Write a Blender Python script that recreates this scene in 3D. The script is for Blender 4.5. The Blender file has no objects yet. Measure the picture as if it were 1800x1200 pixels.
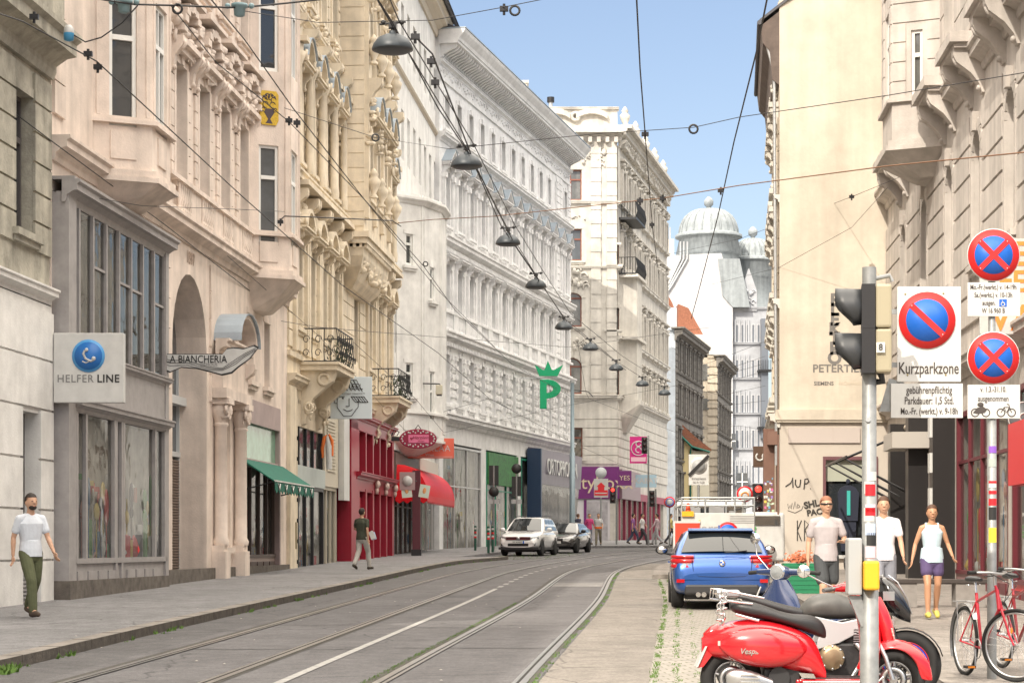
import bpy, bmesh, math, random
from mathutils import Vector, Matrix
R = math.radians
S = bpy.context.scene
COL = S.collection
random.seed(7)
# ---------------------------------------------------------------- camera, sky, sun
F = 3700.0                      # focal length in photo pixels (1800 wide)
EYE = 1.62
cam = bpy.data.cameras.new('camera'); co = bpy.data.objects.new('camera', cam); COL.objects.link(co)
cam.sensor_width = 36; cam.lens = F/1800*36; cam.shift_y = 0.2
cam.clip_end = 3000; cam.clip_start = 0.5
co.location = (0, 0, EYE); co.rotation_euler = (R(90), 0, 0)
S.camera = co
SUN_AZ, SUN_EL = 25, 38         # light travels towards +Y and a little +X
w = bpy.data.worlds.new('World'); S.world = w; w.use_nodes = True
nt = w.node_tree; bg = nt.nodes['Background']
sky = nt.nodes.new('ShaderNodeTexSky'); sky.sky_type = 'NISHITA'; sky.sun_disc = False
sky.sun_elevation = R(SUN_EL); sky.sun_rotation = R(180+SUN_AZ)
sky.air_density = 1.0; sky.dust_density = 1.6; sky.ozone_density = 2.5
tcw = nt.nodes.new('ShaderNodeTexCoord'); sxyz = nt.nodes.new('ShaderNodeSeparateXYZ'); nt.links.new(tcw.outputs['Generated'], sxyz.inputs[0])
overhead_fill = nt.nodes.new('ShaderNodeMapRange'); overhead_fill.inputs['From Min'].default_value = .32; overhead_fill.inputs['From Max'].default_value = .75; nt.links.new(sxyz.outputs[2], overhead_fill.inputs[0])
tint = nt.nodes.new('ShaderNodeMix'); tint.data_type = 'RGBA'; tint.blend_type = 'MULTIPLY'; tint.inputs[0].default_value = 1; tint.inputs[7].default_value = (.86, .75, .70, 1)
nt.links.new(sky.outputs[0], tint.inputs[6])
mixw = nt.nodes.new('ShaderNodeMix'); mixw.data_type = 'RGBA'; nt.links.new(overhead_fill.outputs[0], mixw.inputs[0]); nt.links.new(tint.outputs[2], mixw.inputs[6])
mixw.inputs[7].default_value = (20.5, 18.8, 16.4, 1)      # glow added to the sky overhead to lift the shaded sides
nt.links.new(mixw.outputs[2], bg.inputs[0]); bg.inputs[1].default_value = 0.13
sl = bpy.data.lights.new('sun', 'SUN'); sl.energy = 2.3; sl.angle = R(0.5); sl.color = (1, .91, .78)
so = bpy.data.objects.new('sun', sl); COL.objects.link(so)
d = Vector((math.sin(R(SUN_AZ))*math.cos(R(SUN_EL)), math.cos(R(SUN_AZ))*math.cos(R(SUN_EL)), -math.sin(R(SUN_EL))))
so.rotation_euler = d.to_track_quat('-Z', 'Y').to_euler(); so.location = (-20, -20, 40)
S.view_settings.view_transform = 'Standard'; S.view_settings.look = 'None'
S.view_settings.exposure = 0.85; S.view_settings.gamma = 1
S.cycles.max_bounces = 6; S.cycles.diffuse_bounces = 3; S.cycles.glossy_bounces = 3
S.cycles.transparent_max_bounces = 6; S.cycles.caustics_reflective = False; S.cycles.caustics_refractive = False
S.cycles.use_denoising = True

# ---------------------------------------------------------------- materials
_M = {}
def M(name, col=(.5, .5, .5), rough=.7, metal=0, noise=0, scale=3, bump=0, bscale=40, emit=0, coat=0, streak=0, spec=None, dirt=0, speck=0, cracks=0):
    if name in _M: return _M[name]
    m = bpy.data.materials.new(name); m.use_nodes = True; _M[name] = m
    t = m.node_tree; b = t.nodes['Principled BSDF']; L = t.links
    b.inputs['Base Color'].default_value = (*col, 1)
    b.inputs['Roughness'].default_value = rough; b.inputs['Metallic'].default_value = metal
    if coat: b.inputs['Coat Weight'].default_value = coat; b.inputs['Coat Roughness'].default_value = .05
    if spec is not None: b.inputs['Specular IOR Level'].default_value = spec
    if emit: b.inputs['Emission Color'].default_value = (*col, 1); b.inputs['Emission Strength'].default_value = emit
    tc = None
    def coord():
        nonlocal tc
        if not tc: tc = t.nodes.new('ShaderNodeNewGeometry')
        return tc.outputs['Position']
    cur = None
    def mixin(fac_out, lo, hi, kind='MULTIPLY'):
        nonlocal cur
        mr = t.nodes.new('ShaderNodeMapRange'); mr.inputs['To Min'].default_value = lo; mr.inputs['To Max'].default_value = hi
        mr.inputs['From Min'].default_value = .3; mr.inputs['From Max'].default_value = .7
        L.new(fac_out, mr.inputs['Value'])
        mx = t.nodes.new('ShaderNodeMix'); mx.data_type = 'RGBA'; mx.blend_type = kind; mx.inputs[0].default_value = 1
        if cur is None: mx.inputs[6].default_value = (*col, 1)
        else: L.new(cur, mx.inputs[6])
        cb = t.nodes.new('ShaderNodeCombineColor')
        for i in range(3): L.new(mr.outputs[0], cb.inputs[i])
        L.new(cb.outputs[0], mx.inputs[7]); cur = mx.outputs[2]
    if noise:
        n = t.nodes.new('ShaderNodeTexNoise'); n.inputs['Scale'].default_value = scale; n.inputs['Detail'].default_value = 6
        n.inputs['Roughness'].default_value = .65
        L.new(coord(), n.inputs['Vector']); mixin(n.outputs['Fac'], 1-noise, 1+noise*.35)
    if streak:
        mp = t.nodes.new('ShaderNodeMapping'); mp.inputs['Scale'].default_value = (2.2, 2.2, .16)
        L.new(coord(), mp.inputs['Vector'])
        n = t.nodes.new('ShaderNodeTexNoise'); n.inputs['Scale'].default_value = 1.3; n.inputs['Detail'].default_value = 5
        L.new(mp.outputs[0], n.inputs['Vector']); mixin(n.outputs['Fac'], 1-streak, 1.03)
    if dirt:
        n = t.nodes.new('ShaderNodeTexNoise'); n.inputs['Scale'].default_value = .45; n.inputs['Detail'].default_value = 9
        n.inputs['Roughness'].default_value = .7
        L.new(coord(), n.inputs['Vector']); mixin(n.outputs['Fac'], 1-dirt, 1.05)
    if speck:
        n = t.nodes.new('ShaderNodeTexNoise'); n.inputs['Scale'].default_value = 24; n.inputs['Detail'].default_value = 3; n.inputs['Roughness'].default_value = .8
        L.new(coord(), n.inputs['Vector']); mixin(n.outputs['Fac'], 1-speck, 1+speck)
    if cracks:
        n = t.nodes.new('ShaderNodeTexNoise'); n.inputs['Scale'].default_value = 1.4; n.inputs['Detail'].default_value = 5; L.new(coord(), n.inputs['Vector'])
        vm = t.nodes.new('ShaderNodeMix'); vm.data_type = 'VECTOR'; vm.inputs[0].default_value = .35; L.new(coord(), vm.inputs[4]); L.new(n.outputs['Color'], vm.inputs[5])
        vo = t.nodes.new('ShaderNodeTexVoronoi'); vo.feature = 'DISTANCE_TO_EDGE'; vo.inputs['Scale'].default_value = .42; L.new(vm.outputs[1], vo.inputs['Vector'])
        sc_ = t.nodes.new('ShaderNodeMath'); sc_.operation = 'MULTIPLY_ADD'; sc_.inputs[1].default_value = 60; sc_.inputs[2].default_value = .3; L.new(vo.outputs['Distance'], sc_.inputs[0]); mixin(sc_.outputs[0], 1-cracks, 1)
    if cur is not None: L.new(cur, b.inputs['Base Color'])
    if bump:
        n = t.nodes.new('ShaderNodeTexNoise'); n.inputs['Scale'].default_value = bscale; n.inputs['Detail'].default_value = 4
        L.new(coord(), n.inputs['Vector'])
        bp = t.nodes.new('ShaderNodeBump'); bp.inputs['Strength'].default_value = bump; bp.inputs['Distance'].default_value = .02
        L.new(n.outputs['Fac'], bp.inputs['Height']); L.new(bp.outputs[0], b.inputs['Normal'])
    return m
def stucco(name, col, streak=.22, **k): return M(name, col, .85, noise=.18, scale=1.7, bump=.3, bscale=25, streak=streak, dirt=.16, **k)
def glass(name='dark_glass', col=(.03, .035, .04), rough=.04):
    m = M(name, col, rough, spec=.9); t = m.node_tree; b = t.nodes['Principled BSDF']; b.inputs['IOR'].default_value = 1.9 if 'shop' in name else 1.6
    g = t.nodes.new('ShaderNodeNewGeometry'); n = t.nodes.new('ShaderNodeTexNoise'); n.inputs['Scale'].default_value = 1.1; n.inputs['Detail'].default_value = 2
    t.links.new(g.outputs['Position'], n.inputs['Vector']); bp = t.nodes.new('ShaderNodeBump'); bp.inputs['Strength'].default_value = .07; bp.inputs['Distance'].default_value = .15
    t.links.new(n.outputs['Fac'], bp.inputs['Height']); t.links.new(bp.outputs[0], b.inputs['Normal'])
    return m
def thin_glass(name, fac):
    m = glass(name + '_shop', (.05, .055, .055), .02); t = m.node_tree; b = t.nodes['Principled BSDF']; out = [n for n in t.nodes if n.type == 'OUTPUT_MATERIAL'][0]
    tr = t.nodes.new('ShaderNodeBsdfTransparent'); tr.inputs[0].default_value = (.97, .98, .97, 1); mx = t.nodes.new('ShaderNodeMixShader'); mx.inputs[0].default_value = fac
    t.links.new(tr.outputs[0], mx.inputs[1]); t.links.new(b.outputs[0], mx.inputs[2]); t.links.new(mx.outputs[0], out.inputs[0]); return m
PINK = stucco('pink_stucco', (.88, .76, .67)); YEL = stucco('yellow_stucco', (.88, .77, .60)); WHT = stucco('white_stucco', (.86, .85, .82), .1)
WHT4 = stucco('white_grey_stucco', (.86, .86, .86), .06); CRM = stucco('cream_stucco', (.70, .67, .61), .2)
STONE = M('old_stone', (.58, .55, .46), .9, noise=.35, scale=2.2, bump=.6, bscale=18, streak=.35, dirt=.3)
BEIGE = M('beige_render', (.65, .585, .485), .9, noise=.10, scale=.9, bump=.2, bscale=12, streak=.12, dirt=.14)
GREY1 = stucco('grey_beige_stucco', (.62, .57, .52), .25); LBLUE = stucco('pale_blue_render', (.68, .75, .82), .15)
GREYST = stucco('grey_stone', (.42, .40, .37), .35); YWALL = M('plain_yellow_render', (.80, .66, .36), .9, noise=.08, scale=1)
WFRAME = M('white_window_paint', (.80, .80, .77), .45); GFRAME = M('grey_window_paint', (.36, .35, .35), .5, noise=.15, scale=5)
BFRAME = M('brown_window_paint', (.25, .09, .06), .5); GLASS = glass(); SHOPGL = thin_glass('display_glass', .55)
METAL = M('galvanised_metal', (.5, .52, .53), .45, .6, noise=.2, scale=14); ZINC = M('zinc_sheet', (.36, .42, .48), .5, .3, noise=.15, scale=2)
BLACK = M('black_paint', (.015, .015, .017), .4); DARK = M('dark_interior', (.02, .02, .022), .9); IRON = M('wrought_iron', (.03, .032, .035), .5, .3)
TILE = M('red_roof_tiles', (.30, .12, .07), .85, noise=.35, scale=9, bump=.5, bscale=12); SLATE = M('dark_slate', (.09, .09, .10), .7, noise=.3, scale=6)
COPPER = M('grey_green_copper', (.34, .38, .40), .6, .1, noise=.2, scale=2, streak=.3)
REDP = M('crimson_shop_paint', (.30, .010, .028), .35, noise=.1, scale=4); REDS = M('sign_red', (.72, .02, .03), .35); BLUES = M('sign_blue', (.02, .12, .55), .35)
WHITES = M('sign_white', (.62, .62, .60), .4, noise=.10, scale=5, streak=.08); BLACKS = M('sign_black', (.02, .02, .02), .5); RUBBER = M('tyre_rubber', (.02, .02, .02), .8)
CHROME = M('chrome', (.8, .8, .8), .12, 1); ALU = M('brushed_aluminium', (.55, .56, .57), .35, .9)

# ---------------------------------------------------------------- mesh helpers
class MB:
    def __init__(s, M4=None): s.v = []; s.f = []; s.mi = []; s.m = 0; s.mats = []; s.T = M4; s.sm = []; s.smooth = False
    def use(s, mat):
        if mat not in s.mats: s.mats.append(mat)
        s.m = s.mats.index(mat); return s
    def add(s, vs, fs, smooth=None):
        o = len(s.v)
        if s.T is not None: vs = [tuple(s.T @ Vector(p)) for p in vs]
        s.v += [tuple(p) for p in vs]
        for f in fs: s.f.append([i+o for i in f]); s.mi.append(s.m); s.sm.append(s.smooth if smooth is None else smooth)
        return s
    def box(s, x0, x1, y0, y1, z0, z1):
        if x0 > x1: x0, x1 = x1, x0
        if y0 > y1: y0, y1 = y1, y0
        if z0 > z1: z0, z1 = z1, z0
        return s.add([(x0,y0,z0),(x1,y0,z0),(x1,y1,z0),(x0,y1,z0),(x0,y0,z1),(x1,y0,z1),(x1,y1,z1),(x0,y1,z1)],
            [(3,2,1,0),(4,5,6,7),(0,1,5,4),(1,2,6,5),(2,3,7,6),(3,0,4,7)])
    def quad(s, a, b, c, d): return s.add([a, b, c, d], [(0, 1, 2, 3)])
    def poly(s, pts): return s.add(pts, [tuple(range(len(pts)))])
    def prism(s, poly, axis, a, b):
        # poly: 2-D points; axis 'x','y','z' is the extrusion direction
        def p(q, t): return {'x': (t, q[0], q[1]), 'y': (q[0], t, q[1]), 'z': (q[0], q[1], t)}[axis]
        n = len(poly); vs = [p(q, a) for q in poly]+[p(q, b) for q in poly]
        fs = [(i, (i+1) % n, n+(i+1) % n, n+i) for i in range(n)]+[tuple(range(n))[::-1], tuple(range(n, 2*n))]
        return s.add(vs, fs)
    def ringloft(s, rings, cap=True, smooth=True):
        n = len(rings[0]); vs = [p for r in rings for p in r]; fs = []
        for k in range(len(rings)-1):
            for i in range(n): fs.append((k*n+i, k*n+(i+1) % n, (k+1)*n+(i+1) % n, (k+1)*n+i))
        s.add(vs, fs, smooth)
        if cap: s.add(rings[0], [tuple(range(n))[::-1]], False); s.add(rings[-1], [tuple(range(n))], False)
        return s
    def tube(s, pts, r, n=6, cap=True):
        pts = [Vector(p) for p in pts]; rs = r if isinstance(r, (list, tuple)) else [r]*len(pts)
        rings = []; prev = None
        for i, p in enumerate(pts):
            t = (pts[min(i+1, len(pts)-1)]-pts[max(i-1, 0)]);
            if t.length < 1e-9: t = Vector((0, 0, 1))
            t.normalize()
            if prev is None:
                a = Vector((0, 0, 1)) if abs(t.z) < .9 else Vector((1, 0, 0)); u = t.cross(a).normalized()
            else: u = (prev-t*prev.dot(t)).normalized()
            prev = u; w_ = t.cross(u)
            rings.append([tuple(p+(u*math.cos(2*math.pi*k/n)+w_*math.sin(2*math.pi*k/n))*rs[i]) for k in range(n)])
        return s.ringloft(rings, cap)
    def cyl(s, a, b, r, n=12, r2=None): return s.tube([a, b], [r, r if r2 is None else r2], n)
    def lathe(s, prof, c=(0, 0, 0), n=16, axis='z'):
        rings = []
        for r, h in prof:
            ring = []
            for k in range(n):
                a = 2*math.pi*k/n; x, y = max(r, 1e-4)*math.cos(a), max(r, 1e-4)*math.sin(a)
                q = {'z': (x, y, h), 'x': (h, x, y), 'y': (x, h, y)}[axis]
                ring.append((c[0]+q[0], c[1]+q[1], c[2]+q[2]))
            rings.append(ring)
        return s.ringloft(rings)
    def ball(s, c, r, n=8, k=6):
        rx, ry, rz = r if isinstance(r, (tuple, list)) else (r, r, r)
        rings = []
        for j in range(k+1):
            ph = -math.pi/2+math.pi*j/k; cr = max(math.cos(ph), .02)
            rings.append([(c[0]+rx*cr*math.cos(2*math.pi*i/n), c[1]+ry*cr*math.sin(2*math.pi*i/n), c[2]+rz*math.sin(ph)) for i in range(n)])
        return s.ringloft(rings)
    def torus(s, c, R_, r, axis='x', n=20, k=6, a0=0, a1=2*math.pi):
        pts = []
        full = abs(a1-a0-2*math.pi) < 1e-6; m = n if full else n+1
        rings = []
        for i in range(m):
            a = a0+(a1-a0)*i/n; ring = []
            for j in range(k):
                b = 2*math.pi*j/k; rr = R_+r*math.cos(b); h = r*math.sin(b)
                q = {'x': (h, rr*math.cos(a), rr*math.sin(a)), 'y': (rr*math.cos(a), h, rr*math.sin(a)), 'z': (rr*math.cos(a), rr*math.sin(a), h)}[axis]
                ring.append((c[0]+q[0], c[1]+q[1], c[2]+q[2]))
            rings.append(ring)
        if full: rings.append(rings[0])
        return s.ringloft(rings, cap=not full)
    def mesh(s, name, mat=None):
        me = bpy.data.meshes.new(name); me.from_pydata(s.v, [], s.f)
        mats = s.mats or [mat]
        for m in mats: me.materials.append(m)
        if len(mats) > 1: me.polygons.foreach_set('material_index', s.mi)
        me.polygons.foreach_set('use_smooth', s.sm); me.update()
        return me
    def build(s, name, mat=None, parent=None, fix=True, **k):
        me = s.mesh(name, mat)
        if fix:
            bm = bmesh.new(); bm.from_mesh(me); bmesh.ops.recalc_face_normals(bm, faces=bm.faces); bm.to_mesh(me); bm.free()
        return put(name, me, parent, **k)
def put(name, me, parent=None, label=None, cat=None, group=None, kind=None, loc=None, rot=None):
    o = bpy.data.objects.new(name, me); COL.objects.link(o); o.parent = parent
    if loc is not None: o.location = loc
    if rot is not None: o.rotation_euler = rot
    if label: o['label'] = label
    if cat: o['category'] = cat
    if group: o['group'] = group
    if kind: o['kind'] = kind
    return o
def thing(name, label, cat, loc=(0, 0, 0), rz=0, group=None):
    return put(name, None, None, label, cat, group, None, loc, (0, 0, rz))
def copy_tree(o, parent=None, loc=None, rz=None, label=None, group=None):
    c = o.copy(); COL.objects.link(c); c.parent = parent
    if loc is not None: c.location = loc
    if rz is not None: c.rotation_euler = (0, 0, rz)
    if label: c['label'] = label
    if group: c['group'] = group
    for ch in list(o.children): copy_tree(ch, c)
    return c
def bev(o, wd=.02, seg=2, ang=40):
    m = o.modifiers.new('bevel', 'BEVEL'); m.width = wd; m.segments = seg; m.limit_method = 'ANGLE'; m.angle_limit = R(ang); return o
def subsurf(o, n=1):
    m = o.modifiers.new('sub', 'SUBSURF'); m.levels = n; m.render_levels = n; return o
def winpart(parent, T, a, b, c, d, y, frame, pane, bar=True):
    mb = MB(T).use(frame); f = .09
    for q in ((a, a+f, c, d), (b-f, b, c, d), (a+f, b-f, c, c+f), (a+f, b-f, d-f, d)): mb.box(q[0], q[1], y-.05, y, q[2], q[3])
    if bar: mb.box((a+b)/2-.035, (a+b)/2+.035, y-.045, y, c+f, d-f); mb.box(a+f, b-f, y-.047, y, c+(d-c)*.66, c+(d-c)*.66+.06)
    o = mb.build('window', None, parent); p = MB(T); p.quad((a, y-.01, c), (b, y-.01, c), (b, y-.01, d), (a, y-.01, d)); p.build('pane', pane, o, fix=False); return o
def text(name, s, size, mat, parent=None, loc=(0, 0, 0), rot=(R(90), 0, 0), ext=.004, align='CENTER', sx=1, space=1, bold=0, shear=0, **k):
    cu = bpy.data.curves.new(name, 'FONT'); cu.body = s; cu.size = size; cu.align_x = align; cu.align_y = 'CENTER'
    cu.extrude = ext; cu.space_character = space; cu.offset = bold; cu.resolution_u = 3; cu.shear = shear
    o = bpy.data.objects.new(name, cu); dg = bpy.context.evaluated_depsgraph_get()
    me = bpy.data.meshes.new_from_object(o.evaluated_get(dg) if False else o)
    bpy.data.objects.remove(o); bpy.data.curves.remove(cu)
    me.materials.clear(); me.materials.append(mat)
    o = put(name, me, parent, loc=loc, rot=rot, **k); o.scale = (sx, 1, 1); return o
def G(Y): return .0135*Y if Y < 190 else .0135*190
def at(px, py, s): return Vector(((px-900)/s, F/s, EYE+(960-py)/s))
def X_(px, s): return (px-900)/s
def interp(pts, y):
    # Catmull-Rom style smooth interpolation
    if y <= pts[0][0]: a, b = pts[0], pts[1]; return a[1]+(b[1]-a[1])*(y-a[0])/(b[0]-a[0])
    if y >= pts[-1][0]: a, b = pts[-2], pts[-1]; return a[1]+(b[1]-a[1])*(y-a[0])/(b[0]-a[0])
    for i in range(len(pts)-1):
        if pts[i][0] <= y <= pts[i+1][0]:
            p1, p2 = pts[i], pts[i+1]; p0 = pts[i-1] if i else p1; p3 = pts[i+2] if i+2 < len(pts) else p2
            t = (y-p1[0])/(p2[0]-p1[0]); d = p2[0]-p1[0]
            m1 = (p2[1]-p0[1])/(p2[0]-p0[0])*d; m2 = (p3[1]-p1[1])/(p3[0]-p1[0])*d
            return (2*t**3-3*t**2+1)*p1[1]+(t**3-2*t*t+t)*m1+(-2*t**3+3*t*t)*p2[1]+(t**3-t*t)*m2

# ---------------------------------------------------------------- ground
TA = [(-30,-7.4),(0,-5.1),(20.7,-3.67),(39.2,-2.44),(50,-1.72),(61.2,-.93),(70.5,.12),(80,1.5),(90,3.2),(97,4.7),(103,6.6),(108,9.4),(112,13.5),(118,22),(200,60)]
TB = [(-30,-4.4),(0,-2.1),(20.7,-.6),(40.8,.97),(58.2,2.06),(65.2,2.65),(72.2,3.58),(85.6,6.0),(92,8.2),(98,11.3),(103,15.3),(109,23),(200,70)]
KL = [(-30,-9.2),(0,-6.9),(22.2,-5.4),(29.5,-5.0),(47.2,-3.83),(73,-2.0),(80,-.6),(82,-.15)]
KR = [(-30,.2),(0,2.4),(20.7,4.05),(37,5.2),(52,6.2)]
ga = lambda Y: G(Y)
def strip(mb, fa, fb, ya, yb, z, n=None, step=1.0):
    n = max(1, int((yb-ya)/step)); pts = [ya+(yb-ya)*i/n for i in range(n+1)]
    vs = [];
    for y in pts: vs += [(fa(y), y, G(y)+z), (fb(y), y, G(y)+z)]
    mb.add(vs, [(2*i, 2*i+1, 2*i+3, 2*i+2) for i in range(n)])
def wallstrip(mb, f, ya, yb, z0, z1, step=1.0):
    n = max(1, int((yb-ya)/step)); pts = [ya+(yb-ya)*i/n for i in range(n+1)]; vs = []
    for y in pts: vs += [(f(y), y, G(y)+z0), (f(y), y, G(y)+z1)]
    mb.add(vs, [(2*i, 2*i+1, 2*i+3, 2*i+2) for i in range(n)])
def asphalt(name, col, **k): return M(name, col, .9, noise=.28, scale=3.5, bump=.7, bscale=60, dirt=.34, speck=.34, cracks=.5, **k)
ASP = asphalt('road_asphalt', (.135, .130, .132)); ASP2 = asphalt('lane_asphalt', (.26, .235, .21)); PAVE = asphalt('pavement_asphalt', (.245, .24, .245))
PAVER = asphalt('right_pavement', (.30, .27, .245)); KERB = M('granite_kerb', (.30, .27, .24), .9, noise=.4, scale=6, bump=.6, bscale=30, dirt=.3)
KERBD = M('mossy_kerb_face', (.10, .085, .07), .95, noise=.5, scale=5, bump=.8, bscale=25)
def cobbles():
    m = M('cobble_setts', (.3, .28, .25), .85, bump=0)
    t = m.node_tree; b = t.nodes['Principled BSDF']; L = t.links
    g = t.nodes.new('ShaderNodeNewGeometry'); mp = t.nodes.new('ShaderNodeMapping'); mp.inputs['Rotation'].default_value = (0, 0, R(-94.5+90))
    L.new(g.outputs['Position'], mp.inputs['Vector'])
    br = t.nodes.new('ShaderNodeTexBrick'); br.inputs['Scale'].default_value = 1; br.inputs['Brick Width'].default_value = .19
    br.inputs['Row Height'].default_value = .17; br.inputs['Mortar Size'].default_value = .011; br.inputs['Mortar Smooth'].default_value = .3
    br.inputs['Color1'].default_value = (.32, .295, .265, 1); br.inputs['Color2'].default_value = (.235, .22, .20, 1); br.inputs['Mortar'].default_value = (.15, .14, .10, 1)
    L.new(mp.outputs[0], br.inputs['Vector']); L.new(br.outputs['Color'], b.inputs['Base Color'])
    bp = t.nodes.new('ShaderNodeBump'); bp.invert = True; bp.inputs['Distance'].default_value = .02; bp.inputs['Strength'].default_value = .6
    L.new(br.outputs['Fac'], bp.inputs['Height']); L.new(bp.outputs[0], b.inputs['Normal'])
    return m
COB = cobbles()
mb = MB()
ys = [-60+10*i for i in range(26)]+[190, 260, 400, 800, 1500]; ys = sorted(set(ys)); xs = [-1500, -300, -60, -20, 0, 20, 60, 300, 1500]
vs = [(x, y, G(y)-.03) for y in ys for x in xs]; n = len(xs)
mb.add(vs, [(j*n+i, j*n+i+1, (j+1)*n+i+1, (j+1)*n+i) for j in range(len(ys)-1) for i in range(n-1)])
mb.build('ground', asphalt('ground_asphalt', (.2, .19, .18)), kind='structure')
kl = lambda y: interp(KL, min(y, 82)) if y < 82 else -.15
kr = lambda y: interp(KR, y)
ta = lambda y: interp(TA, y); tb = lambda y: interp(TB, y)
mb = MB(); strip(mb, lambda y: kl(y)-.05 if y < 82 else -6+.3*(y-82), lambda y: tb(y)+1.9, -30, 190, 0); mb.build('road', ASP, kind='structure')
mb = MB(); strip(mb, lambda y: tb(y)+.86, lambda y: tb(y)+1.95, -30, 75, .004)
mb.build('road_lane', ASP2, kind='structure')
mb = MB(); strip(mb, lambda y: tb(y)+1.95, lambda y: kr(y)+.02, -30, 56, .004); mb.build('cobbled_parking_lane', COB, kind='structure')
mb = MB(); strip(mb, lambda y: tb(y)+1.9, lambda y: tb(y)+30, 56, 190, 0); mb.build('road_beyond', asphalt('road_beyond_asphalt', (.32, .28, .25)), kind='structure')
# concrete slab joints between the rails (dark lines) and darker track bed
mb = MB(); strip(mb, lambda y: ta(y)-1.05, lambda y: tb(y)+.84, -30, 100, .004); mb.build('tram_track_bed', asphalt('track_concrete', (.155, .149, .153)), kind='structure')
mb = MB(); y = 3.0
while y < 80:
    for (f, a, b) in ((ta, -1.0, 1.35), (tb, -1.3, .82)):
        yy = y+random.uniform(-.3, .3); x0, x1 = f(yy)+a, f(yy)+b; m_ = .012
        mb.add([(x0, yy, G(yy)+.008), (x1, yy-.05, G(yy)+.008), (x1, yy-.05+.05, G(yy)+.008), (x0, yy+.05, G(yy)+.008)], [(0, 1, 2, 3)])
    y += 5.8
mb.build('slab_joints', M('joint_tar', (.03, .03, .03), .9), kind='structure')
STEEL = M('rail_steel', (.40, .385, .37), .3, .8, noise=.25, scale=8); GROOVE = M('rail_groove', (.03, .028, .025), .9)
for f, lab in ((ta, 'tram track in the lane beside the left pavement'), (tb, 'tram track in the lane nearest the parked scooter')):
    tr = thing('tram_track', lab, 'tram track', (0, 0, 0), 0, 'pair of tram tracks')
    for sgn in (-1, 1):
        off = .7175*sgn
        mb = MB(); strip(mb, lambda y: f(y)+off-.035, lambda y: f(y)+off+.035, -30, 150, .016)
        wallstrip(mb, lambda y: f(y)+off-.035, -30, 150, 0, .016); rl = mb.build('rail', STEEL, tr, fix=False)
        g_ = MB(); strip(g_, lambda y: f(y)+off-sgn*.035-.028, lambda y: f(y)+off-sgn*.035+.028, -30, 150, .012); g_.build('groove', GROOVE, rl, fix=False)
        mb = MB(); strip(mb, lambda y: f(y)+off-sgn*.085-.022, lambda y: f(y)+off-sgn*.085+.02, -30, 150, .017); mb.build('guard_flange', STEEL, rl, fix=False)
        mb = MB(); strip(mb, lambda y: f(y)+off-.085*1-.05, lambda y: f(y)+off-.035, -30, 120, .010) if sgn < 0 else strip(mb, lambda y: f(y)+off+.035, lambda y: f(y)+off+.085, -30, 120, .010)
        mb.build('tar_seam', M('seam_tar', (.07, .065, .055), .9, noise=.3, scale=5), rl, fix=False)
# painted lane line
WL = M('worn_road_paint', (.40, .39, .375), .8, noise=.45, scale=9)
mid = lambda y: (ta(y)*.53+tb(y)*.47)-.05
mb = MB(); strip(mb, lambda y: mid(y)-.05, lambda y: mid(y)+.05, -10, 48, .012)
y = 49
while y < 80: strip(mb, lambda t: mid(t)-.06, lambda t: mid(t)+.06, y, y+.9, .012, step=.5); y += 2
strip(mb, lambda t: mid(t)-.06, lambda t: mid(t)+.06, 84, 110, .012)
mb.build('lane_marking', WL, kind='structure')
mb = MB(); strip(mb, lambda y: tb(y)+.9, lambda y: tb(y)+1.95, 55.6, 55.9, .012, step=.3); mb.build('stop_line', WL, kind='structure')
mb = MB(); strip(mb, lambda y: tb(y)-.6, lambda y: tb(y)+.6, 49.5, 52.5, .010, step=1); mb.build('road_patch', asphalt('pale_patch', (.27, .26, .255)), kind='structure')
# pavements
lw = lambda y: -11.39+.0757*y-.1
mb = MB(); strip(mb, lambda y: lw(y)-.6, lambda y: kl(y)-.22, -30, 80, .12)
strip(mb, lambda y: lw(y)-.6, lambda y: -2.3+.13*(y-80), 80, 120, .12)
mb.add([(-2.4, 80, G(80)+.12), (kl(80)-.22, 80, G(80)+.12), (kl(81.9)-.3, 81.9, G(82)+.12), (-2.2, 82.2, G(82)+.12)], [(0, 1, 2, 3)])
wallstrip(mb, lambda y: -2.3+.13*(y-80), 81, 120, 0, .12)
mb.build('left_pavement', PAVE, kind='structure', fix=False)
mb = MB(); mb.use(KERB); strip(mb, lambda y: kl(y)-.24, lambda y: kl(y), -30, 82, .125, step=1)
mb.quad((-2.5, 82.0, G(82)+.125), (kl(82), 82.0, G(82)+.125), (kl(82), 82.2, G(82)+.125), (-2.5, 82.2, G(82)+.125))
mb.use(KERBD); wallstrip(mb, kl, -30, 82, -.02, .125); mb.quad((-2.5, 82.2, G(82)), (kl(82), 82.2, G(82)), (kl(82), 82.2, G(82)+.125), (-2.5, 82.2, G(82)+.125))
y = -29.5
while y < 81: # joints of the kerb stones
    mb.box(kl(y)-.24, kl(y)+.004, y, y+.02, G(y)+.02, G(y)+.128); y += 1.5
mb.build('left_kerb', None, kind='structure', fix=False)
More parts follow.
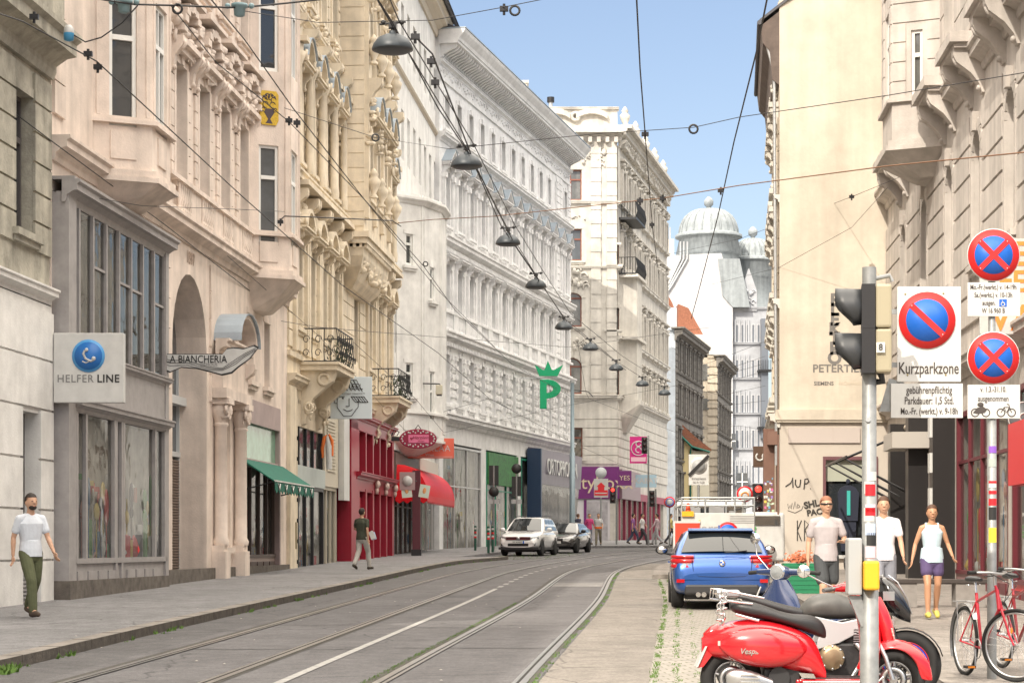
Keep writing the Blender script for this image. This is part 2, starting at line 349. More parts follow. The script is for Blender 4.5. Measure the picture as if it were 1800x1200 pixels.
# right pavement: along the parking lane, then the bulb beyond the cobbles
rw = lambda y: 6.83+.0676*y+2.5
mb = MB(); strip(mb, lambda y: kr(y)+.22, lambda y: rw(y), -30, 56, .12); wallstrip(mb, kr, -30, 56, -.02, .12)
strip(mb, lambda y: min(kr(56), tb(y)+1.85), lambda y: rw(y)+4, 56, 84, .12); wallstrip(mb, lambda y: min(kr(56), tb(y)+1.85), 56, 72, 0, .12)
mb.quad((tb(56)+1.85, 56, G(56)), (kr(56), 56, G(56)), (kr(56), 56, G(56)+.12), (tb(56)+1.85, 56, G(56)+.12))
mb.build('right_pavement', PAVER, kind='structure', fix=False)
mb = MB(); strip(mb, kr, lambda y: kr(y)+.22, -30, 56, .125)
mb.quad((tb(56)+1.8, 55.8, G(56)+.126), (kr(56), 55.8, G(56)+.126), (kr(56), 56.1, G(56)+.126), (tb(56)+1.8, 56.1, G(56)+.126)); mb.quad((tb(56)+1.8, 55.8, G(56)), (kr(56), 55.8, G(56)), (kr(56), 55.8, G(56)+.126), (tb(56)+1.8, 55.8, G(56)+.126))
mb.build('right_kerb', KERB, kind='structure', fix=False)
mb = MB(); mb.poly([(5.9, 27.5, G(27.5)+.124), (7.4, 25.2, G(25.2)+.124), (10, 25.0, G(25)+.124), (10, 34, G(34)+.124), (6.9, 34, G(34)+.124)])
mb.build('pavement_patch', asphalt('pale_pavement', (.35, .315, .285)), kind='structure', fix=False)
# far pavement in front of the cream corner house
mb = MB(); mb.prism([(2.6, 112.5), (9.5, 116), (18, 121), (30, 126), (30, 170), (16, 170), (9, 143), (2, 143)], 'z', 0, .12)
for i, v in enumerate(mb.v): mb.v[i] = (v[0], v[1], v[2]+G(v[1]))
mb.build('far_pavement', PAVE, kind='structure')
# grass in joints and along the kerb
GR = M('gutter_grass', (.10, .19, .03), .8, noise=.4, scale=20)
mb = MB()
def tuft(x, y, z, h, n=5):
    for _ in range(n):
        a = random.uniform(0, 6.28); dx, dy = math.cos(a)*h*.5, math.sin(a)*h*.5; w_ = h*.16
        x_, y_ = x+random.uniform(-.03, .03), y+random.uniform(-.05, .05)
        mb.add([(x_-w_, y_, z), (x_+w_, y_, z), (x_+dx, y_+dy, z+h*random.uniform(.5, 1))], [(0, 1, 2)])
random.seed(3)
for _ in range(260):
    y = random.uniform(18, 80); k = math.sin(y*.9)+math.sin(y*2.3+1)
    if k < .2: continue
    tuft(kl(y)+random.uniform(.0, .09), y, G(y), random.uniform(.03, .09))
for _ in range(30): tuft(-5.33+random.uniform(-.03, .1), 22.0+random.uniform(-.3, .3), G(22), random.uniform(.06, .13))
mb.build('gutter_grass', GR, kind='stuff', fix=False)
mb = MB()
for off, dens in ((2.0, 900), (2.22, 500), (2.44, 180), (.80, 800)):
    for _ in range(dens):
        y = random.uniform(16, 55 if off > 1 else 62); 
        if math.sin(y*1.3+off*5)+math.sin(y*3.1) < -.9: continue
        tuft(tb(y)+off+random.gauss(0, .016), y, G(y)+.004, random.uniform(.012, .035), 3)
for _ in range(900):
    y = random.uniform(17, 40); tuft(tb(y)-.83+random.gauss(0, .014), y, G(y)+.004, random.uniform(.01, .03), 3)
for _ in range(300):
    y = random.uniform(82, 96); tuft(random.uniform(-1.5, 1.6)+(y-82)*.12, y, G(y), random.uniform(.02, .05), 3)
mb.build('joint_grass', GR, kind='stuff', fix=False)
# fallen leaf litter
mb = MB()
for _ in range(60):
    y = random.uniform(19, 60); x = random.uniform(kl(y)-1.5, tb(y)+2); z = G(y)+(.135 if x < kl(y) else .022)
    q = random.uniform(.01, .03); mb.add([(x-q, y, z), (x, y-q, z+.004), (x+q, y, z), (x, y+q, z+.008)], [(0, 1, 2, 3)])
mb.build('litter', M('paper_litter', (.45, .42, .38), .9), kind='stuff', fix=False)
# ---------------------------------------------------------------- facade kit (outward is local -y, u is local x, z is up)
class Bld:
    def __init__(s, name, label, c=None, m=0, Y0=0, Y1=0, side='L', X0=0, cat='building'):
        s.c, s.m, s.side, s.Y0, s.Y1 = c, m, side, Y0, Y1; s.k = math.sqrt(1+m*m)
        if side == 'L': s.o = Vector((c+m*Y0, Y0)); s.d = Vector((m, 1))/s.k
        elif side == 'R': s.o = Vector((c+m*Y1, Y1)); s.d = Vector((-m, -1))/s.k
        else: s.o = Vector((X0, Y0)); s.d = Vector((1, 0))
        s.L = abs(Y1-Y0)*s.k if side != 'F' else Y1
        s.e = thing(name, label, cat, (s.o.x, s.o.y, 0), math.atan2(s.d.y, s.d.x))
    def uz(s, px, py, w=0):
        if s.side == 'F': q = F/(s.Y0-w); return (px-900)/q-s.o.x, EYE+(960-py)/q
        cc = s.c+w*s.k*(1 if s.side == 'L' else -1)
        q = (px-900-F*s.m)/cc; Y = F/q; P = Vector(((px-900)/q, Y))
        return (P-s.o).dot(s.d), EYE+(960-py)/q
    def u(s, px, w=0): return s.uz(px, 0, w)[0]
    def world(s, u, y, z):
        a = math.atan2(s.d.y, s.d.x); return Vector((s.o.x+u*math.cos(a)-y*math.sin(a), s.o.y+u*math.sin(a)+y*math.cos(a), z))
def wallmesh(mb, u0, u1, z0, z1, ops, depth=.25, y=0, fill=None):
    us = sorted(set([u0, u1]+[max(u0, min(u1, v)) for o in ops for v in o[:2]])); zs = sorted(set([z0, z1]+[max(z0, min(z1, v)) for o in ops for v in o[2:4]]))
    for j in range(len(zs)-1):
        run = None
        for i in range(len(us)):
            solid = False
            if i < len(us)-1:
                cu, cz = (us[i]+us[i+1])/2, (zs[j]+zs[j+1])/2
                solid = not any(o[0] < cu < o[1] and o[2] < cz < o[3] for o in ops)
            if solid and run is None: run = us[i]
            if not solid and run is not None:
                mb.quad((run, y, zs[j]), (us[i], y, zs[j]), (us[i], y, zs[j+1]), (run, y, zs[j+1])); run = None
    for o in ops:
        a, b, c, d = o[:4]; arch = len(o) > 4 and o[4]; yd = y+depth
        if arch:
            r = (b-a)/2; zc = d-r*arch; m = 12
            pts = [(a+r-r*math.cos(math.pi*k/m), zc+r*arch*math.sin(math.pi*k/m)) for k in range(m+1)]
            for k in range(m):
                p, q = pts[k], pts[k+1]
                mb.quad((p[0], y, p[1]), (q[0], y, q[1]), (q[0], y, d), (p[0], y, d)); mb.quad((p[0], y, p[1]), (p[0], yd, p[1]), (q[0], yd, q[1]), (q[0], y, q[1]))
        else: zc = d; mb.quad((a, y, d), (b, y, d), (b, yd, d), (a, yd, d))
        mb.quad((a, y, c), (a, yd, c), (a, yd, zc), (a, y, zc)); mb.quad((b, y, c), (b, y, zc), (b, yd, zc), (b, yd, c)); mb.quad((a, y, c), (b, y, c), (b, yd, c), (a, yd, c))
def shell(mb, u0, u1, z0, z1, D, y=0):
    mb.quad((u0, y, z0), (u0, D, z0), (u0, D, z1), (u0, y, z1)); mb.quad((u1, y, z0), (u1, y, z1), (u1, D, z1), (u1, D, z0))
    mb.quad((u0, y, z1), (u1, y, z1), (u1, D, z1), (u0, D, z1)); mb.quad((u0, D, z0), (u1, D, z0), (u1, D, z1), (u0, D, z1))
def rustic(mb, u0, u1, z0, z1, ops, ch=.35, proj=.04, gap=.035, y=0, edge=0):
    n = max(1, round((z1-z0)/ch)); h = (z1-z0)/n
    for i in range(n):
        a, b = z0+i*h, z0+(i+1)*h-gap; segs = [(u0, u1)]
        for o in ops:
            if o[2]-edge < b and o[3]+edge > a:
                ns = []
                for (p, q) in segs:
                    if o[1]+edge <= p or o[0]-edge >= q: ns.append((p, q)); continue
                    if o[0]-edge > p: ns.append((p, o[0]-edge))
                    if o[1]+edge < q: ns.append((o[1]+edge, q))
                segs = ns
        for (p, q) in segs:
            if q-p > .05: mb.box(p, q, y-proj, y+.01, a, b)
def profile(mb, u0, u1, z, prof, y=0, ends=True):
    # prof: list of (outward, dz) from bottom to top
    pts = [(y+.02, z+prof[0][1])]+[(y-o, z+dz) for o, dz in prof]+[(y+.02, z+prof[-1][1])]
    mb.prism(pts, 'x', u0, u1)
CORN = [(.05, 0), (.08, .08), (.08, .14), (.2, .22), (.3, .24), (.3, .36), (.36, .40), (.36, .46)]
def cornice(mb, u0, u1, z, sc=1, y=0, prof=CORN): profile(mb, u0, u1, z, [(o*sc, d_*sc) for o, d_ in prof], y)
def dentils(mb, u0, u1, z, w=.12, gap=.12, h=.15, out=.14, y=0):
    n = int((u1-u0)/(w+gap)); st = (u1-u0)/max(n, 1)
    for i in range(n): mb.box(u0+i*st+gap/2, u0+i*st+gap/2+w, y-out, y+.01, z, z+h)
def bracket(mb, u, z, w=.18, h=.5, out=.35, y=0):
    pts = [(y+.02, z), (y-.06, z), (y-.12, z+h*.2), (y-out*.45, z+h*.45), (y-out*.9, z+h*.7), (y-out, z+h*.85), (y-out, z+h), (y+.02, z+h)]
    mb.prism(pts, 'x', u-w/2, u+w/2); mb.torus((u, y-out*.72, z+h*.78), .07*h/.5, .035*h/.5, 'x', 8, 4); mb.ball((u, y-.1, z+h*.12), (w*.45, .07, .07), 6, 4)
def ornament(mb, u, z, w, h, n=9, seed=1, y=0, out=.07):
    rr = random.Random(seed)
    for i in range(n):
        a, b = rr.uniform(-.5, .5)*w, rr.uniform(-.5, .5)*h; r = rr.uniform(.12, .25)*min(w, h)
        if i % 2: mb.torus((u+a, y-out*.4, z+b), r, r*.35, 'y', 9, 4, 0, rr.uniform(3.5, 5.5))
        else: mb.ball((u+a, y-out*.3, z+b), (r*.7, out, r), 7, 5)
def baluster_row(mb, u0, u1, z0, z1, y, st=.22):
    n = max(2, int((u1-u0)/st)); h = z1-z0
    for i in range(n):
        c = u0+(i+.5)*(u1-u0)/n
        mb.lathe([(.05, z0), (.05, z0+.08*h), (.03, z0+.15*h), (.075, z0+.4*h), (.035, z0+.75*h), (.05, z0+.9*h), (.05, z1)], (c, y, 0), 6)
def urn(mb, c, sc=1): mb.lathe([(.12*sc, 0), (.12*sc, .05*sc), (.05*sc, .12*sc), (.17*sc, .35*sc), (.2*sc, .5*sc), (.1*sc, .62*sc), (.14*sc, .68*sc), (.03*sc, .85*sc)], c, 10)
_wm = {}
def window(B, u, z, w, h, dep=.22, style='flat', wall=PINK, frame=WFRAME, pane=None, arch=0, y=0, trans=.68, parent=None, seed=0, sc=1, cap=None, lab=None):
    key = (round(w, 3), round(h, 3), dep, style, wall.name, frame.name, arch, trans, seed, sc)
    if key not in _wm:
        mb = MB().use(wall); s_ = .16*sc
        if style != 'none':
            if style != 'bare':
                for a in (-1, 1): mb.box(a*(w/2), a*(w/2+s_), -.06, .01, -.02, h if not arch else h-w/2)
            mb.box(-w/2-s_-.06, w/2+s_+.06, -.16, .02, -.14, -.02); mb.box(-w/2-s_, w/2+s_, -.10, .015, -.24, -.14)
        top = h
        if style in ('tri', 'seg', 'corn', 'orn'):
            mb.box(-w/2-s_, w/2+s_, -.07, .01, h+.002, h+.2)
            for a in (-1, 1): bracket(mb, a*(w/2+s_*.6), h-.3, .16, .55, .3)
            mb.box(-w/2-s_-.14, w/2+s_+.14, -.38, .01, h+.25, h+.33); mb.box(-w/2-s_-.2, w/2+s_+.2, -.44, .01, h+.332, h+.39)
            W = w/2+s_+.2
            if style == 'tri':
                t = .62*sc
                for a in (-1, 1): mb.prism([(a*W, h+.39), (a*(W-.16), h+.392), (0, h+.39+t-.14), (0, h+.39+t)], 'y', -.46, .01)
                mb.prism([(-W+.2, h+.393), (W-.2, h+.393), (0, h+.39+t-.16)], 'y', -.12, .012); ornament(mb, 0, h+.56, .5, .2, 4, 3, -.12)
                if cap:
                    mb.use(cap)
                    for a in (-1, 1): mb.prism([(a*(W+.03), h+.395), (0, h+.39+t+.005), (0, h+.39+t+.035), (a*(W+.03), h+.42)], 'y', -.5, .01)
                    mb.use(wall)
            if style in ('seg', 'orn'):
                m = 10; r = W; pts = [(r*math.cos(math.pi*(.15+.7*k/m)), h+.39-.35*sc+.95*sc*math.sin(math.pi*(.15+.7*k/m))) for k in range(m+1)]
                for k in range(m):
                    p, q = pts[k], pts[k+1]
                    mb.prism([p, q, (q[0]*.88, q[1]-.12), (p[0]*.88, p[1]-.12)], 'y', -.44, .01)
                    if cap: mb.use(cap); mb.prism([(p[0]*1.03, p[1]+.004), (q[0]*1.03, q[1]+.004), (q[0]*1.03, q[1]+.03), (p[0]*1.03, p[1]+.03)], 'y', -.5, .01); mb.use(wall)
                for a in (-1, 1): mb.torus((a*(W-.14), -.40, h+.50), .10*sc, .05*sc, 'y', 10, 5)
                ornament(mb, 0, h+.5*sc+.15, w*.6, .3, 7, 5+seed, -.08, .1)
            if style == 'orn': ornament(mb, 0, h+.12, w*.9, .25, 8, 9+seed, -.07, .08)
        if style == 'bare' or style == 'flat': mb.box(-w/2-s_*.9, w/2+s_*.9, -.055 if style == 'flat' else -.02, .01, h+.002 if not arch else h-.002, h+.16)
        if style == 'flat' and not arch: mb.prism([(-.1, h), (.1, h), (.14, h+.24), (-.14, h+.24)], 'y', -.1, .01)
        if arch and style != 'none':
            m = 10; zc = h-w/2*arch
            for k in range(m):
                if k == m//2-1 or k == m//2: continue
                a0, a1 = math.pi*k/m+.02, math.pi*(k+1)/m-.02; ri, ro = w/2, w/2+.26
                mb.prism([(-ri*math.cos(a0), zc+ri*arch*math.sin(a0)), (-ro*math.cos(a0), zc+ro*math.sin(a0)), (-ro*math.cos(a1), zc+ro*math.sin(a1)), (-ri*math.cos(a1), zc+ri*arch*math.sin(a1))], 'y', -.05, .01)
            mb.prism([(-.11, h-.03), (.11, h-.03), (.17, h+.36), (-.17, h+.36)], 'y', -.14, .01)
        mb.use(frame); f = .075; d0, d1 = dep-.07, dep
        if arch:
            zc = h-w/2*arch; m = 10
            for k in range(m):
                a0, a1 = math.pi*k/m, math.pi*(k+1)/m; ri, ro = w/2-f, w/2+.01
                mb.prism([(-ri*math.cos(a0), zc+ri*arch*math.sin(a0)), (-ro*math.cos(a0), zc+ro*arch*math.sin(a0)), (-ro*math.cos(a1), zc+ro*arch*math.sin(a1)), (-ri*math.cos(a1), zc+ri*arch*math.sin(a1))], 'y', d0, d1)
            top = zc
        for a in (-1, 1): mb.box(a*w/2, a*(w/2-f), d0, d1, 0, top)
        mb.box(-w/2+f, w/2-f, d0, d1, 0, f+.03)
        if not arch: mb.box(-w/2+f, w/2-f, d0, d1, h-f, h)
        tz = h*trans if not arch else top
        mb.box(-w/2+f, w/2-f, d0-.02, d1, tz-.05, tz+.05)
        if w > .75: mb.box(-.045, .045, d0-.015, d1, f+.03, tz-.05); mb.box(-.02, .02, d0, d1, tz+.05, h-f if not arch else h-f)
        me = mb.mesh('window'); bm = bmesh.new(); bm.from_mesh(me); bmesh.ops.recalc_face_normals(bm, faces=bm.faces); bm.to_mesh(me); bm.free()
        pb = MB()
        if arch:
            m = 12; zc = h-w/2*arch; pb.poly([(w/2, 0, 0), (w/2, 0, zc)]+[(w/2*math.cos(math.pi*k/m), 0, zc+w/2*arch*math.sin(math.pi*k/m)) for k in range(1, m)]+[(-w/2, 0, zc), (-w/2, 0, 0)][:2])
        else: pb.quad((-w/2, 0, 0), (w/2, 0, 0), (w/2, 0, h), (-w/2, 0, h))
        _wm[key] = (me, pb)
    me, pb = _wm[key]
    o = put('window', me, parent or B.e, loc=(u, y, z))
    if lab: o['label'] = lab
    r = random.random(); pm = pane or (GLASS if r < .5 else (GL2 if r < .8 else GL3)); pk = (key, pm.name)
    if pk not in _wm: _wm[pk] = pb.mesh('pane', pm)
    put('pane', _wm[pk], o, loc=(0, dep-.012, 0))
    return o
GL2 = M('curtained_glass', (.20, .20, .19), .05, spec=.9, noise=.4, scale=2.5, streak=.5); GL3 = M('blind_glass', (.09, .10, .11), .05, spec=.9, noise=.3, scale=2)
def sill_body(B, name, fn, mat, parent=None, label=None):
    mb = MB(); fn(mb); return mb.build(name, mat, parent or B.e, label=label)
def grid(u0, u1, n): return [u0+(u1-u0)*(i+.5)/n for i in range(n)]
def storefront(B, u0, u1, z0, z1, mull, trans, frame=GFRAME, pane=SHOPGL, y=-.1, dep=.13, base=.5, fw=.07, name='shopfront', lab=None, basemat=None):
    mb = MB().use(frame); t = dep
    mb.box(u0, u0+fw*1.6, y, y+t, z0, z1); mb.box(u1-fw*1.6, u1, y, y+t, z0, z1); mb.box(u0+fw*1.6, u1-fw*1.6, y, y+t, z1-fw*1.6, z1)
    a, b = u0+fw*1.6, u1-fw*1.6
    if base > 0:
        mb.use(basemat or frame); mb.box(a, b, y, y+t, z0, z0+base-.08); mb.use(frame); mb.box(a, b, y-.04, y+t+.01, z0+base-.08, z0+base)
        n = max(1, round((b-a)/.9))
        for i in range(n): mb.box(a+(b-a)*i/n+.08, a+(b-a)*(i+1)/n-.08, y-.025, y+.01, z0+.15, z0+base-.2)
    for m_ in mull: mb.box(m_-fw/2, m_+fw/2, y+.02, y+t-.01, z0+base, z1-fw*1.6)
    for q in trans: mb.box(a, b, y+.03, y+t-.02, q-fw/2, q+fw/2)
    o = mb.build(name, None, B.e, label=lab)
    pb = MB(); pb.quad((a, y+t-.04, z0+base), (b, y+t-.05, z0+base), (b, y+t-.05, z1-fw), (a, y+t-.05, z1-fw)); pb.build('pane', pane, o, fix=False)
    if pane is SHOPGL: goods(o, a, b, z0+base, z1-fw, y+t, y+t+.2)
    return o
GOODC = [(.85, .82, .76), (.75, .06, .06), (.15, .30, .50), (.85, .65, .20), (.08, .07, .08), (.80, .45, .40), (.25, .50, .22), (.88, .88, .86)]
def goods(parent, u0, u1, z0, z1, y0, y1, dens=3.0, seed=0):
    rr = random.Random(seed+int(u0*31)); mb = MB(); mb.use(M('shop_back_wall', (.86, .81, .73), .9, noise=.5, scale=1.2, streak=.3)); mb.quad((u0, y1, z0), (u1, y1, z0), (u1, y1, z1), (u0, y1, z1)); mb.quad((u0, y0, z0), (u1, y0, z0), (u1, y1, z0), (u0, y1, z0))
    H = z1-z0; n = int((u1-u0)*dens*2)
    for i in range(n):
        k = rr.randrange(8); mb.use(M('goods_%d' % k, GOODC[k], .6)); u_ = rr.uniform(u0+.1, u1-.1); w_ = rr.uniform(.05, .22); h_ = rr.uniform(.1, .55)*min(1, H/2.5); ya = rr.uniform(y0, y1-.08)
        q = rr.random()
        if q < .35: mb.tube([(u_, ya+.04, z0), (u_, ya+.04, z0+H*rr.uniform(.3, .55))], .012, 5); zt_ = z0+H*rr.uniform(.3, .55); mb.ball((u_, ya+.04, zt_), (w_*.8, .04, h_*.7), 8, 6)
        elif q < .7: mb.box(u_-w_, u_+w_, ya, ya+.05, z0, z0+h_*1.4)
        elif q < .85: zt_ = z0+H*rr.uniform(.45, .9); mb.box(u_-w_*1.3, u_+w_*1.3, ya, ya+.02, zt_-h_*.6, zt_)
        else: mb.lathe([(w_*.3, 0), (w_*.6, h_*.3), (w_*.3, h_*.8), (.01, h_)], (u_, ya+.04, z0), 8)
    mb.build('window_display', None, parent)
def oriel(B, pts, zb, zt, name='oriel', mat=PINK, ops=None, rus=False, corb=1.0, tray=True):
    """pts: plan polygon [(u, out)...] from wall to wall; returns the part. ops: {edge: [(t0,t1,z0,z1)]}"""
    mb = MB().use(mat); n = len(pts)
    P = [(u, -o) for u, o in pts]
    for i in range(n-1):
        a, b = Vector(P[i]), Vector(P[i+1]); L = (b-a).length; ang = math.atan2(b.y-a.y, b.x-a.x)
        sub = MB(Matrix.Translation((a.x, a.y, 0)) @ Matrix.Rotation(ang, 4, 'Z'))
        sub.mats = mb.mats; sub.m = 0
        o_ = (ops or {}).get(i, [])
        wallmesh(sub, 0, L, zb, zt, [(t0, t1, z0, z1) for t0, t1, z0, z1 in o_], .14)
        if rus: rustic(sub, .02, L-.02, zb+1.2, zt-.2, [(t0, t1, z0, z1) for t0, t1, z0, z1 in o_], .48, .03, .03, edge=.12)
        else:
            sub.box(.05, .13, -.03, .005, zb+1.3, zt); sub.box(L-.13, L-.05, -.03, .005, zb+1.3, zt)
            if L > .7: sub.box(L*.28, L*.72, -.03, .005, zb+.45, zb+1.0)
        mb.v += sub.v and []  # keep explicit
        o0 = len(mb.v); mb.v += sub.v; mb.f += [[k+o0 for k in f] for f in sub.f]; mb.mi += [0]*len(sub.f); mb.sm += sub.sm
    def ring(off, z):
        c = Vector((sum(p[0] for p in P)/n, 0)); r = []
        for i, (x, y) in enumerate(P):
            dx = -off if i == 0 else (off if i == n-1 else (-off*.5 if i < n/2 else off*.5))
            r.append((x+dx, (y-off if 0 < i < n-1 else .02), z))
        return r
    if tray:
        for zz, h, off in ((zb, .10, .16), (zb+.1, .14, .10), (zb+1.15, .08, .12), (zb+1.23, .06, .07)):
            a, b = ring(off, zz), ring(off, zz+h); mb.ringloft([a, b], smooth=False)
        for off in (.05,):
            zz = zt-.25; mb.ringloft([ring(.05, zz-.2), ring(.12, zz-.1), ring(.22, zz), ring(.22, zz+.1)], smooth=False)
    # corbel underneath
    A = ring(.10, zb); Bq = [(x*.8+(P[0][0]+P[-1][0])/2*.2, y*.75 if 0 < i < n-1 else .02, zb-.35*corb) for i, (x, y, z) in enumerate(A)]
    Cq = [(x*.5+(P[0][0]+P[-1][0])/2*.5, y*.3 if 0 < i < n-1 else .02, zb-.9*corb) for i, (x, y, z) in enumerate(A)]
    mb.ringloft([Cq, Bq, A], smooth=False)
    return mb.build(name, mat, B.e)
# -------------------------------------------------------------- L0: old stone house on the left edge
MS = 280/3700
L0 = Bld('stone_house', 'weathered olive stone house over a white ground floor, cut by the left edge', -11.39, MS, 14, 38.55, 'L')
u = L0.u; uL = L0.L
mb = MB().use(STONE); zw = L0.uz(60, 520)[1]
Yu = lambda Y: (Y-L0.Y0)*L0.k
wins = [Yu(y) for y in (37.0, 33.2, 29.4, 25.6, 21.8, 18)]
ops = [(x-.55, x+.55, 7.15, 9.6) for x in wins]+[(x-.5, x+.5, 12.6, 15) for x in wins]
wallmesh(mb, 0, uL, 6.25, 20.5, ops, .3); shell(mb, 0, uL, 6.0, 20.5, 11)
rustic(mb, uL-24, uL, 6.9, 10.1, ops, .55, .05, .045)
mb.build('upper_wall', None, L0.e)
mb = MB().use(STONE)
cornice(mb, 0, uL+.0, 10.15, 1.7); mb.box(0, uL, -.28, .01, 10.94, 11.75)
cornice(mb, 0, uL, 11.75, .9)
for x in wins: mb.box(x-.9, x-.75, -.35, .01, 10.95, 11.74); mb.box(x-.45, x+.45, -.31, .01, 11.1, 11.6)
cornice(mb, 0, uL, 16.6, 2)
mb.build('cornice', None, L0.e)
mb = MB().use(WHT); opg = [(Yu(37.25)-.55, Yu(37.25)+.5, .3, 4.0), (Yu(33)-.7, Yu(33)+.7, 1.2, 4.0), (Yu(29)-.7, Yu(29)+.7, 1.2, 4.0)]
wallmesh(mb, 0, uL, -.5, 6.0, opg, .3, -.04); shell(mb, 0, uL, -.5, 6.02, 11, -.04)
rustic(mb, uL-24, uL-.02, .5, 5.9, opg, .86, .05, .04, -.04); mb.build('ground_floor_wall', None, L0.e)
mb = MB().use(WHT); cornice(mb, 0, uL, 6.02, .6); mb.build('string_course', None, L0.e)
for x in wins[:3]:
    window(L0, x, 7.15, 1.1, 2.45, .28, 'bare', STONE, M('dark_window_frame', (.10, .09, .09), .5)); window(L0, x, 12.6, 1.0, 2.4, .28, 'bare', STONE)
window(L0, Yu(37.25)-.025, 1.5, 1.05, 2.5, .28, 'none', WHT, M('dark_window_frame'), pane=GL2)
mb = MB().use(GFRAME)
for i in range(12): mb.box(opg[0][0]+.04, opg[0][1]-.04, .12, .2, .62+i*.07, .66+i*.07)
mb.box(opg[0][0], opg[0][1], .16, .24, .3, 1.5); mb.build('vent_grille', None, L0.e)
for (ya, yb, h, nm, lb) in ((-42, 8, 20.5, 'corner_house', 'tall plain stucco house before the stone house'), (8, 14, 12, 'low_house', 'low stucco house between two taller ones')):
    b_ = Bld(nm, lb, -11.39, MS, ya, yb, 'L'); xs_ = grid(.5, b_.L-.5, max(2, int(b_.L/2.6))); o_ = [(x-.55, x+.55, 1.5+i*4, 3.9+i*4) for x in xs_ for i in range(int(h/4))]
    mb = MB(); wallmesh(mb, 0, b_.L, -1, h, o_, .3); shell(mb, 0, b_.L, -1, h, 11); mb.build('wall', YEL, b_.e)
    mb = MB(); cornice(mb, 0, b_.L, h-.6, 1.5); cornice(mb, 0, b_.L, 5, .7); mb.build('cornice', YEL, b_.e)
    [winpart(b_.e, None, q[0], q[1], q[2], q[3], .28, WFRAME, GLASS) for q in o_]
# -------------------------------------------------------------- L1: pink house
L1 = Bld('pink_apartment_house', 'pink stucco apartment house with two oriels and an arch dated 1897', -11.39, MS, 38.66, 62.4, 'L')
u = L1.u; Yu = lambda Y: (Y-L1.Y0)*L1.k; ZT = 26.0
w4 = [Yu(48.75), Yu(51.15), Yu(53.55), Yu(55.9)]
ops = [(x-.55, x+.55, 10.1, 12.75) for x in w4]+[(x-.5, x+.5, 15.0, 17.4) for x in w4]+[(x-.5, x+.5, 19.2, 21.4) for x in w4]
sf0, sf1 = Yu(38.95), Yu(46.3)
archu = (Yu(48.05), Yu(51.6)); shopu = (Yu(55.3), Yu(61.2)); niche = (Yu(53.05), Yu(54.35))
opsg = [(sf0+.2, sf1-.2, .4, 8.0), (archu[0], archu[1], .3, 8.05, 1.0), (niche[0], niche[1], 1.6, 5.2, 1.0), (shopu[0]+.1, shopu[1]-.1, .3, 5.3), (Yu(56.6), Yu(57.4), 6.1, 7.9), (Yu(58.9), Yu(59.7), 6.1, 7.9)]
mb = MB(); wallmesh(mb, 0, L1.L, -.5, 9.1, opsg, .9); wallmesh(mb, 0, L1.L, 9.1, ZT, ops, .3); shell(mb, 0, L1.L, -.5, ZT, 12)
# channelled blocks around the arch and strips beside the windows
rustic(mb, sf1, Yu(52), 5.2, 8.6, [(archu[0]-.3, archu[1]+.3, 0, 8.7)], .7, .05, .04)
for x in w4:
    for a in (-1, 1):
        for i in range(7): mb.box(x+a*.62, x+a*.98, -.05, .01, 10.0+i*.4, 10.37+i*.4); mb.box(x+a*.6, x+a*.95, -.05, .01, 14.9+i*.4, 15.27+i*.4)
for i in range(22): mb.box(.05, .75, -.06, .01, 9.6+i*.62, 10.19+i*.62)
for i in range(5): mb.box(.05, .8, -.05, .01, .4+i*.01, .4+i*.01+.005)
mb.box(Yu(57.2), L1.L-.1, -.05, .01, 9.5, 24)
mb.build('wall', PINK, L1.e)
mb = MB(); cornice(mb, 0, L1.L, 8.72, 1.0); cornice(mb, 0, L1.L, 18.2, .7)
mb.box(Yu(47.2), Yu(57), -.14, .01, 9.22, 9.36); mb.box(Yu(47.2), Yu(57), -.2, .01, 9.98, 10.08)
for i, x in enumerate(w4): baluster_row(mb, x-.62, x+.62, 9.36, 9.98, -.11, .2); mb.box(x+.66, x+1.7, -.13, .01, 9.36, 9.98) if i < 3 else None
mb.build('cornice', PINK, L1.e)
for i, x in enumerate(w4): # heavy ornament over the first-floor windows
    mb = MB()
    mb.box(x-.75, x+.75, -.2, .01, 12.95, 13.1); mb.box(x-.85, x+.85, -.32, .01, 13.1, 13.22)
    for k in range(9):
        a = math.pi*(k+.5)/9; mb.box(x-.85*math.cos(a)-.17, x-.85*math.cos(a)+.17, -.36, .01, 13.3+.75*math.sin(a)-.1, 13.3+.75*math.sin(a)+.06)
    ornament(mb, x, 13.4, 1.2, .5, 16, i, -.08, .2); ornament(mb, x, 12.0+1.0, 1.4, .3, 10, i+20, -.1, .12); ornament(mb, x-1.2, 13.6, .7, 1.0, 12, i+40, -.05, .25)
    bracket(mb, x-.95, 12.4, .22, .8, .34); bracket(mb, x+.95, 12.4, .22, .8, .34)
    mb.box(x-1.0, x+1.0, -.42, .01, 14.18, 14.28); ornament(mb, x, 17.9, 1.2, .4, 8, i+7, -.05, .1)
    mb.build('window_crown', PINK, L1.e)
for x in w4:
    window(L1, x, 10.1, 1.1, 2.65, .28, 'flat', PINK); window(L1, x, 15.0, 1.0, 2.4, .28, 'corn', PINK); window(L1, x, 19.2, 1.0, 2.2, .28, 'flat', PINK)
window(L1, Yu(57.0), 6.1, .8, 1.8, .3, 'bare', PINK); window(L1, Yu(59.3), 6.1, .8, 1.8, .3, 'bare', PINK)
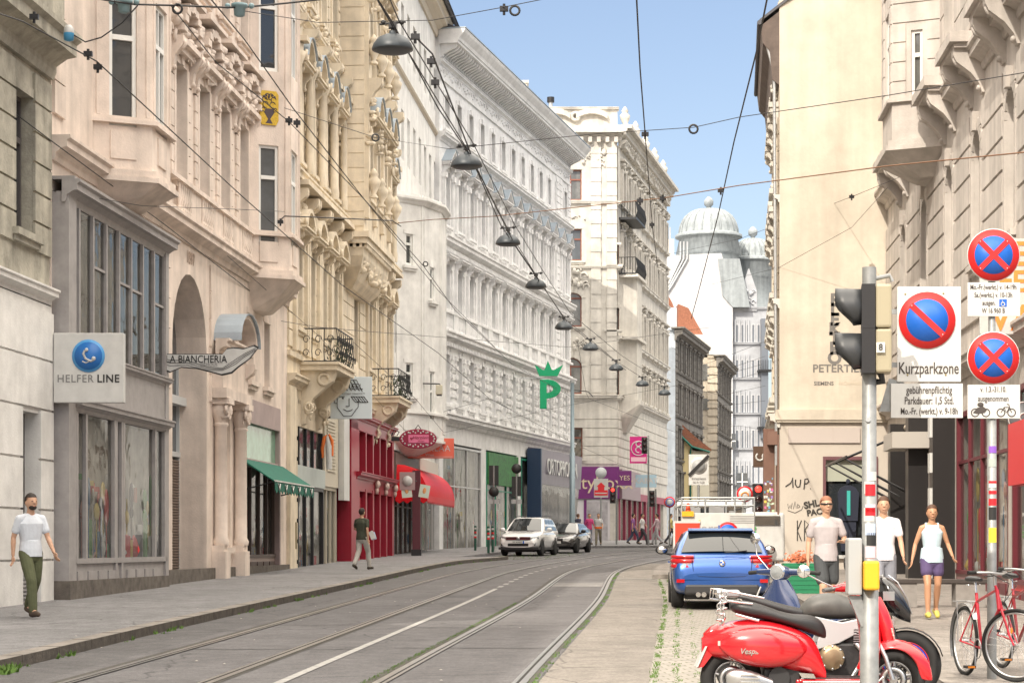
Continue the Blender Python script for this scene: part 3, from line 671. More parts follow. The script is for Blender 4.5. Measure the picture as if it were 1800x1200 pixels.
def oriel_windows(B, pts, edges, zs, wd, part, wall, pane=None):
    for e in edges:
        a, b = Vector((pts[e][0], -pts[e][1])), Vector((pts[e+1][0], -pts[e+1][1])); m_ = (a+b)/2; ang = math.atan2(b.y-a.y, b.x-a.x)
        for (z0, z1) in zs:
            o = window(B, 0, z0, wd, z1-z0, .13, 'none', wall, WFRAME, parent=B.e, pane=pane); o.location = (m_.x, m_.y, z0); o.rotation_euler = (0, 0, ang)
for (Ya, lab) in ((41.5, 'oriel above the grey two-storey shopfront'), (56.6, 'oriel with the gold mosaic panel')):
    a = Yu(Ya); first = Ya < 45
    pts = [(a, 0), (a+.62, 1.02), (a+2.15, 1.02), (a+2.8, 0)]
    if first: pts[-1] = (a+2.8, 0)
    L = math.hypot(.62, 1.02); zs = [(9.95, 12.55)] if first else [(9.75, 12.45), (14.45, 17.0)]
    if first: zs.append((14.6, 17.0))
    e0 = [(L/2-.28, L/2+.28, z0, z1) for z0, z1 in zs]; e1 = [(.3, 1.23, z0, z1) for z0, z1 in zs]
    o = oriel(L1, pts, 8.85, 21, mat=PINK, ops={0: e0, 1: e1, 2: e0}, corb=.55 if first else .9)
    o['label'] = lab
    oriel_windows(L1, pts, [0], zs, .56, o, PINK); oriel_windows(L1, pts, [1], zs, .93, o, PINK); oriel_windows(L1, pts, [2], zs, .56, o, PINK)
    if not first:
        # gold mosaic with a vase motif on the camera-side face
        A, Bv = Vector((a, 0)), Vector((a+.62, -1.02)); ang = math.atan2(Bv.y-A.y, Bv.x-A.x); c = A+(Bv-A)*.5
        GOLD = M('gold_mosaic', (.72, .48, .06), .35, .3, noise=.3, scale=30); INK = M('mosaic_ink', (.07, .05, .06), .5)
        e = MB(Matrix.Translation((c.x, c.y, 13.45)) @ Matrix.Rotation(ang, 4, 'Z'))
        e.prism([(-.27, -.33), (-.2, -.46), (.2, -.46), (.27, -.33), (.27, .36), (.2, .46), (-.2, .46), (-.27, .36)], 'y', -.04, -.005)
        mo = e.build('mosaic_panel', GOLD, L1.e)
        e = MB(Matrix.Translation((c.x, c.y, 13.45)) @ Matrix.Rotation(ang, 4, 'Z')); Y_ = -.046
        e.prism([(-.1, -.42), (.1, -.42), (.03, -.3), (.15, -.12), (.1, -.02), (-.1, -.02), (-.15, -.12), (-.03, -.3)], 'y', Y_, -.038)
        for sx in (-1, 1):
            for k, (x, z, r) in enumerate(((.1, .08, .08), (.13, .22, .07), (.05, .3, .08), (.17, -.05, .05))): e.torus((sx*x, Y_, z), r, .012, 'y', 12, 4, .3, 5)
        for k in range(5): e.ball(((k-2)*.08, Y_, .3+.03*(k % 2)), (.03, .01, .035), 6, 4)
        e.build('vase_motif', INK, mo)
# grey two-storey shopfront
mb = MB(); zb_, zt_ = .35, 8.05; W = .32
mb.box(sf0-.25, sf0+.25, -W, .3, -.1, zt_+.1); mb.box(sf1-.16, sf1+.1, -W, .3, .2, zt_); 
cornice(mb, sf0-.3, sf1+.25, 7.95, .9, -W+.1); mb.box(sf0-.3, sf1+.25, -W-.12, .2, 8.36, 8.42)
mb.box(sf0+.25, sf1-.16, -W+.03, .2, 4.35, 5.2); cornice(mb, sf0+.2, sf1+.15, 4.12, .55, -W+.05); cornice(mb, sf0+.2, sf1+.2, 5.12, .4, -W+.05)
mb.box(sf0+.25, sf1-.16, -W+.05, .2, .3, 1.35)
for i in range(9):
    a = sf0+.4+i*.72
    if abs(i-4) > .5: mb.box(a, a+.6, -W+.01, -W+.06, .62, 1.15)
mb.box(sf0+.2, sf1, -W, 0, 1.3, 1.4)
for a in (sf0+.32, sf0+.95, sf0+3.0, sf0+3.7, sf0+6.3, sf1-.22): mb.box(a-.06, a+.06, -W, -W+.08, 1.4, 4.13)
mb.box(sf0+3.06, sf0+3.2, -W+.005, -W+.1, .2, 4.13); mb.box(sf0+3.5, sf0+3.64, -W+.005, -W+.1, .2, 4.13)
for k, a in enumerate([sf0+.55+i*(sf1-sf0-.7)/7 for i in range(8)]): mb.box(a-.045, a+.045, -W+.02, -W+.1, 5.3, 7.95)
for k in (1, 3, 4, 6): a = sf0+.55+k*(sf1-sf0-.7)/7; mb.box(a, a+.9, -W+.04, -W+.09, 7.0-.03*k, 7.05-.03*k)
mb.box(sf0+.25, sf1-.16, -W, .1, 5.2, 5.34); mb.box(sf0+.25, sf1-.16, -W+.1, .1, 7.9, 8.05)
sh = mb.build('shopfront', M('grey_shop_paint', (.37, .35, .345), .55, noise=.2, scale=4), L1.e, label='grey two-storey shopfront with tall glazing')
pb = MB(); pb.quad((sf0+.2, -W+.07, 1.35), (sf1-.1, -W+.07, 1.35), (sf1-.1, -W+.07, 4.2), (sf0+.2, -W+.07, 4.2)); pb.quad((sf0+.25, -W+.08, 5.3), (sf1-.1, -W+.08, 5.3), (sf1-.1, -W+.08, 8), (sf0+.25, -W+.08, 8)); pb.build('pane', SHOPGL, sh, fix=False)
goods(sh, sf0+.35, sf1-.25, 1.4, 4.1, -W+.1, -.03, 6.5, 5); mb = MB(); mb.box(sf0+.3, sf1-.2, .2, .25, 5.35, 7.9); [mb.box(sf0+.5+i*.93, sf0+.9+i*.93, -W+.13, -W+.15, 5.35, 7.9) for i in range(7)]; mb.build('curtains', M('cream_curtain', (.55, .47, .36), .9, noise=.5, scale=2, streak=.5), sh)
# camera-facing upper side pane
mb = MB(); mb.box(sf0+.15, sf0+.3, -.02, .05, 5.3, 8); mb.build('side_strip', WHITES, sh)
# arch infill: gallery window, mid window, roller door
au0, au1 = archu; ac = (au0+au1)/2
mb = MB(); yb = .75
mb.box(au0, au1, yb-.25, yb+.1, 5.05, 5.25); mb.box(au0, au1, yb-.1, yb+.1, 3.8, 3.92)
for t in (0, .33, .66, 1): x = au0+(au1-au0)*t; mb.box(x-.05, x+.05, yb-.06, yb+.05, 5.25, 8.0 if 0 < t < 1 else 6.3); mb.box(x-.05, x+.05, yb-.08, yb+.05, .3, 5.05)
g_ = mb.build('arched_gallery_window', M('light_grey_paint', (.55, .57, .58), .5), L1.e)
pb = MB(); pb.quad((au0, yb, 3.9), (au1, yb, 3.9), (au1, yb, 8.06), (au0, yb, 8.06)); pb.quad((au0, yb, 1.1), (au0+1.1, yb, 1.1), (au0+1.1, yb, 3.8), (au0, yb, 3.8)); pb.build('pane', GL3, g_, fix=False)
mb = MB(); mb.box(au0, au0+1.1, yb-.2, yb+.05, .3, 1.1); mb.build('stall_riser', PINK, g_)
mb = MB()
for i in range(48): mb.tube([(au0+1.15, yb-.05, .5+i*.068), (au1-.05, yb-.05, .5+i*.068)], .035, 5)
mb.build('roller_shutter', M('brown_shutter', (.22, .17, .14), .5, .3, noise=.3, scale=6), L1.e)
mb = MB(); mb.box(au0+1.1, au1, .1, .9, .2, .48); mb.build('doorstep', KERB, L1.e)
# portal with columns, capitals and curved pediment
mb = MB().use(PINK); p0, p1 = Yu(52.1), Yu(55.2)
for x in (p0+.35, p1-.35):
    mb.box(x-.3, x+.3, -.35, .02, .2, 1.5); mb.box(x-.26, x+.26, -.3, .02, 1.5, 1.65)
    mb.lathe([(.2, 1.65), (.22, 1.75), (.17, 1.85), (.16, 4.6), (.2, 4.65), (.17, 4.7)], (x, -.17, 0), 12)
    mb.lathe([(.17, 4.7), (.2, 4.8), (.3, 5.0), (.26, 5.15)], (x, -.17, 0), 8); mb.box(x-.3, x+.3, -.45, .02, 5.15, 5.3)
    for sx in (-1, 1): mb.torus((x+sx*.2, -.36, 5.02), .1, .045, 'y', 10, 5); mb.torus((x+sx*.05, -.38, 4.85), .06, .03, 'y', 8, 4)
    ornament(mb, x, 4.95, .5, .3, 8, int(x*3), -.25, .12)
mb.box(p0-.05, p1+.05, -.4, .02, 5.3, 5.55); cornice(mb, p0-.1, p1+.1, 6.35, .9, -.15); mb.box(p0, p1, -.3, .02, 5.55, 6.35)
for k in range(12):
    a0, a1 = math.pi*k/12, math.pi*(k+1)/12; c_ = (p0+p1)/2
    q = lambda a, r: (c_-r*math.cos(a), 6.75+r*.62*math.sin(a))
    mb.use(PINK).prism([q(a0, 1.05), q(a0, 1.22), q(a1, 1.22), q(a1, 1.05)], 'y', -.62, .02)
    mb.use(ZINC).prism([q(a0, 1.225), q(a0, 1.255), q(a1, 1.255), q(a1, 1.225)], 'y', -.70, .02)
mb.use(PINK); ornament(mb, (p0+p1)/2, 6.95, 1.2, .5, 14, 5, -.1, .2)
for x in (p0+.2, p1-.2): bracket(mb, x, 5.6, .3, .75, .55)
mb.box(niche[0]-.1, niche[1]+.1, -.12, .02, 1.45, 1.6); ornament(mb, (niche[0]+niche[1])/2, 1.0, .6, .5, 6, 8, 0, .06)
mb.box(niche[0], niche[1], .3, .5, 1.6, 5.2)
mb.build('portal', None, L1.e, label='columned portal with curved metal-capped pediment')
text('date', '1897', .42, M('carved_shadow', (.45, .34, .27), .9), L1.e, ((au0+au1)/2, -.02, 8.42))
# green-glass shop + base
so_ = storefront(L1, shopu[0]+.15, shopu[1]-.15, .25, 3.9, [shopu[0]+1.2, shopu[0]+2.4, shopu[0]+3.6, shopu[0]+4.7], [], frame=M('dark_brown_paint', (.10, .07, .06), .5), y=.1, base=1.15, basemat=M('brown_tiles', (.33, .25, .22), .4), lab='dark shop windows under the green awning')
mb = MB(); mb.box(shopu[0]+.1, shopu[1]-.1, -.05, .3, 4.95, 5.6); mb.box(shopu[0]+.1, shopu[0]+.25, -.05, .2, .2, 4.95); mb.box(shopu[1]-.25, shopu[1]-.1, -.05, .2, .2, 4.95); mb.box(shopu[0]+.2, shopu[1]-.2, 0, .3, 3.85, 4.0)
mb.build('shop_fascia', M('mauve_fascia', (.40, .31, .30), .5, noise=.2, scale=2), L1.e)
mb = MB(); mb.quad((shopu[0]+.25, .08, 4.0), (shopu[1]-.25, .08, 4.0), (shopu[1]-.25, .08, 4.95), (shopu[0]+.25, .08, 4.95))
mb.build('green_glass_panel', M('green_glass', (.22, .42, .30), .12, noise=.35, scale=3), L1.e, fix=False)
# plinth
mb = MB(); mb.box(0, sf1, -.36, -.0, -.3, G(42)+.42); mb.box(sf1, L1.L, -.1, 0, -.3, G(55)+.35); mb.build('plinth', M('dirty_plinth', (.16, .14, .12), .9, noise=.5, scale=4, bump=.5), L1.e)
# -------------------------------------------------------------- L2: yellow house
L2 = Bld('yellow_apartment_house', 'ornate yellow stucco apartment house with iron balconies', -11.39, MS, 62.4, 86.0, 'L')
Yu = lambda Y: (Y-L2.Y0)*L2.k; ZT = 27
cols = [Yu(y) for y in (64.2, 66.5, 68.8, 71.0, 76.0, 79.2, 81.6, 84.0)]
lev = [(8.3, 10.9), (13.4, 15.9), (18.6, 20.9), (22.6, 24.6)]
ops = [(x-.5, x+.5, a, b) for x in cols for a, b in lev]+[(.9, L2.L-.4, .2, 5.3)]
ris = (Yu(72.2), Yu(78.6))
mb = MB(); wallmesh(mb, 0, L2.L, -.5, ZT, ops, .35); shell(mb, 0, L2.L, -.5, ZT, 12)
rustic(mb, .05, L2.L, 7.6, 12.2, ops, .5, .05, .04, edge=.2)
for x in cols:
    for i in range(9): mb.box(x-1.05, x-.8, -.06, .01, 13.2+i*.42, 13.55+i*.42); mb.box(x+.8, x+1.05, -.06, .01, 18.2+i*.42, 18.55+i*.42)
mb.build('wall', YEL, L2.e)
mb = MB(); cornice(mb, 0, L2.L, 6.4, .8); cornice(mb, 0, L2.L, 12.35, 1.15); cornice(mb, 0, L2.L, 17.7, .6); cornice(mb, 0, L2.L, 25.4, 2.4)
mb.box(0, L2.L, -.1, .01, 7.3, 7.45); mb.box(0, L2.L, -.12, .01, 12.9, 13.02); dentils(mb, 0, L2.L, 12.2, .12, .14, .14, .15)
mb.build('cornice', YEL, L2.e)
ZC = M('blue_grey_zinc', (.38, .45, .52), .5, .2)
for i, x in enumerate(cols):
    inr = ris[0]-.6 < x < ris[1]+.6
    yy = -.0
    if inr: continue
    window(L2, x, lev[0][0], 1.0, 2.6, .3, 'orn', YEL, seed=i % 2); window(L2, x, lev[1][0], 1.0, 2.5, .3, 'seg', YEL, cap=ZC, sc=1.3); window(L2, x, lev[2][0], 1.0, 2.3, .3, 'corn', YEL); window(L2, x, lev[3][0], 1.0, 2.0, .3, 'flat', YEL)
mb = MB()
for i, x in enumerate(cols):
    if ris[0]-.6 < x < ris[1]+.6: continue
    for a in (-1, 1):
        # engaged pilaster + capital + big consoles
        mb.box(x+a*.98-.13, x+a*.98+.13, -.16, .01, 7.5, 11.2); ornament(mb, x+a*.98, 11.4, .35, .5, 9, i*3+a, -.1, .16); bracket(mb, x+a*.98, 11.55, .26, .8, .5)
        mb.lathe([(.14, 13.1), (.15, 13.4), (.12, 13.5), (.11, 16.1), (.2, 16.3), (.22, 16.45), (.15, 16.5), (.16, 16.7)], (x+a*.98, -.2, 0), 8)
        mb.box(x+a*.98-.24, x+a*.98+.24, -.5, .01, 16.75, 16.9); bracket(mb, x+a*.98, 16.9, .24, .7, .5)
    ornament(mb, x, 11.6, 1.2, .8, 16, i+31, 0, .2); ornament(mb, x+1.2, 15.2, .5, 1.6, 12, i+61, 0, .15); ornament(mb, x, 18.2, 1.1, .5, 12, i+5, 0, .2); ornament(mb, x, 21.8, 1.2, .7, 12, i+9, 0, .2)
    mb.box(x-1.2, x+1.2, -.55, .01, 12.45, 12.6)
mb.build('stucco_ornament', YEL, L2.e)
# rectangular projecting bay (banded), with corbel
r0, r1 = ris; RW = .85
mb = MB(); opr = [(x, x+1.0, a+.3, b+.2) for x in (r0+.9, r0+2.7, r0+4.5) for a, b in lev[1:]]
wallmesh(mb, r0, r1, 12.0, ZT, opr, .3, -RW); mb.quad((r0, 0, 12), (r0, -RW, 12), (r0, -RW, ZT), (r0, 0, ZT)); mb.quad((r1, 0, 12), (r1, -RW, 12), (r1, -RW, ZT), (r1, 0, ZT)); mb.quad((r0, 0, ZT), (r0, -RW, ZT), (r1, -RW, ZT), (r1, 0, ZT)); mb.quad((r0, 0, 12), (r0, -RW, 12), (r1, -RW, 12), (r1, 0, 12))
z = 12.6
while z < ZT-.5: mb.box(r0-.03, r0+.01, -RW-.02, -.03, z, z+.47); z += .5
mb.box(r0-.12, r1+.12, -RW-.12, 0, 12.0, 12.2); mb.box(r0-.2, r1+.2, -RW-.2, 0, 12.2, 12.4); dentils(mb, r0, r1, 11.85, .1, .1, .14, .1, -RW)
for i in range(4): mb.box(r0-.06, r0, -RW+.05+i*.22, -RW+.15+i*.22, 11.86, 12.0)
prof = []
for k in range(7):
    t = k/6; prof.append((t, 11.85-1.6*(1-math.cos(t*math.pi/2))))
rings = []
for t, z in [(1, 11.9), (.97, 11.6), (.85, 11.25), (.6, 10.85), (.35, 10.6), (.1, 10.5)]:
    o_ = RW*t; du = (1-t)*1.6; rings.append([(r0+du, .02, z), (r0+du, -o_, z), (r1-du, -o_, z), (r1-du, .02, z)])
mb.ringloft(rings, smooth=False); 
for k in range(5): ornament(mb, r0+.7+k*1.2, 11.3, 1.0, .6, 10, 50+k, -RW*.75, .18)
for x in (r0+.35, r0+2.3, r0+4.1, r1-.35):
    mb.box(x-.2, x+.2, -RW-.15, -RW+.01, 12.9, 24.5)
    for zc in (16.2, 20.8): ornament(mb, x, zc, .5, 1.6, 14, int(x*7+zc), -RW-.15, .2); bracket(mb, x, zc+.6, .3, .9, .5, -RW-.1); urn(mb, (x, -RW-.3, zc-2.6), 1.2)
mb.build('projecting_bay', YEL, L2.e, label='banded projecting bay on a carved corbel')
for x in (r0+1.4, r0+3.2, r0+5.0):
    for j, (a, b) in enumerate(lev[1:]): window(L2, x, a+.3, 1.0, b-a-.1, .28, 'seg' if j == 0 else 'corn', YEL, y=-RW, cap=ZC, sc=1.25 if j == 0 else 1)
# balconies
def balcony(B, u0, u1, z, out, mat, y=0, h=1.05, n=2, lab=None, plants=True):
    mb = MB().use(mat); mb.box(u0, u1, y-out, y, z-.22, z-.05); mb.box(u0-.06, u1+.06, y-out-.06, y, z-.05, z+.03)
    for k in range(n):
        x = u0+.35+(u1-u0-.7)*k/max(1, n-1); pts = [(y, z-1.9), (y-.12, z-1.85), (y-.2, z-1.5), (y-.35, z-1.1), (y-out*.6, z-.8), (y-out*.85, z-.55), (y-out*.92, z-.3), (y-out*.92, z-.22), (y, z-.22)]
        mb.prism(pts, 'x', x-.2, x+.2)
        for dx in (-.2, .2): mb.torus((x+dx, y-out*.62, z-.5), .17, .06, 'x', 12, 5); mb.torus((x+dx, y-.24, z-1.35), .12, .05, 'x', 10, 5)
        ornament(mb, x, z-1.5, .4, .5, 8, k+2, y-.2, .15)
    b = mb.build('balcony', None, B.e, label=lab); r = MB(); 
    def run(a, b_):
        a, b_ = Vector(a), Vector(b_); L = (b_-a).length; n_ = max(1, round(L/.42)); dv = (b_-a)/L; nx = Vector((dv.y, -dv.x, 0))
        for zz in (.05, h): r.tube([a+Vector((0, 0, z+zz)), b_+Vector((0, 0, z+zz))], .022, 5)
        for i in range(n_):
            c = a+dv*L*(i+.5)/n_; p = lambda t, zz, bulge=0: c+dv*t*L/n_+nx*bulge+Vector((0, 0, z+zz))
            r.tube([p(-.5, .05), p(-.5, .35, .1), p(-.5, .6, .05), p(-.5, h)], .014, 4)
            for zc, rr in ((.3, .13), (.72, .14)):
                pts = [p(rr*2.2*math.cos(q)*(1-q/12), zc+rr*math.sin(q)*(1-q/12), .1 if zc < .5 else .03) for q in [j*.7 for j in range(11)]]
                r.tube(pts, .012, 4)
    run((u0+.03, y, 0), (u0+.03, y-out+.03, 0)); run((u0+.03, y-out+.03, 0), (u1-.03, y-out+.03, 0)); run((u1-.03, y-out+.03, 0), (u1-.03, y, 0))
    r.build('railing', IRON, b)
    if plants:
        p = MB(); rr = random.Random(int(u0*10))
        for _ in range(160):
            c = (rr.uniform(u0+.2, u1-.1), y-out+rr.uniform(.05, .4), z+rr.uniform(.05, .85)); q = .09
            p.add([(c[0]-q*rr.random(), c[1], c[2]), (c[0]+q*rr.random(), c[1]+rr.uniform(-q, q), c[2]), (c[0]+rr.uniform(-q, q), c[1], c[2]+q*2*rr.random())], [(0, 1, 2)])
        p.build('balcony_plants', M('balcony_leaves', (.04, .06, .03), .8, noise=.4, scale=10), b, fix=False)
    return b
balcony(L2, Yu(64.6), Yu(68.0), 7.25, 1.15, YEL, lab='near iron balcony on a scrolled bracket')
balcony(L2, Yu(79.2), Yu(82.8), 7.25, 1.15, YEL, lab='far iron balcony full of plants')
# shops of L2
mb = MB(); mb.box(-.1, .95, -.12, .1, -.2, 6.4); mb.box(-.15, 1.0, -.2, .05, -.2, .9)
for i in range(9): mb.box(.95, 1.06, -.13, .05, .6+i*.62, 1.1+i*.62)
mb.build('rusticated_pier', YEL, L2.e)
mb = MB(); mb.box(.72, .92, -.14, -.12, 1.55, 2.35); mb.build('intercom_panel', M('brass_panel', (.25, .19, .08), .4, .6), L2.e)
LB = M('pale_grey_green', (.45, .50, .48), .5, noise=.1, scale=3)
a = 1.0
storefront(L2, a, Yu(68.8), .3, 3.5, [a+.9, a+2.2, a+3.6], [], frame=BLACK, y=-.03, base=.35, lab='black shopfront beside the yellow pier')
mb = MB(); mb.box(a, Yu(68.8), -.08, .2, 3.5, 4.1); mb.build('grey_fascia', LB, L2.e)
storefront(L2, a, Yu(68.8), 4.1, 6.1, [a+1.2, a+2.5, a+3.8], [], frame=BLACK, y=0, base=0, name='upper_shop_window')
storefront(L2, Yu(68.8), Yu(71.6), .3, 3.6, [Yu(69.7), Yu(70.6)], [], frame=M('cream_paint', (.55, .50, .40), .5), y=0, base=.6, lab='cream shopfront with louvred panel above')
mb = MB(); mb.box(Yu(68.8), Yu(71.6), -.06, .1, 3.6, 6.1)
for i in range(16): mb.box(Yu(69.2), Yu(70.9), -.1, -.05, 4.1+i*.11, 4.16+i*.11)
mb.build('louvred_panel', M('cream_paint'), L2.e)
mb = MB(); mb.box(Yu(71.7), Yu(72.9), -.25, -.05, 3.2, 6.2); wp = mb.build('white_sign_panel', WHITES, L2.e)
# crimson shop
r0_, r1_ = Yu(73.0), Yu(84.2)
mb = MB(); mb.box(r0_, r0_+1.6, -.3, .2, -.1, 6.2); mb.box(r1_-.5, r1_, -.3, .2, 0, 6.2); mb.box(r0_, r1_, -.3, .2, 5.75, 6.25); mb.box(r0_, r1_, -.28, .2, 3.6, 4.1)
cornice(mb, r0_+1.2, r1_+.2, 4.0, .6, -.28); cornice(mb, r0_, r1_+.1, 6.1, .5, -.3)
for k in range(5): x = r0_+1.6+k*(r1_-r0_-2.1)/5; mb.box(x, x+.25, -.3, .1, 4.1, 5.8); mb.box(x, x+.35, -.3, .1, .2, 3.7); mb.box(x+.4, x+2.0, -.1, .1, .2, 1.1)
for k in range(3): x = r0_+2.3+k*1.5; mb.box(x, x+1.1, -.14, -.08, 1.3, 3.4)
cr = mb.build('crimson_shopfront', REDP, L2.e, label='crimson wooden shopfront')
pb = MB(); pb.quad((r0_+.3, 0, .3), (r1_, 0, .3), (r1_, 0, 6), (r0_+.3, 0, 6)); pb.build('pane', SHOPGL, cr, fix=False); goods(cr, r0_+.3, r1_-.1, 1.1, 5.9, .02, .3, 3, 8)
mb = MB()
for k in range(3):
    x = r0_+6+k*2.6; mb.ball((x, -.36, 3.95), (.2, .12, .16), 10, 6); mb.ball((x, -.34, 3.72), (.11, .08, .14), 8, 5)
mb.build('carved_console', M('pinkish_cream_paint', (.62, .48, .42), .6), cr)
# -------------------------------------------------------------- L3: white house with stair bay
L3 = Bld('white_stair_house', 'plain white house with a polygonal stair bay between yellow house and long white palace', -11.39, MS, 86.0, 103.2, 'L')
Yu = lambda Y: (Y-L3.Y0)*L3.k; ZT = 26.6
cx = [1.2+i*2.05 for i in range(8)]
ops = [(x-.45, x+.45, a, b) for x in cx for a, b in ((22.6, 24.6), (18.0, 20.1), (13.8, 16.0), (9.6, 11.8))]+[(.3, L3.L-.2, .3, 5.6)]
mb = MB(); wallmesh(mb, 0, L3.L, -.5, ZT, ops, .3); shell(mb, 0, L3.L, -.5, ZT, 12); mb.build('wall', WHT, L3.e)
mb = MB(); cornice(mb, 0, L3.L, 21.4, .4); cornice(mb, 0, L3.L, 5.9, .5); cornice(mb, 0, L3.L+.3, 26.2, 2.0); mb.build('cornice', M('tan_eave', (.62, .55, .45), .8), L3.e)
mb = MB(); mb.prism([(-1.0, 27.1), (-.9, 27.25), (12, 33), (12, 32.8)], 'x', 0, L3.L+.3); mb.tube([(0, -.85, 27.15), (L3.L+.4, -.85, 27.15)], .09, 8); mb.build('roof', SLATE, L3.e)
for x in cx:
    for a, b in ((22.6, 24.6), (18.0, 20.1)): window(L3, x, a, .9, b-a, .28, 'none', WHT)
pts = [(Yu(86.9), 0), (Yu(88.2), 1.0), (Yu(90.0), 1.55), (Yu(92), 1.55), (Yu(94), 1.0), (Yu(95), 0)]
def edl(i): return math.hypot(pts[i+1][0]-pts[i][0], pts[i+1][1]-pts[i][1])
zw_ = [(13.3, 14.6), (7.9, 9.25)]; zw2 = [(12.0, 13.4), (6.4, 9.0)]
mb = MB().use(WHT)
o = oriel(L3, pts, 6.0, 16.3, 'stair_bay', WHT, {0: [(edl(0)/2-.2, edl(0)/2+.2, a, b) for a, b in zw_], 1: [(edl(1)/2-.2, edl(1)/2+.2, a, b) for a, b in zw2]}, corb=.6)
for e, zz in ((0, zw_), (1, zw2)):
    a, b = Vector((pts[e][0], -pts[e][1])), Vector((pts[e+1][0], -pts[e+1][1])); m_ = (a+b)/2; ang = math.atan2(b.y-a.y, b.x-a.x)
    for (z0, z1) in zz:
        q = window(L3, 0, z0, .4, z1-z0, .13, 'bare', WHT, WFRAME, pane=GLASS); q.location = (m_.x, m_.y, z0); q.rotation_euler = (0, 0, ang)
storefront(L3, .35, 8.2, .3, 3.9, [1.5, 3.0, 4.6, 6.2], [3.3], frame=M('dark_brown_paint'), y=-.02, base=.3, lab='confectionery windows under the red awning')
storefront(L3, 8.3, L3.L-.3, .3, 4.2, [10.2, 12.2, 14.5], [], frame=M('pale_aluminium', (.6, .6, .6), .4, .4), y=-.02, base=.35, basemat=M('pale_stone', (.6, .54, .48), .6), lab='wide pale shop window')
mb = MB(); mb.box(8.3, L3.L-.1, -.12, .1, 4.2, 5.6); mb.build('beige_fascia', M('beige_fascia', (.62, .55, .48), .5), L3.e)
mb = MB(); mb.box(.3, 8.2, -.1, .1, 3.95, 5.5); mb.build('dark_fascia', M('dark_brown_paint'), L3.e)
# -------------------------------------------------------------- L4: long white palace
M4 = (1763-900)/3700
L4 = Bld('white_palace', 'long white palace front with rows of pedimented windows and a heavy bracketed cornice', -27.2, M4, 101.6, 132.2, 'L')
n = 12; LL = L4.L; cx = [1.3+i*(LL-5.2)/11 for i in range(12)]+[LL-1.5]
lev = [(8.6, 11.0), (13.2, 15.4), (17.3, 19.9), (22.0, 23.6)]
ops = [(x-.5, x+.5, a, b) for x in cx for a, b in lev]
bays = [(.6, 8.4), (9.4, 16.6), (17.6, 24.6), (25.4, LL-.6)]
ops += [(a, b, .2, 6.7) for a, b in bays]
mb = MB(); wallmesh(mb, 0, LL, -.5, 26.4, ops, .35); shell(mb, 0, LL, -.5, 26.4, 14)
rustic(mb, 0, LL, 8.2, 11.4, ops, .4, .06, .06, edge=.12)
for z0, z1 in ((13.0, 15.9), (17.0, 21.2), (21.8, 24.2)): rustic(mb, LL-4.3, LL-2.6, z0, z1, [], .42, .07, .05); rustic(mb, LL-.75, LL, z0, z1, [], .42, .07, .05)
mb.build('wall', WHT4, L4.e)
mb = MB().use(WHT4)
cornice(mb, 0, LL, 7.55, 1.2); cornice(mb, 0, LL, 11.5, 1.3); cornice(mb, 0, LL, 16.1, 1.3); cornice(mb, 0, LL, 21.25, .9)
dentils(mb, 0, LL, 11.38, .16, .16, .18, .28); dentils(mb, 0, LL, 15.98, .14, .14, .18, .26)
mb.box(0, LL, -.2, .01, 12.1, 12.25); mb.box(0, LL, -.22, .01, 13.0, 13.12)
for i in range(13): x = cx[i]; baluster_row(mb, x-.7, x+.7, 12.25, 13.0, -.12, .2); mb.box(x+.75, x+1.6, -.2, .01, 12.25, 13.0) if i < 12 else None
mb.box(0, LL, -.08, .01, 24.2, 24.35)
for i in range(int(LL/.55)): ornament(mb, .3+i*.55, 24.65, .4, .35, 3, i % 5, 0, .08)
cornice(mb, 0, LL, 24.9, .6)
for i in range(int(LL/.42)): bracket(mb, .2+i*.42, 25.25, .16, .6, .8, -.02)
mb.box(-.1, LL+.1, -.95, .01, 25.86, 25.98); profile(mb, -.1, LL+.15, 25.98, [(1.0, 0), (1.05, .15), (1.25, .4), (1.3, .5), (1.3, .56)])
mb.use(ZINC); mb.box(-.12, LL+.2, -1.34, .3, 26.55, 26.6)
mb.build('cornice', None, L4.e)
mb = MB(); mb.prism([(-1.0, 26.61), (7, 29.2), (14, 26.61)], 'x', 0, LL); mb.build('roof', SLATE, L4.e)
for i, x in enumerate(cx):
    window(L4, x, lev[0][0], 1.0, 2.4, .3, 'flat', WHT4); window(L4, x, lev[1][0], 1.0, 2.2, .3, 'corn', WHT4); window(L4, x, lev[2][0], 1.0, 2.6, .3, 'tri', WHT4, cap=ZINC, sc=1.1); window(L4, x, lev[3][0], .9, 1.6, .3, 'flat', WHT4)
for i, x in enumerate(cx):
    mb = MB()
    for a in (-1, 1): mb.box(x+a*.8-.1, x+a*.8+.1, -.18, .01, 17.1, 19.5); mb.box(x+a*.8-.16, x+a*.8+.16, -.26, .01, 19.5, 19.75); mb.box(x+a*.78-.1, x+a*.78+.1, -.14, .01, 13.1, 15.3)
    for a in (-1, 1):
        for k in range(6): mb.box(x+a*.62, x+a*.95, -.16, .01, 8.5+k*.46, 8.72+k*.46)
    mb.build('pilaster', WHT4, L4.e)
GRN = M('shop_green', (.02, .22, .13), .4); NAVY = M('navy_panel', (.02, .045, .10), .4)
f = M('pale_aluminium')
storefront(L4, bays[0][0], bays[0][1], .4, 6.6, [3, 5.5], [4.6], frame=f, y=.0, base=.3, lab='pale framed shop window')
storefront(L4, bays[1][0], bays[1][1], .4, 6.6, [11.5, 14], [4.6], frame=GRN, y=-.05, base=.3, lab='green framed grocery front')
storefront(L4, bays[2][0], bays[2][1], .4, 6.6, [20.5], [], frame=GRN, y=-.05, base=.3, lab='green panelled shopfront')
storefront(L4, bays[3][0], bays[3][1], .4, 6.6, [28], [], frame=f, y=-.05, base=.3, lab='last shop window of the white palace')
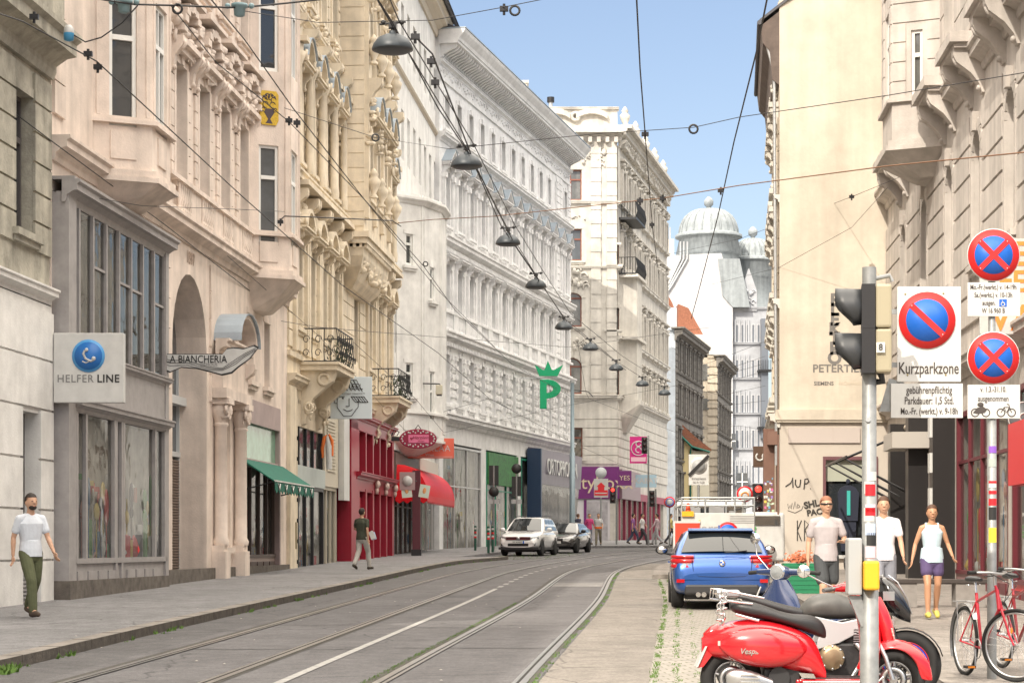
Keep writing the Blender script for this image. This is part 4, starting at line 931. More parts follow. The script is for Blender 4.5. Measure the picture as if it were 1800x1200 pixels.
mb = MB(); mb.box(bays[1][0]+.1, bays[1][1]-.1, -.12, .0, 4.9, 6.6); p_ = mb.build('leafy_sign_band', M('foliage_print', (.04, .20, .04), .5, noise=.7, scale=5), L4.e)
mb = MB(); mb.box(bays[2][0]+1.2, bays[2][0]+1.5, -.9, -.1, .4, 7.2)
mb.build('navy_fin', NAVY, L4.e)
# slanted fascia of the opticians/orthopaedics shop
oa, ob = bays[2][0]+1.4, LL-.3
mb = MB(); mb.prism([(-.1, 7.3), (-.85, 7.2), (-.75, 5.2), (-.1, 5.2)], 'x', oa, ob); fa = mb.build('slanted_fascia', M('purple_grey_panel', (.19, .17, .22), .35, noise=.2, scale=2), L4.e, label='slanted purple-grey fascia with white lettering')
text('lettering', 'ORTOPROBAN', 1.35, WHITES, fa, ((oa+ob)/2, -.87, 6.2), (R(87), 0, 0), .02, sx=.95)
mb = MB(); mb.prism([(-.75, 5.19), (-.3, .5), (-.2, .5), (-.65, 5.19)], 'x', oa, ob-.5); mb.build('tilted_shop_glass', SHOPGL, L4.e)
# -------------------------------------------------------------- L5: cream corner house (front wall + street wall)
L5 = Bld('cream_corner_house', 'tall cream corner house with balconies, attic parapet and purple corner shop', side='F', X0=-2.0, Y0=142.3, Y1=9.12)
e5 = L5.e
def u5(px): return L5.u(px)
z5 = lambda py: EYE+(960-py)/26.0
zfl = [(z5(1080/1), 0)]
wc = [u5(x) for x in (930, 1003)]; wn = [u5(1078)]
ops = [(x-.75, x+.75, z5(b), z5(a)) for x in wc for a, b in ((298, 352), (402, 458))]+[(x-.75, x+.75, z5(574), z5(514), .5) for x in wc]+[(x-.75, x+.75, z5(692), z5(628), .8) for x in wc]
ops += [(x-.4, x+.4, z5(b), z5(a)) for x in wn for a, b in ((430, 466), (541, 579), (642, 696))]+[(u5(1015)-.35, u5(1015)+.35, z5(806), z5(750))]
ops += [(4.6, 8.6, .6, 4.4)]
mb = MB(); wallmesh(mb, 0, L5.L, -.5, 31.3, ops, .35); shell(mb, 0, L5.L, -.5, 31.3, 9.5)
rustic(mb, 0, L5.L, z5(815), z5(720), ops, .6, .06, .05, edge=.1)
for xq in (u5(1048), u5(1085)-.35):
    mb.box(xq-.35, xq+.3, -.12, .01, z5(700), z5(245))
    z = z5(690)
    while z < z5(260): mb.box(xq-.37, xq+.32, -.16, .0, z, z+.42); z += .95
mb.build('front_wall', CRM, e5)
mb = MB(); cornice(mb, 0, L5.L, z5(705), .9); cornice(mb, 0, L5.L+.2, z5(475), .6); cornice(mb, 0, L5.L+.3, z5(248), 1.6); cornice(mb, 0, L5.L+.1, 31.0, .6); cornice(mb, 0, L5.L, z5(362), .7)
dentils(mb, 0, L5.L+.2, z5(252), .25, .3, .35, .5); mb.box(0, L5.L+.4, -.75, .01, z5(236), z5(228))
for x in (u5(975), u5(1040)):
    for k in range(7):
        a0, a1 = math.pi*(.25+.5*k/7), math.pi*(.25+.5*(k+1)/7); mb.prism([(x-1.5*math.cos(a0), z5(222)+1.2*math.sin(a0)-.4), (x-1.5*math.cos(a1), z5(222)+1.2*math.sin(a1)-.4), (x-1.5*math.cos(a1), z5(222)+1.2*math.sin(a1)-.05), (x-1.5*math.cos(a0), z5(222)+1.2*math.sin(a0)-.05)], 'y', -.35, .01)
    mb.torus((x-1.1, -.2, z5(206)), .25, .12, 'y', 12, 6)
mb.build('cornice', CRM, e5)
mb = MB()
for x in wc: ornament(mb, x, z5(490), 2.2, 1.3, 22, int(x*9), 0, .2); ornament(mb, x, z5(380), 2, .5, 9, int(x*5), 0, .12); ornament(mb, x, z5(275), 1.8, 1, 12, int(x*5), 0, .2); ornament(mb, x, z5(605), 2, .8, 14, 3, 0, .2)
for k in range(3): ornament(mb, u5(1030)+k*.5, z5(265+k*9), 1.0, 1.2, 8, k, 0, .15)
mb.build('stucco_ornament', CRM, e5)
for x in wc:
    window(L5, x, z5(352), 1.5, z5(298)-z5(352), .3, 'bare', CRM, BFRAME, pane=GL2); window(L5, x, z5(458), 1.5, z5(402)-z5(458), .3, 'bare', CRM, BFRAME, pane=GL3)
    window(L5, x, z5(574), 1.5, z5(514)-z5(574), .3, 'bare', CRM, BFRAME, arch=.5, pane=GL2); window(L5, x, z5(692), 1.5, z5(628)-z5(692), .3, 'bare', CRM, BFRAME, arch=.8)
for a, b in ((430, 466), (541, 579), (642, 696)): window(L5, wn[0], z5(b), .8, z5(a)-z5(b), .3, 'bare', CRM, BFRAME)
window(L5, u5(1015), z5(806), .7, 2.1, .3, 'bare', CRM, BFRAME, pane=GLASS)
# street wall as a second frame, same thing
L5b = Bld.__new__(Bld); L5b.c, L5b.m, L5b.side, L5b.Y0, L5b.Y1 = -21.7, .2027, 'L', 142.3, 168; L5b.k = math.sqrt(1+.2027**2)
L5b.o = Vector((-21.7+.2027*142.3+.005, 142.3)); L5b.d = Vector((.2027, 1))/L5b.k; L5b.L = 25.7*L5b.k
L5b.e = put('street_wing', None, e5, loc=(L5b.o.x-L5.o.x, 0, 0), rot=(0, 0, math.atan2(L5b.d.y, L5b.d.x)))
# (children of the wing are merged into a few meshes parented to the house)
TW = Matrix.Translation((L5b.o.x-L5.o.x, 0, 0)) @ Matrix.Rotation(math.atan2(L5b.d.y, L5b.d.x), 4, 'Z')
bpy.data.objects.remove(L5b.e); L5b.e = e5
cw = [2.0+i*2.55 for i in range(10)]
lev = [(z5(700)+.6, z5(642)), (z5(590), z5(530)), (z5(475)+.4, z5(412)), (z5(362)+.3, z5(300))]
ops = [(x-.5, x+.5, a, b) for x in cw for a, b in lev]+[(.8, 24, .6, 5)]
mb = MB(TW); wallmesh(mb, 0, L5b.L, -.5, 28.7, ops, .35); rustic(mb, 0, L5b.L, 6.5, z5(720), ops, .6, .07, .06)
mb.quad((L5b.L, 0, -.5), (L5b.L, 10, -.5), (L5b.L, 10, 28.7), (L5b.L, 0, 28.7)); mb.quad((0, 0, 28.7), (L5b.L, 0, 28.7), (L5b.L, 10, 28.7), (0, 10, 28.7)); mb.build('street_wall', CRM, e5)
mb = MB(TW); LB_ = L5b.L
cornice(mb, 0, LB_, z5(705), 1.0); cornice(mb, 0, LB_, z5(600), .9); cornice(mb, 0, LB_, z5(475), .9); cornice(mb, 0, LB_, z5(362), .7); cornice(mb, 0, LB_, z5(248), 1.8); mb.box(0, LB_, -.95, .01, z5(226), z5(220))
for i in range(28): bracket(mb, .5+i*.9, z5(258), .3, .5, .55)
for i in range(10):
    x = cw[i]
    for (a, b), st in zip(lev, (0, 1, 2, 3)):
        ornament(mb, x, b+.45, 1.4, .7, 10, i+st, 0, .3); mb.box(x-.9, x+.9, -.35, .01, b+.85, b+.98); mb.box(x-.75, x+.75, -.3, .01, a-.25, a-.1)
        for q in (-1, 1): mb.box(x+q*.72-.12, x+q*.72+.12, -.2, .01, a-.1, b+.3)
    if i % 2 == 0: mb.box(x-1.0, x+1.0, -.4, .1, 28.7, 30.2); urn(mb, (x, -.2, 30.2), 1.8); mb.torus((x, -.3, 29.8), .6, .2, 'y', 12, 6, 0, 3.14)
    else: mb.box(x-1.2, x+1.2, -.3, .1, 28.7, 29.5)
mb.build('street_ornament', CRM, e5)
for x in cw:
    for a, b in lev: winpart(e5, TW, x-.5, x+.5, a, b, .3, BFRAME, GL3)
# polygonal corner bay on the street wall with balconies
mb = MB(TW); 
for zb_, zt_ in ((z5(700), z5(470)),):
    pts = [(.8, 0), (1.6, 1.1), (4.0, 1.1), (4.8, 0)]
    mb.ringloft([[(p[0], -p[1], zb_) for p in pts], [(p[0], -p[1], zt_) for p in pts]], smooth=False)
    mb.ringloft([[(p[0]*.5+1.4, -p[1]*.2, zb_-2.2) for p in pts], [(p[0], -p[1]*.7, zb_-1.2) for p in pts], [(p[0], -p[1]*1.15, zb_-.3) for p in pts], [(p[0], -p[1]*1.15, zb_) for p in pts]], smooth=False)
for zc in (z5(590), z5(480)): mb.box(.5, 5.1, -1.3, 0, zc-.2, zc); 
mb.build('corner_bay', CRM, e5)
for zc in (z5(380), z5(478)):
    r = MB(TW); r.box(.5, 5, -1.2, 0, zc-.15, zc)
    for i in range(24): r.tube([(.5+i*.19, -1.15, zc), (.5+i*.19, -1.28, zc+.4), (.5+i*.19, -1.15, zc+1.05)], .02, 4)
    for i in range(7): r.tube([(.5, -i*.19, zc), (.5, -i*.19, zc+1.05)], .02, 4)
    r.tube([(.5, 0, zc+1.05), (.5, -1.15, zc+1.05), (5, -1.15, zc+1.05)], .03, 5); r.build('iron_balcony', IRON, e5)
PUR = M('purple_panel', (.16, .02, .16), .4, noise=.15, scale=1); MAG = M('magenta', (.62, .02, .22), .4)
mb = MB(); mb.box(u5(1008), L5.L+.12, -.25, -.002, z5(876), z5(820)); ps = mb.build('purple_fascia', PUR, e5)
text('lettering', 'beautyboxx', 1.25, M('pale_gold', (.62, .52, .36), .5), ps, (u5(1036), -.27, z5(849)), ext=.02)
mb = MB(TW); mb.box(0.05, 9, -.3, 0, z5(876), z5(824)); mb.build('purple_side_fascia', M('purple_brown_panel', (.22, .14, .17), .4), e5)
mb = MB(); mb.box(u5(1008), u5(1072), -.12, .2, .5, z5(877)); mb.build('shop_wall', M('white_shop_frame', (.6, .58, .6), .5), e5)
mb = MB(); mb.box(u5(1032), u5(1068), -.16, -.11, 1.7, z5(882)); mb.build('poster', M('grey_poster', (.42, .40, .42), .5, noise=.5, scale=1.2), e5)
mb = MB(); mb.box(u5(1026), u5(1031), -.15, -.11, .6, z5(878)); mb.build('purple_strip', PUR, e5)
mb = MB(TW); 
for i in range(9): mb.box(.3+i*2.6, .65+i*2.6, -.1, .1, .5, 5)
mb.box(0, LB_, -.12, .1, 4.9, 5.4); mb.build('shop_piers', M('maroon_pier', (.30, .04, .08), .5), e5)
mb = MB(TW); mb.quad((.6, .3, .5), (LB_, .3, .5), (LB_, .3, 5), (.6, .3, 5)); mb.build('shop_glazing', SHOPGL, e5, fix=False)
# roof parts behind the parapet
mb = MB(); mb.prism([(1.5, 31), (1.5, 32.5), (5.3, 31.5), (5.3, 31)], 'y', 3, 9); mb.build('roof', SLATE, e5)
# chimneys on the roofs
def chimney(x, y, z0, w_, d_, h, lab, mat=CRM, pots=2):
    t = thing('chimney_stack', lab, 'chimney', (x, y, z0)); mb = MB(); mb.box(-w_/2, w_/2, -d_/2, d_/2, -1.5, h); mb.box(-w_/2-.1, w_/2+.1, -d_/2-.1, d_/2+.1, h, h+.18); mb.build('shaft', mat, t)
    mb = MB()
    for i in range(pots): mb.cyl((-w_/2+.3+i*.6, 0, h+.18), (-w_/2+.3+i*.6, 0, h+.6), .13, 8)
    mb.build('pots', METAL, t)
pt = at(905, 150, 25.5); chimney(pt.x, pt.y, 31.0, 1.7, 1.2, 2.4, 'cream chimney block on the roof behind the palace cornice')
mb = MB(); mb.cyl((0, 0, 0), (0, 0, 1.8), .16, 10); mb.use(METAL); p = at(968, 180, 25.5)
o = thing('flue_pipe', 'slim steel flue pipe standing on the cream house roof', 'flue', (p.x, p.y, 29.8)); MB().cyl((0, 0, 0), (0, 0, 2.4), .15, 10).build('pipe', METAL, o); MB().cyl((0, 0, 2.4), (0, 0, 2.75), .26, 10).build('cowl', BLACK, o)
mb = MB(); a, b = at(880, 175, 25.5), at(975, 182, 25.5)
t = thing('slate_roof', 'dark slate roof sloping behind the palace cornice', 'roof', (0, 0, 0)); mb.prism([(a.x-1.5, 28), (a.x-1, 34.2), (b.x-1.6, 31.6), (b.x+.3, 30.1), (b.x+.3, 28)], 'y', 146.5, 151.2); mb.build('roof_slope', SLATE, t)
# -------------------------------------------------------------- L6, L7: dark grey corner houses beyond, yellow low house
def cornerhouse(name, lab, pxl, pxc, pxr, s1, s2, ytop, yb, side_mat, str_mat, roof=True, rows=4):
    """camera-facing side wall pxl..pxc at scale s1, street wall pxc..pxr ending at scale s2"""
    Y0 = F/s1; X0, X1 = (pxl-900)/s1, (pxc-900)/s1; Y2 = F/s2; X2 = (pxr-900)/s2; zt = EYE+(960-ytop)/s1
    e = thing(name, lab, 'building', (X0, Y0, 0)); W_ = X1-X0
    mb = MB(); mb.box(0, W_, 0, 8, 0, zt); mb.build('side_wall', side_mat, e)
    ang = math.atan2(Y2-Y0, X2-X1); L = math.hypot(Y2-Y0, X2-X1); T = Matrix.Translation((W_+.01, 0, 0)) @ Matrix.Rotation(ang, 4, 'Z')
    n_ = max(2, round(L/3)); cx_ = grid(.5, L-.3, n_); H = (zt-5)/rows
    ops_ = [(x-.5, x+.5, 5.6+H*i, 5.6+H*i+H*.58) for x in cx_ for i in range(rows)]
    mb = MB(T); wallmesh(mb, 0, L, -.2, zt, ops_, .35); rustic(mb, 0, L, .5, zt-.9, ops_, .55, .08, .07, edge=.35); mb.quad((0, 0, zt), (L, 0, zt), (L, 8, zt), (0, 8, zt)); mb.quad((L, 0, 0), (L, 8, 0), (L, 8, zt), (L, 0, zt)); mb.build('street_wall', str_mat, e)
    mb = MB(T); cornice(mb, -.4, L, zt-.9, 2.2); mb.box(-.6, L, -.85, .3, zt+.1, zt+.22)
    for i in range(rows): cornice(mb, 0, L, 5.0+H*i, .7)
    for x in cx_:
        for i in range(rows): b = 5.6+H*i+H*.58; mb.box(x-.8, x+.8, -.35, .01, b+.2, b+.35); mb.box(x-.75, x-.5, -.18, .01, 5.5+H*i, b+.2); mb.box(x+.5, x+.75, -.18, .01, 5.5+H*i, b+.2)
    mb.build('cornice', str_mat, e)
    for o_ in ops_: winpart(e, T, o_[0], o_[1], o_[2], o_[3], .3, WFRAME, GL3)
    return e, T, L, zt, W_
DKST = M('dark_weathered_stone', (.24, .225, .205), .9, noise=.4, scale=2, streak=.4, bump=.4); TANST = stucco('tan_stucco', (.66, .58, .46), .3)
e, T, L, zt, W_ = cornerhouse('grey_blue_house', 'grey house with pale blue side wall and red tiled roof beside the cream corner house', 1150, 1187, 1234, 20.5, 18.6, 580, 0, LBLUE, DKST)
mb = MB(); a = [(-1, zt+.25), (W_+.3, zt+.25), (W_-.2, zt+1.2), (-1, zt+7.6)]
mb.prism([(-2.5, zt+1.9), (W_-.1, zt+1.9), (W_-.3, zt+2.4), (W_-1.3, zt+4.1), (-2.5, zt+6.2)], 'y', -.1, 7); mb.build('roof', TILE, e)
mb = MB(); mb.prism([(-2.5, zt+.0), (W_+.1, zt+.0), (W_+.1, zt+1.9), (-2.5, zt+1.9)], 'y', -.2, 5); mb.build('dormer_wall', LBLUE, e)
e, T, L, zt, W_ = cornerhouse('tan_corner_house', 'narrow tan corner house with banded quoins beyond the grey house', 1224, 1260, 1284, 18.2, 16.9, 628, 0, TANST, DKST)
mb = MB(); z = 5
for i in range(22): mb.box(W_-.9, W_+.05, -.1, .01, 3+i*.8, 3.6+i*.8)
mb.build('quoins', TANST, e)
mb = MB(); mb.prism([(-1.5, zt+.25), (W_+.3, zt+.25), (W_-1.0, zt+2.2), (-1.5, zt+2.2)], 'y', -.2, 6); mb.build('attic', M('pale_attic', (.6, .58, .52), .8), e)
mb = MB(); mb.prism([(-1.6, zt+2.0), (W_-.9, zt+2.0), (-.6, zt+5.0), (-1.6, zt+5.4)], 'y', 2, 9); mb.build('roof', TILE, e)
for (a, b, c, d_) in ((1228, 1246, 640, 668), (1228, 1246, 700, 720)):
    mb = MB(); q = 18.2; mb.box((a-900)/q-(1224-900)/q, (b-900)/q-(1224-900)/q, -.08, .1, EYE+(960-d_)/q, EYE+(960-c)/q); mb.build('window', GL2, e)
# low yellow house with red lean-to roof
q = 19.6; X0 = (1150-900)/q; Y0 = F/q
e = thing('low_yellow_house', 'low plain yellow gable with sloping red roof edge behind the signs', 'building', (X0, Y0-4, 0))
xa = lambda px: (px-900)/q-X0; za = lambda py: EYE+(960-py)/q
mb = MB(); mb.prism([(xa(1140), 0), (xa(1210), 0), (xa(1210), za(790)), (xa(1164), za(745)), (xa(1140), za(730))], 'y', 0, 6); mb.build('gable_wall', YWALL, e)
mb = MB(); mb.prism([(xa(1160), za(738)), (xa(1210), za(787)), (xa(1242), za(797)), (xa(1242), za(793)), (xa(1215), za(772)), (xa(1160), za(720))], 'y', -.4, 5); mb.build('roof', TILE, e)
mb = MB(); mb.tube([(xa(1160), -.45, za(741)), (xa(1209), -.45, za(789)), (xa(1240), -.45, za(798))], .1, 6); mb.tube([(xa(1208), -.45, za(789)), (xa(1207), -.1, za(796)), (xa(1207), -.1, 0)], .09, 6); mb.build('gutter', M('green_gutter', (.02, .16, .12), .5), e)
mb = MB(); mb.box(xa(1211), xa(1240), .3, 5, 0, za(796)); mb.build('side_wall', M('pale_yellow_render', (.72, .68, .55), .9), e)
# -------------------------------------------------------------- L8: white gable tower house with domes
q = 15.0; Y0 = F/q; e = thing('domed_white_house', 'tall white house with blank fire wall and ribbed copper domes far down the street', 'building', (0, Y0, 0))
xa = lambda px: (px-900)/q; za = lambda py: EYE+(960-py)/q
WB = stucco('bright_white_render', (.62, .63, .65), .1)
mb = MB(); mb.prism([(xa(1150), 0), (xa(1288), 0), (xa(1288), za(512)), (xa(1268), za(445)), (xa(1196), za(448)), (xa(1160), za(450)), (xa(1150), za(470))], 'y', 0, 14); mb.build('fire_wall', WB, e)
for dx in (0, 6, 12): MB().tube([(xa(1196+dx), -.2, za(425)), (xa(1196+dx), -.2, za(455)), (xa(1175+dx*.6), -.25, za(500)), (xa(1160+dx*.2), -.25, za(530))], .13, 6).build('flue', METAL, e)
MB().box(xa(1160), xa(1172), 1, 4, za(455), za(428)).build('chimney', CRM, e); mb = MB(); mb.box(xa(1173), xa(1186), 1, 4, za(450), za(418)); mb.tube([(xa(1180), 2, za(420)), (xa(1180), 2, za(395))], .06, 4); mb.build('chimney', CRM, e)
def dome(cx_, cz, r, h, name, yy, zb):
    mb = MB(); prof = [(r*1.15, 0), (r*1.15, .3), (r*1.04, .45), (r*1.0, .5)]+[(r*math.cos(t*math.pi/2*.96)**.75, .5+h*math.sin(t*math.pi/2*.96)) for t in [i/8 for i in range(9)]]+[(.2, h+.55), (.25, h+.7), (.55, h+1.0), (.58, h+1.5), (.35, h+1.8), (.1, h+2.0)]
    mb.lathe(prof, (cx_, yy, cz), 20); 
    for k in range(20):
        a = 2*math.pi*k/20; pts = [(cx_+pr*math.cos(a)*1.01, yy+pr*math.sin(a)*1.01, cz+hz) for pr, hz in prof[3:13]]; mb.tube(pts, .09, 4)
    o = mb.build(name, COPPER, e)
    mb = MB(); mb.lathe([(r*1.15, zb-cz), (r*1.12, zb-cz+.3), (r*1.05, zb-cz+.5), (r*1.02, -2.2), (r*1.12, -2.0), (r*1.0, -.1), (r*1.1, 0)], (cx_, yy, cz), 20); mb.build('drum', COPPER, o)
dome(23.8, 38.9, 3.55, 3.0, 'dome', 8, za(470)); 
dome(29.6, 36.6, 2.4, 2.3, 'dome', 12, za(545))
mb = MB(); mb.prism([(xa(1262), za(455)), (xa(1300), za(455)), (xa(1318), za(540)), (xa(1288), za(540)), (xa(1270), za(520))], 'y', -.2, 6); mb.build('mansard', COPPER, e)
mb = MB(); mb.use(M('shaded_white_front', (.44, .46, .49), .85, noise=.2, scale=1)); mb.box(xa(1288), xa(1352), 1, 12, 0, za(545))  # white front greyed in its colour to stand for shade on that side
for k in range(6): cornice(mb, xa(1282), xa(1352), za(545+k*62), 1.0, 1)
for k in range(5):
    for j in range(4): x = xa(1292+j*8); mb.box(x, x+.18, .75, 1, za(600+k*62), za(560+k*62))
ornament(mb, xa(1318), za(520), 1.3, 1.6, 12, 4, .8, .25); mb.prism([(xa(1304), za(545)), (xa(1332), za(545)), (xa(1332), za(510)), (xa(1318), za(470)), (xa(1304), za(510))], 'y', .8, 2)
mb.build('ornate_front', None, e)
FGL = M('far_dark_glass', (.15, .17, .20), .3)
for k in range(5):
    for j in range(5): x = xa(1294+j*9.5); winpart(e, None, x, x+.42, za(603+k*62), za(568+k*62), .98, WB, FGL, False)
MB().box(xa(1338), xa(1350), -.3, 1, za(770), za(560)).build('glazed_bay', FGL, e)
for k in range(2):
    mb = MB(); xx = xa(1338); z = za(650+k*100); mb.box(xx-.4, xx+1.2, -.9, .8, z-.2, z); 
    for i in range(9): mb.tube([(xx-.4+i*.2, -.9, z), (xx-.4+i*.2, -.9, z+1.1)], .03, 4)
    mb.build('balcony', IRON, e)
for (a, b, c, d_) in ((1277, 1293, 762, 788), (1295, 1314, 831, 862)):
    mb = MB(); mb.box(xa(a), xa(b), -.1, .1, za(d_), za(c)); w_ = mb.build('window', GL3, e); mb = MB(); mb.box(xa((a+b)/2)-.06, xa((a+b)/2)+.06, -.15, -.1, za(d_), za(c)); mb.box(xa(a), xa(b), -.152, -.1, za((c+d_)/2)-.06, za((c+d_)/2)+.06); mb.build('glazing_bar', WFRAME, w_)
# distant closing block so that no sky shows at street level
mb = MB(); mb.box(-30, 60, 0, 10, 0, 19); 
o = mb.build('far_block', stucco('far_plaster', (.66, .66, .64)), label='pale plaster block closing the street behind the domed house', cat='building'); o.location = (20, 262, 0)
# -------------------------------------------------------------- R2: beige house (jutting end wall)
q = 60.0; Y2 = F/q; X2 = (1370-900)/q
R2 = Bld('beige_end_wall_house', 'tall beige house with blank end wall and painted shop lettering', side='F', X0=X2, Y0=Y2, Y1=3.9)
z2 = lambda py: EYE+(960-py)/q
u2 = lambda px: (px-1370)/q
wo = (u2(1447), u2(1543), z2(975), z2(802))
mb = MB(); wallmesh(mb, 0, 3.9, -.2, z2(738), [wo], .25, .06); mb.quad((.03, .06, -.2), (.03+10*390/3700, 10, -.2), (.03+10*390/3700, 10, z2(738)), (.03, .06, z2(738))); mb.build('ground_floor_wall', M('pale_ground_render', (.58, .525, .455), .9, noise=.08, scale=1, bump=.15, dirt=.12), R2.e)
H2 = z2(20); mb = MB(); k_ = 10*390/3700; mb.prism([(0, 0), (3.9, 0), (4.2, 10), (k_+.03, 10)], 'z', z2(738)-.02, z2(100)); mb.prism([(.0, z2(100)), (3.9, z2(100)), (3.9, z2(-170)), (2.2, z2(-120)), (0, z2(0))], 'y', 0, .4); mb.prism([(k_, z2(100)), (5.4, z2(100)), (5.4, z2(-170)), (k_+2.2, z2(-120)), (k_, z2(0))], 'y', 9.6, 10); mb.build('end_wall', BEIGE, R2.e)
mb = MB(); mb.box(-.12, 3.9, -.10, .0, z2(738), z2(720)); mb.box(-.08, 3.9, -.06, .002, z2(742), z2(738)-.001); mb.build('ledge', BEIGE, R2.e)
mb = MB(); mb.box(u2(1386), u2(1512), .0, .07, z2(778), z2(751)); mb.box(u2(1463), u2(1464), -.01, .07, z2(778), z2(751)); mb.build('blank_sign_board', M('mauve_board', (.52, .46, .42), .6), R2.e)
wm = MB(); fm = M('plum_window_frame', (.16, .07, .08), .5)
for a, b, c, d_ in ((wo[0], wo[0]+.08, wo[2], wo[3]), (wo[1]-.08, wo[1], wo[2], wo[3]), (wo[0]+.08, wo[1]-.08, wo[3]-.1, wo[3])): wm.box(a, b, .0, .25, c, d_)
ww = wm.build('shop_window', fm, R2.e); MB().box(wo[0]+.08, wo[1]-.08, .16, .2, wo[3]-.72, wo[3]-.1).build('roller_blind', M('grey_green_blind', (.42, .44, .36), .6), ww)
MB().quad((wo[0], .24, wo[2]), (wo[1], .24, wo[2]), (wo[1], .24, wo[3]), (wo[0], .24, wo[3])).build('pane', GLASS, ww, fix=False)
MB().box(wo[0]-.05, wo[1]+.05, -.08, .2, wo[2]-.1, wo[2]).build('sill', WHITES, ww)
# mannequins wearing dark suits seen in the window
t = MB(); c = u2(1492); t.prism([(c-.27, z2(915)), (c-.31, z2(866)), (c-.22, z2(857)), (c-.07, z2(852)), (c+.07, z2(852)), (c+.22, z2(857)), (c+.31, z2(866)), (c+.27, z2(915))], 'y', .05, .2); t.prism([(c-.23, z2(917)), (c+.23, z2(917)), (c+.21, z2(968)), (c+.03, z2(968)), (c, z2(930)), (c-.03, z2(968)), (c-.21, z2(968))], 'y', .07, .18); t.ball((c, .12, z2(846)), (.07, .07, .09), 8, 6); s_ = t.build('suit_display', M('navy_cloth', (.025, .03, .05), .9), ww)
MB().box(c-.05, c+.05, .02, .05, z2(905), z2(862)).build('turquoise_scarf', M('turquoise_cloth', (.05, .42, .38), .8), s_)
PAINT = M('faded_grey_paint', (.20, .19, .18), .9, noise=.25, scale=8)
for i, ch in enumerate('ELEKTRO'): text('painted_letter', ch, .5, PAINT, R2.e, (u2(1467), -.006, z2(528+i*17)), ext=.002, sx=1.0, bold=.022)
text('painted_lettering', 'PETERTILL', .32, PAINT, R2.e, (u2(1474), -.006, z2(648)), ext=.002, sx=1.05, bold=.006)
text('painted_lettering', 'SIEMENS', .155, PAINT, R2.e, (u2(1448), -.006, z2(674)), ext=.002, bold=.004); text('painted_lettering', 'FACHHÄNDLER', .15, M('paler_paint', (.55, .48, .38), .9), R2.e, (u2(1500), -.006, z2(674)), ext=.002, sx=.8)
INKG = M('graffiti_ink', (.05, .045, .04), .7)
def scribble(name, strokes, cx_, cz, sc, y=.054, r=.014):
    g = MB()
    for st in strokes: g.tube([(cx_+a*sc, y, cz+b*sc) for a, b in st], r, 5)
    return g.build(name, INKG, R2.e)
UP = [[(-1.6, -.3), (-1.0, .1), (-.8, .7), (-.75, -.4)], [(-.45, .5), (-.5, 0), (-.3, -.35), (0, -.3), (.1, .2), (.1, .5)], [(.5, -.6), (.55, 0), (.6, .55), (.9, .6), (1.05, .3), (.8, .05), (.5, .02)], [(1.2, -.55), (1.24, -.5)]]
scribble('graffiti', UP, u2(1406), z2(850), .26, r=.02)
scribble('graffiti', [[(-.9, .2), (-.8, -.4), (-.6, .1), (-.5, -.4), (-.35, .3)], [(-.2, -.4), (0, .5), (.15, -.3)], [(.3, .2), (.3, -.3), (.6, -.1), (.4, .1)], [(-.9, -.6), (0, -.9), (.8, -.5), (1, 0)]], u2(1398), z2(888), .24, r=.009)
text('graffiti', 'SHL', .27, INKG, R2.e, (u2(1427), .05, z2(886)), (R(90), R(-12), 0), .006, bold=.012); text('graffiti', 'PAC', .24, INKG, R2.e, (u2(1432), .05, z2(900)), (R(90), R(-8), 0), .006, bold=.01)
scribble('graffiti', [[(-1, 1), (-1, -1)], [(-.6, 1), (-1, 0), (-.6, -1)], [(-.3, -1), (-.3, 1), (.1, .6), (-.25, .1), (.1, -1)], [(.4, -1), (.5, 1), (.8, 1), (.85, -1)], [(.4, 0), (.85, 0)], [(1.1, -1), (1.2, 1), (1.5, .5), (1.2, 0)]], u2(1420), z2(932), .3, r=.016)
# street side (seen edge-on): cornice, brackets, ledges
LS = 10; T = Matrix.Translation((0, 0, 0)) @ Matrix.Rotation(0, 4, 'Z')
m2 = 390/3700; ang = math.atan2(-1, -m2); kk = math.hypot(1, m2)
T = Matrix.Translation((m2*LS, LS, 0)) @ Matrix.Rotation(ang, 4, 'Z'); LS_ = LS*kk
cxs = grid(.3, LS_-.4, 4); opsr = [(x-.5, x+.5, a, a+2.0) for x in cxs for a in (6.2, 9.3, 12.4)]
mb = MB(T); wallmesh(mb, 0, LS_-.01, -.2, z2(30), opsr, .3, -.01); rustic(mb, 0, LS_-.3, 5.6, z2(200), opsr, .5, .05, .05, edge=.2); mb.build('street_wall', M('tan_eave'), R2.e)
mb = MB(T)
for x in cxs:
    for a in (6.2, 9.3, 12.4): mb.box(x-.8, x+.8, -.3, .0, a+2.25, a+2.4); bracket(mb, x-.65, a+1.75, .2, .5, .26); bracket(mb, x+.65, a+1.75, .2, .5, .26); mb.box(x-.75, x+.75, -.28, 0, a-.3, a-.15); ornament(mb, x, a+2.8, 1.2, .6, 8, int(a+x), 0, .2)
cornice(mb, 0, LS_, 5.1, .9); cornice(mb, 0, LS_, 8.6, .6); cornice(mb, 0, LS_, 11.7, .5)
mb.build('street_ornament', CRM, R2.e)
mb = MB(T); ez = z2(40)
mb.prism([(0, z2(150)), (-.2, z2(140)), (-.28, z2(90)), (-.48, z2(75)), (-.54, z2(45)), (0, z2(20))], 'x', .3, LS_); mb.build('eave_box', M('dark_timber_eave', (.13, .10, .085), .8, noise=.3, scale=3), R2.e)
mb = MB(T); mb.prism([(-.60, ez), (-.58, ez+.1), (5, ez+4.4), (5, ez+4.2)], 'x', .2, LS_+.05); mb.tube([(.2, -.58, ez), (LS_+.1, -.58, ez)], .07, 8); mb.build('roof', SLATE, R2.e)
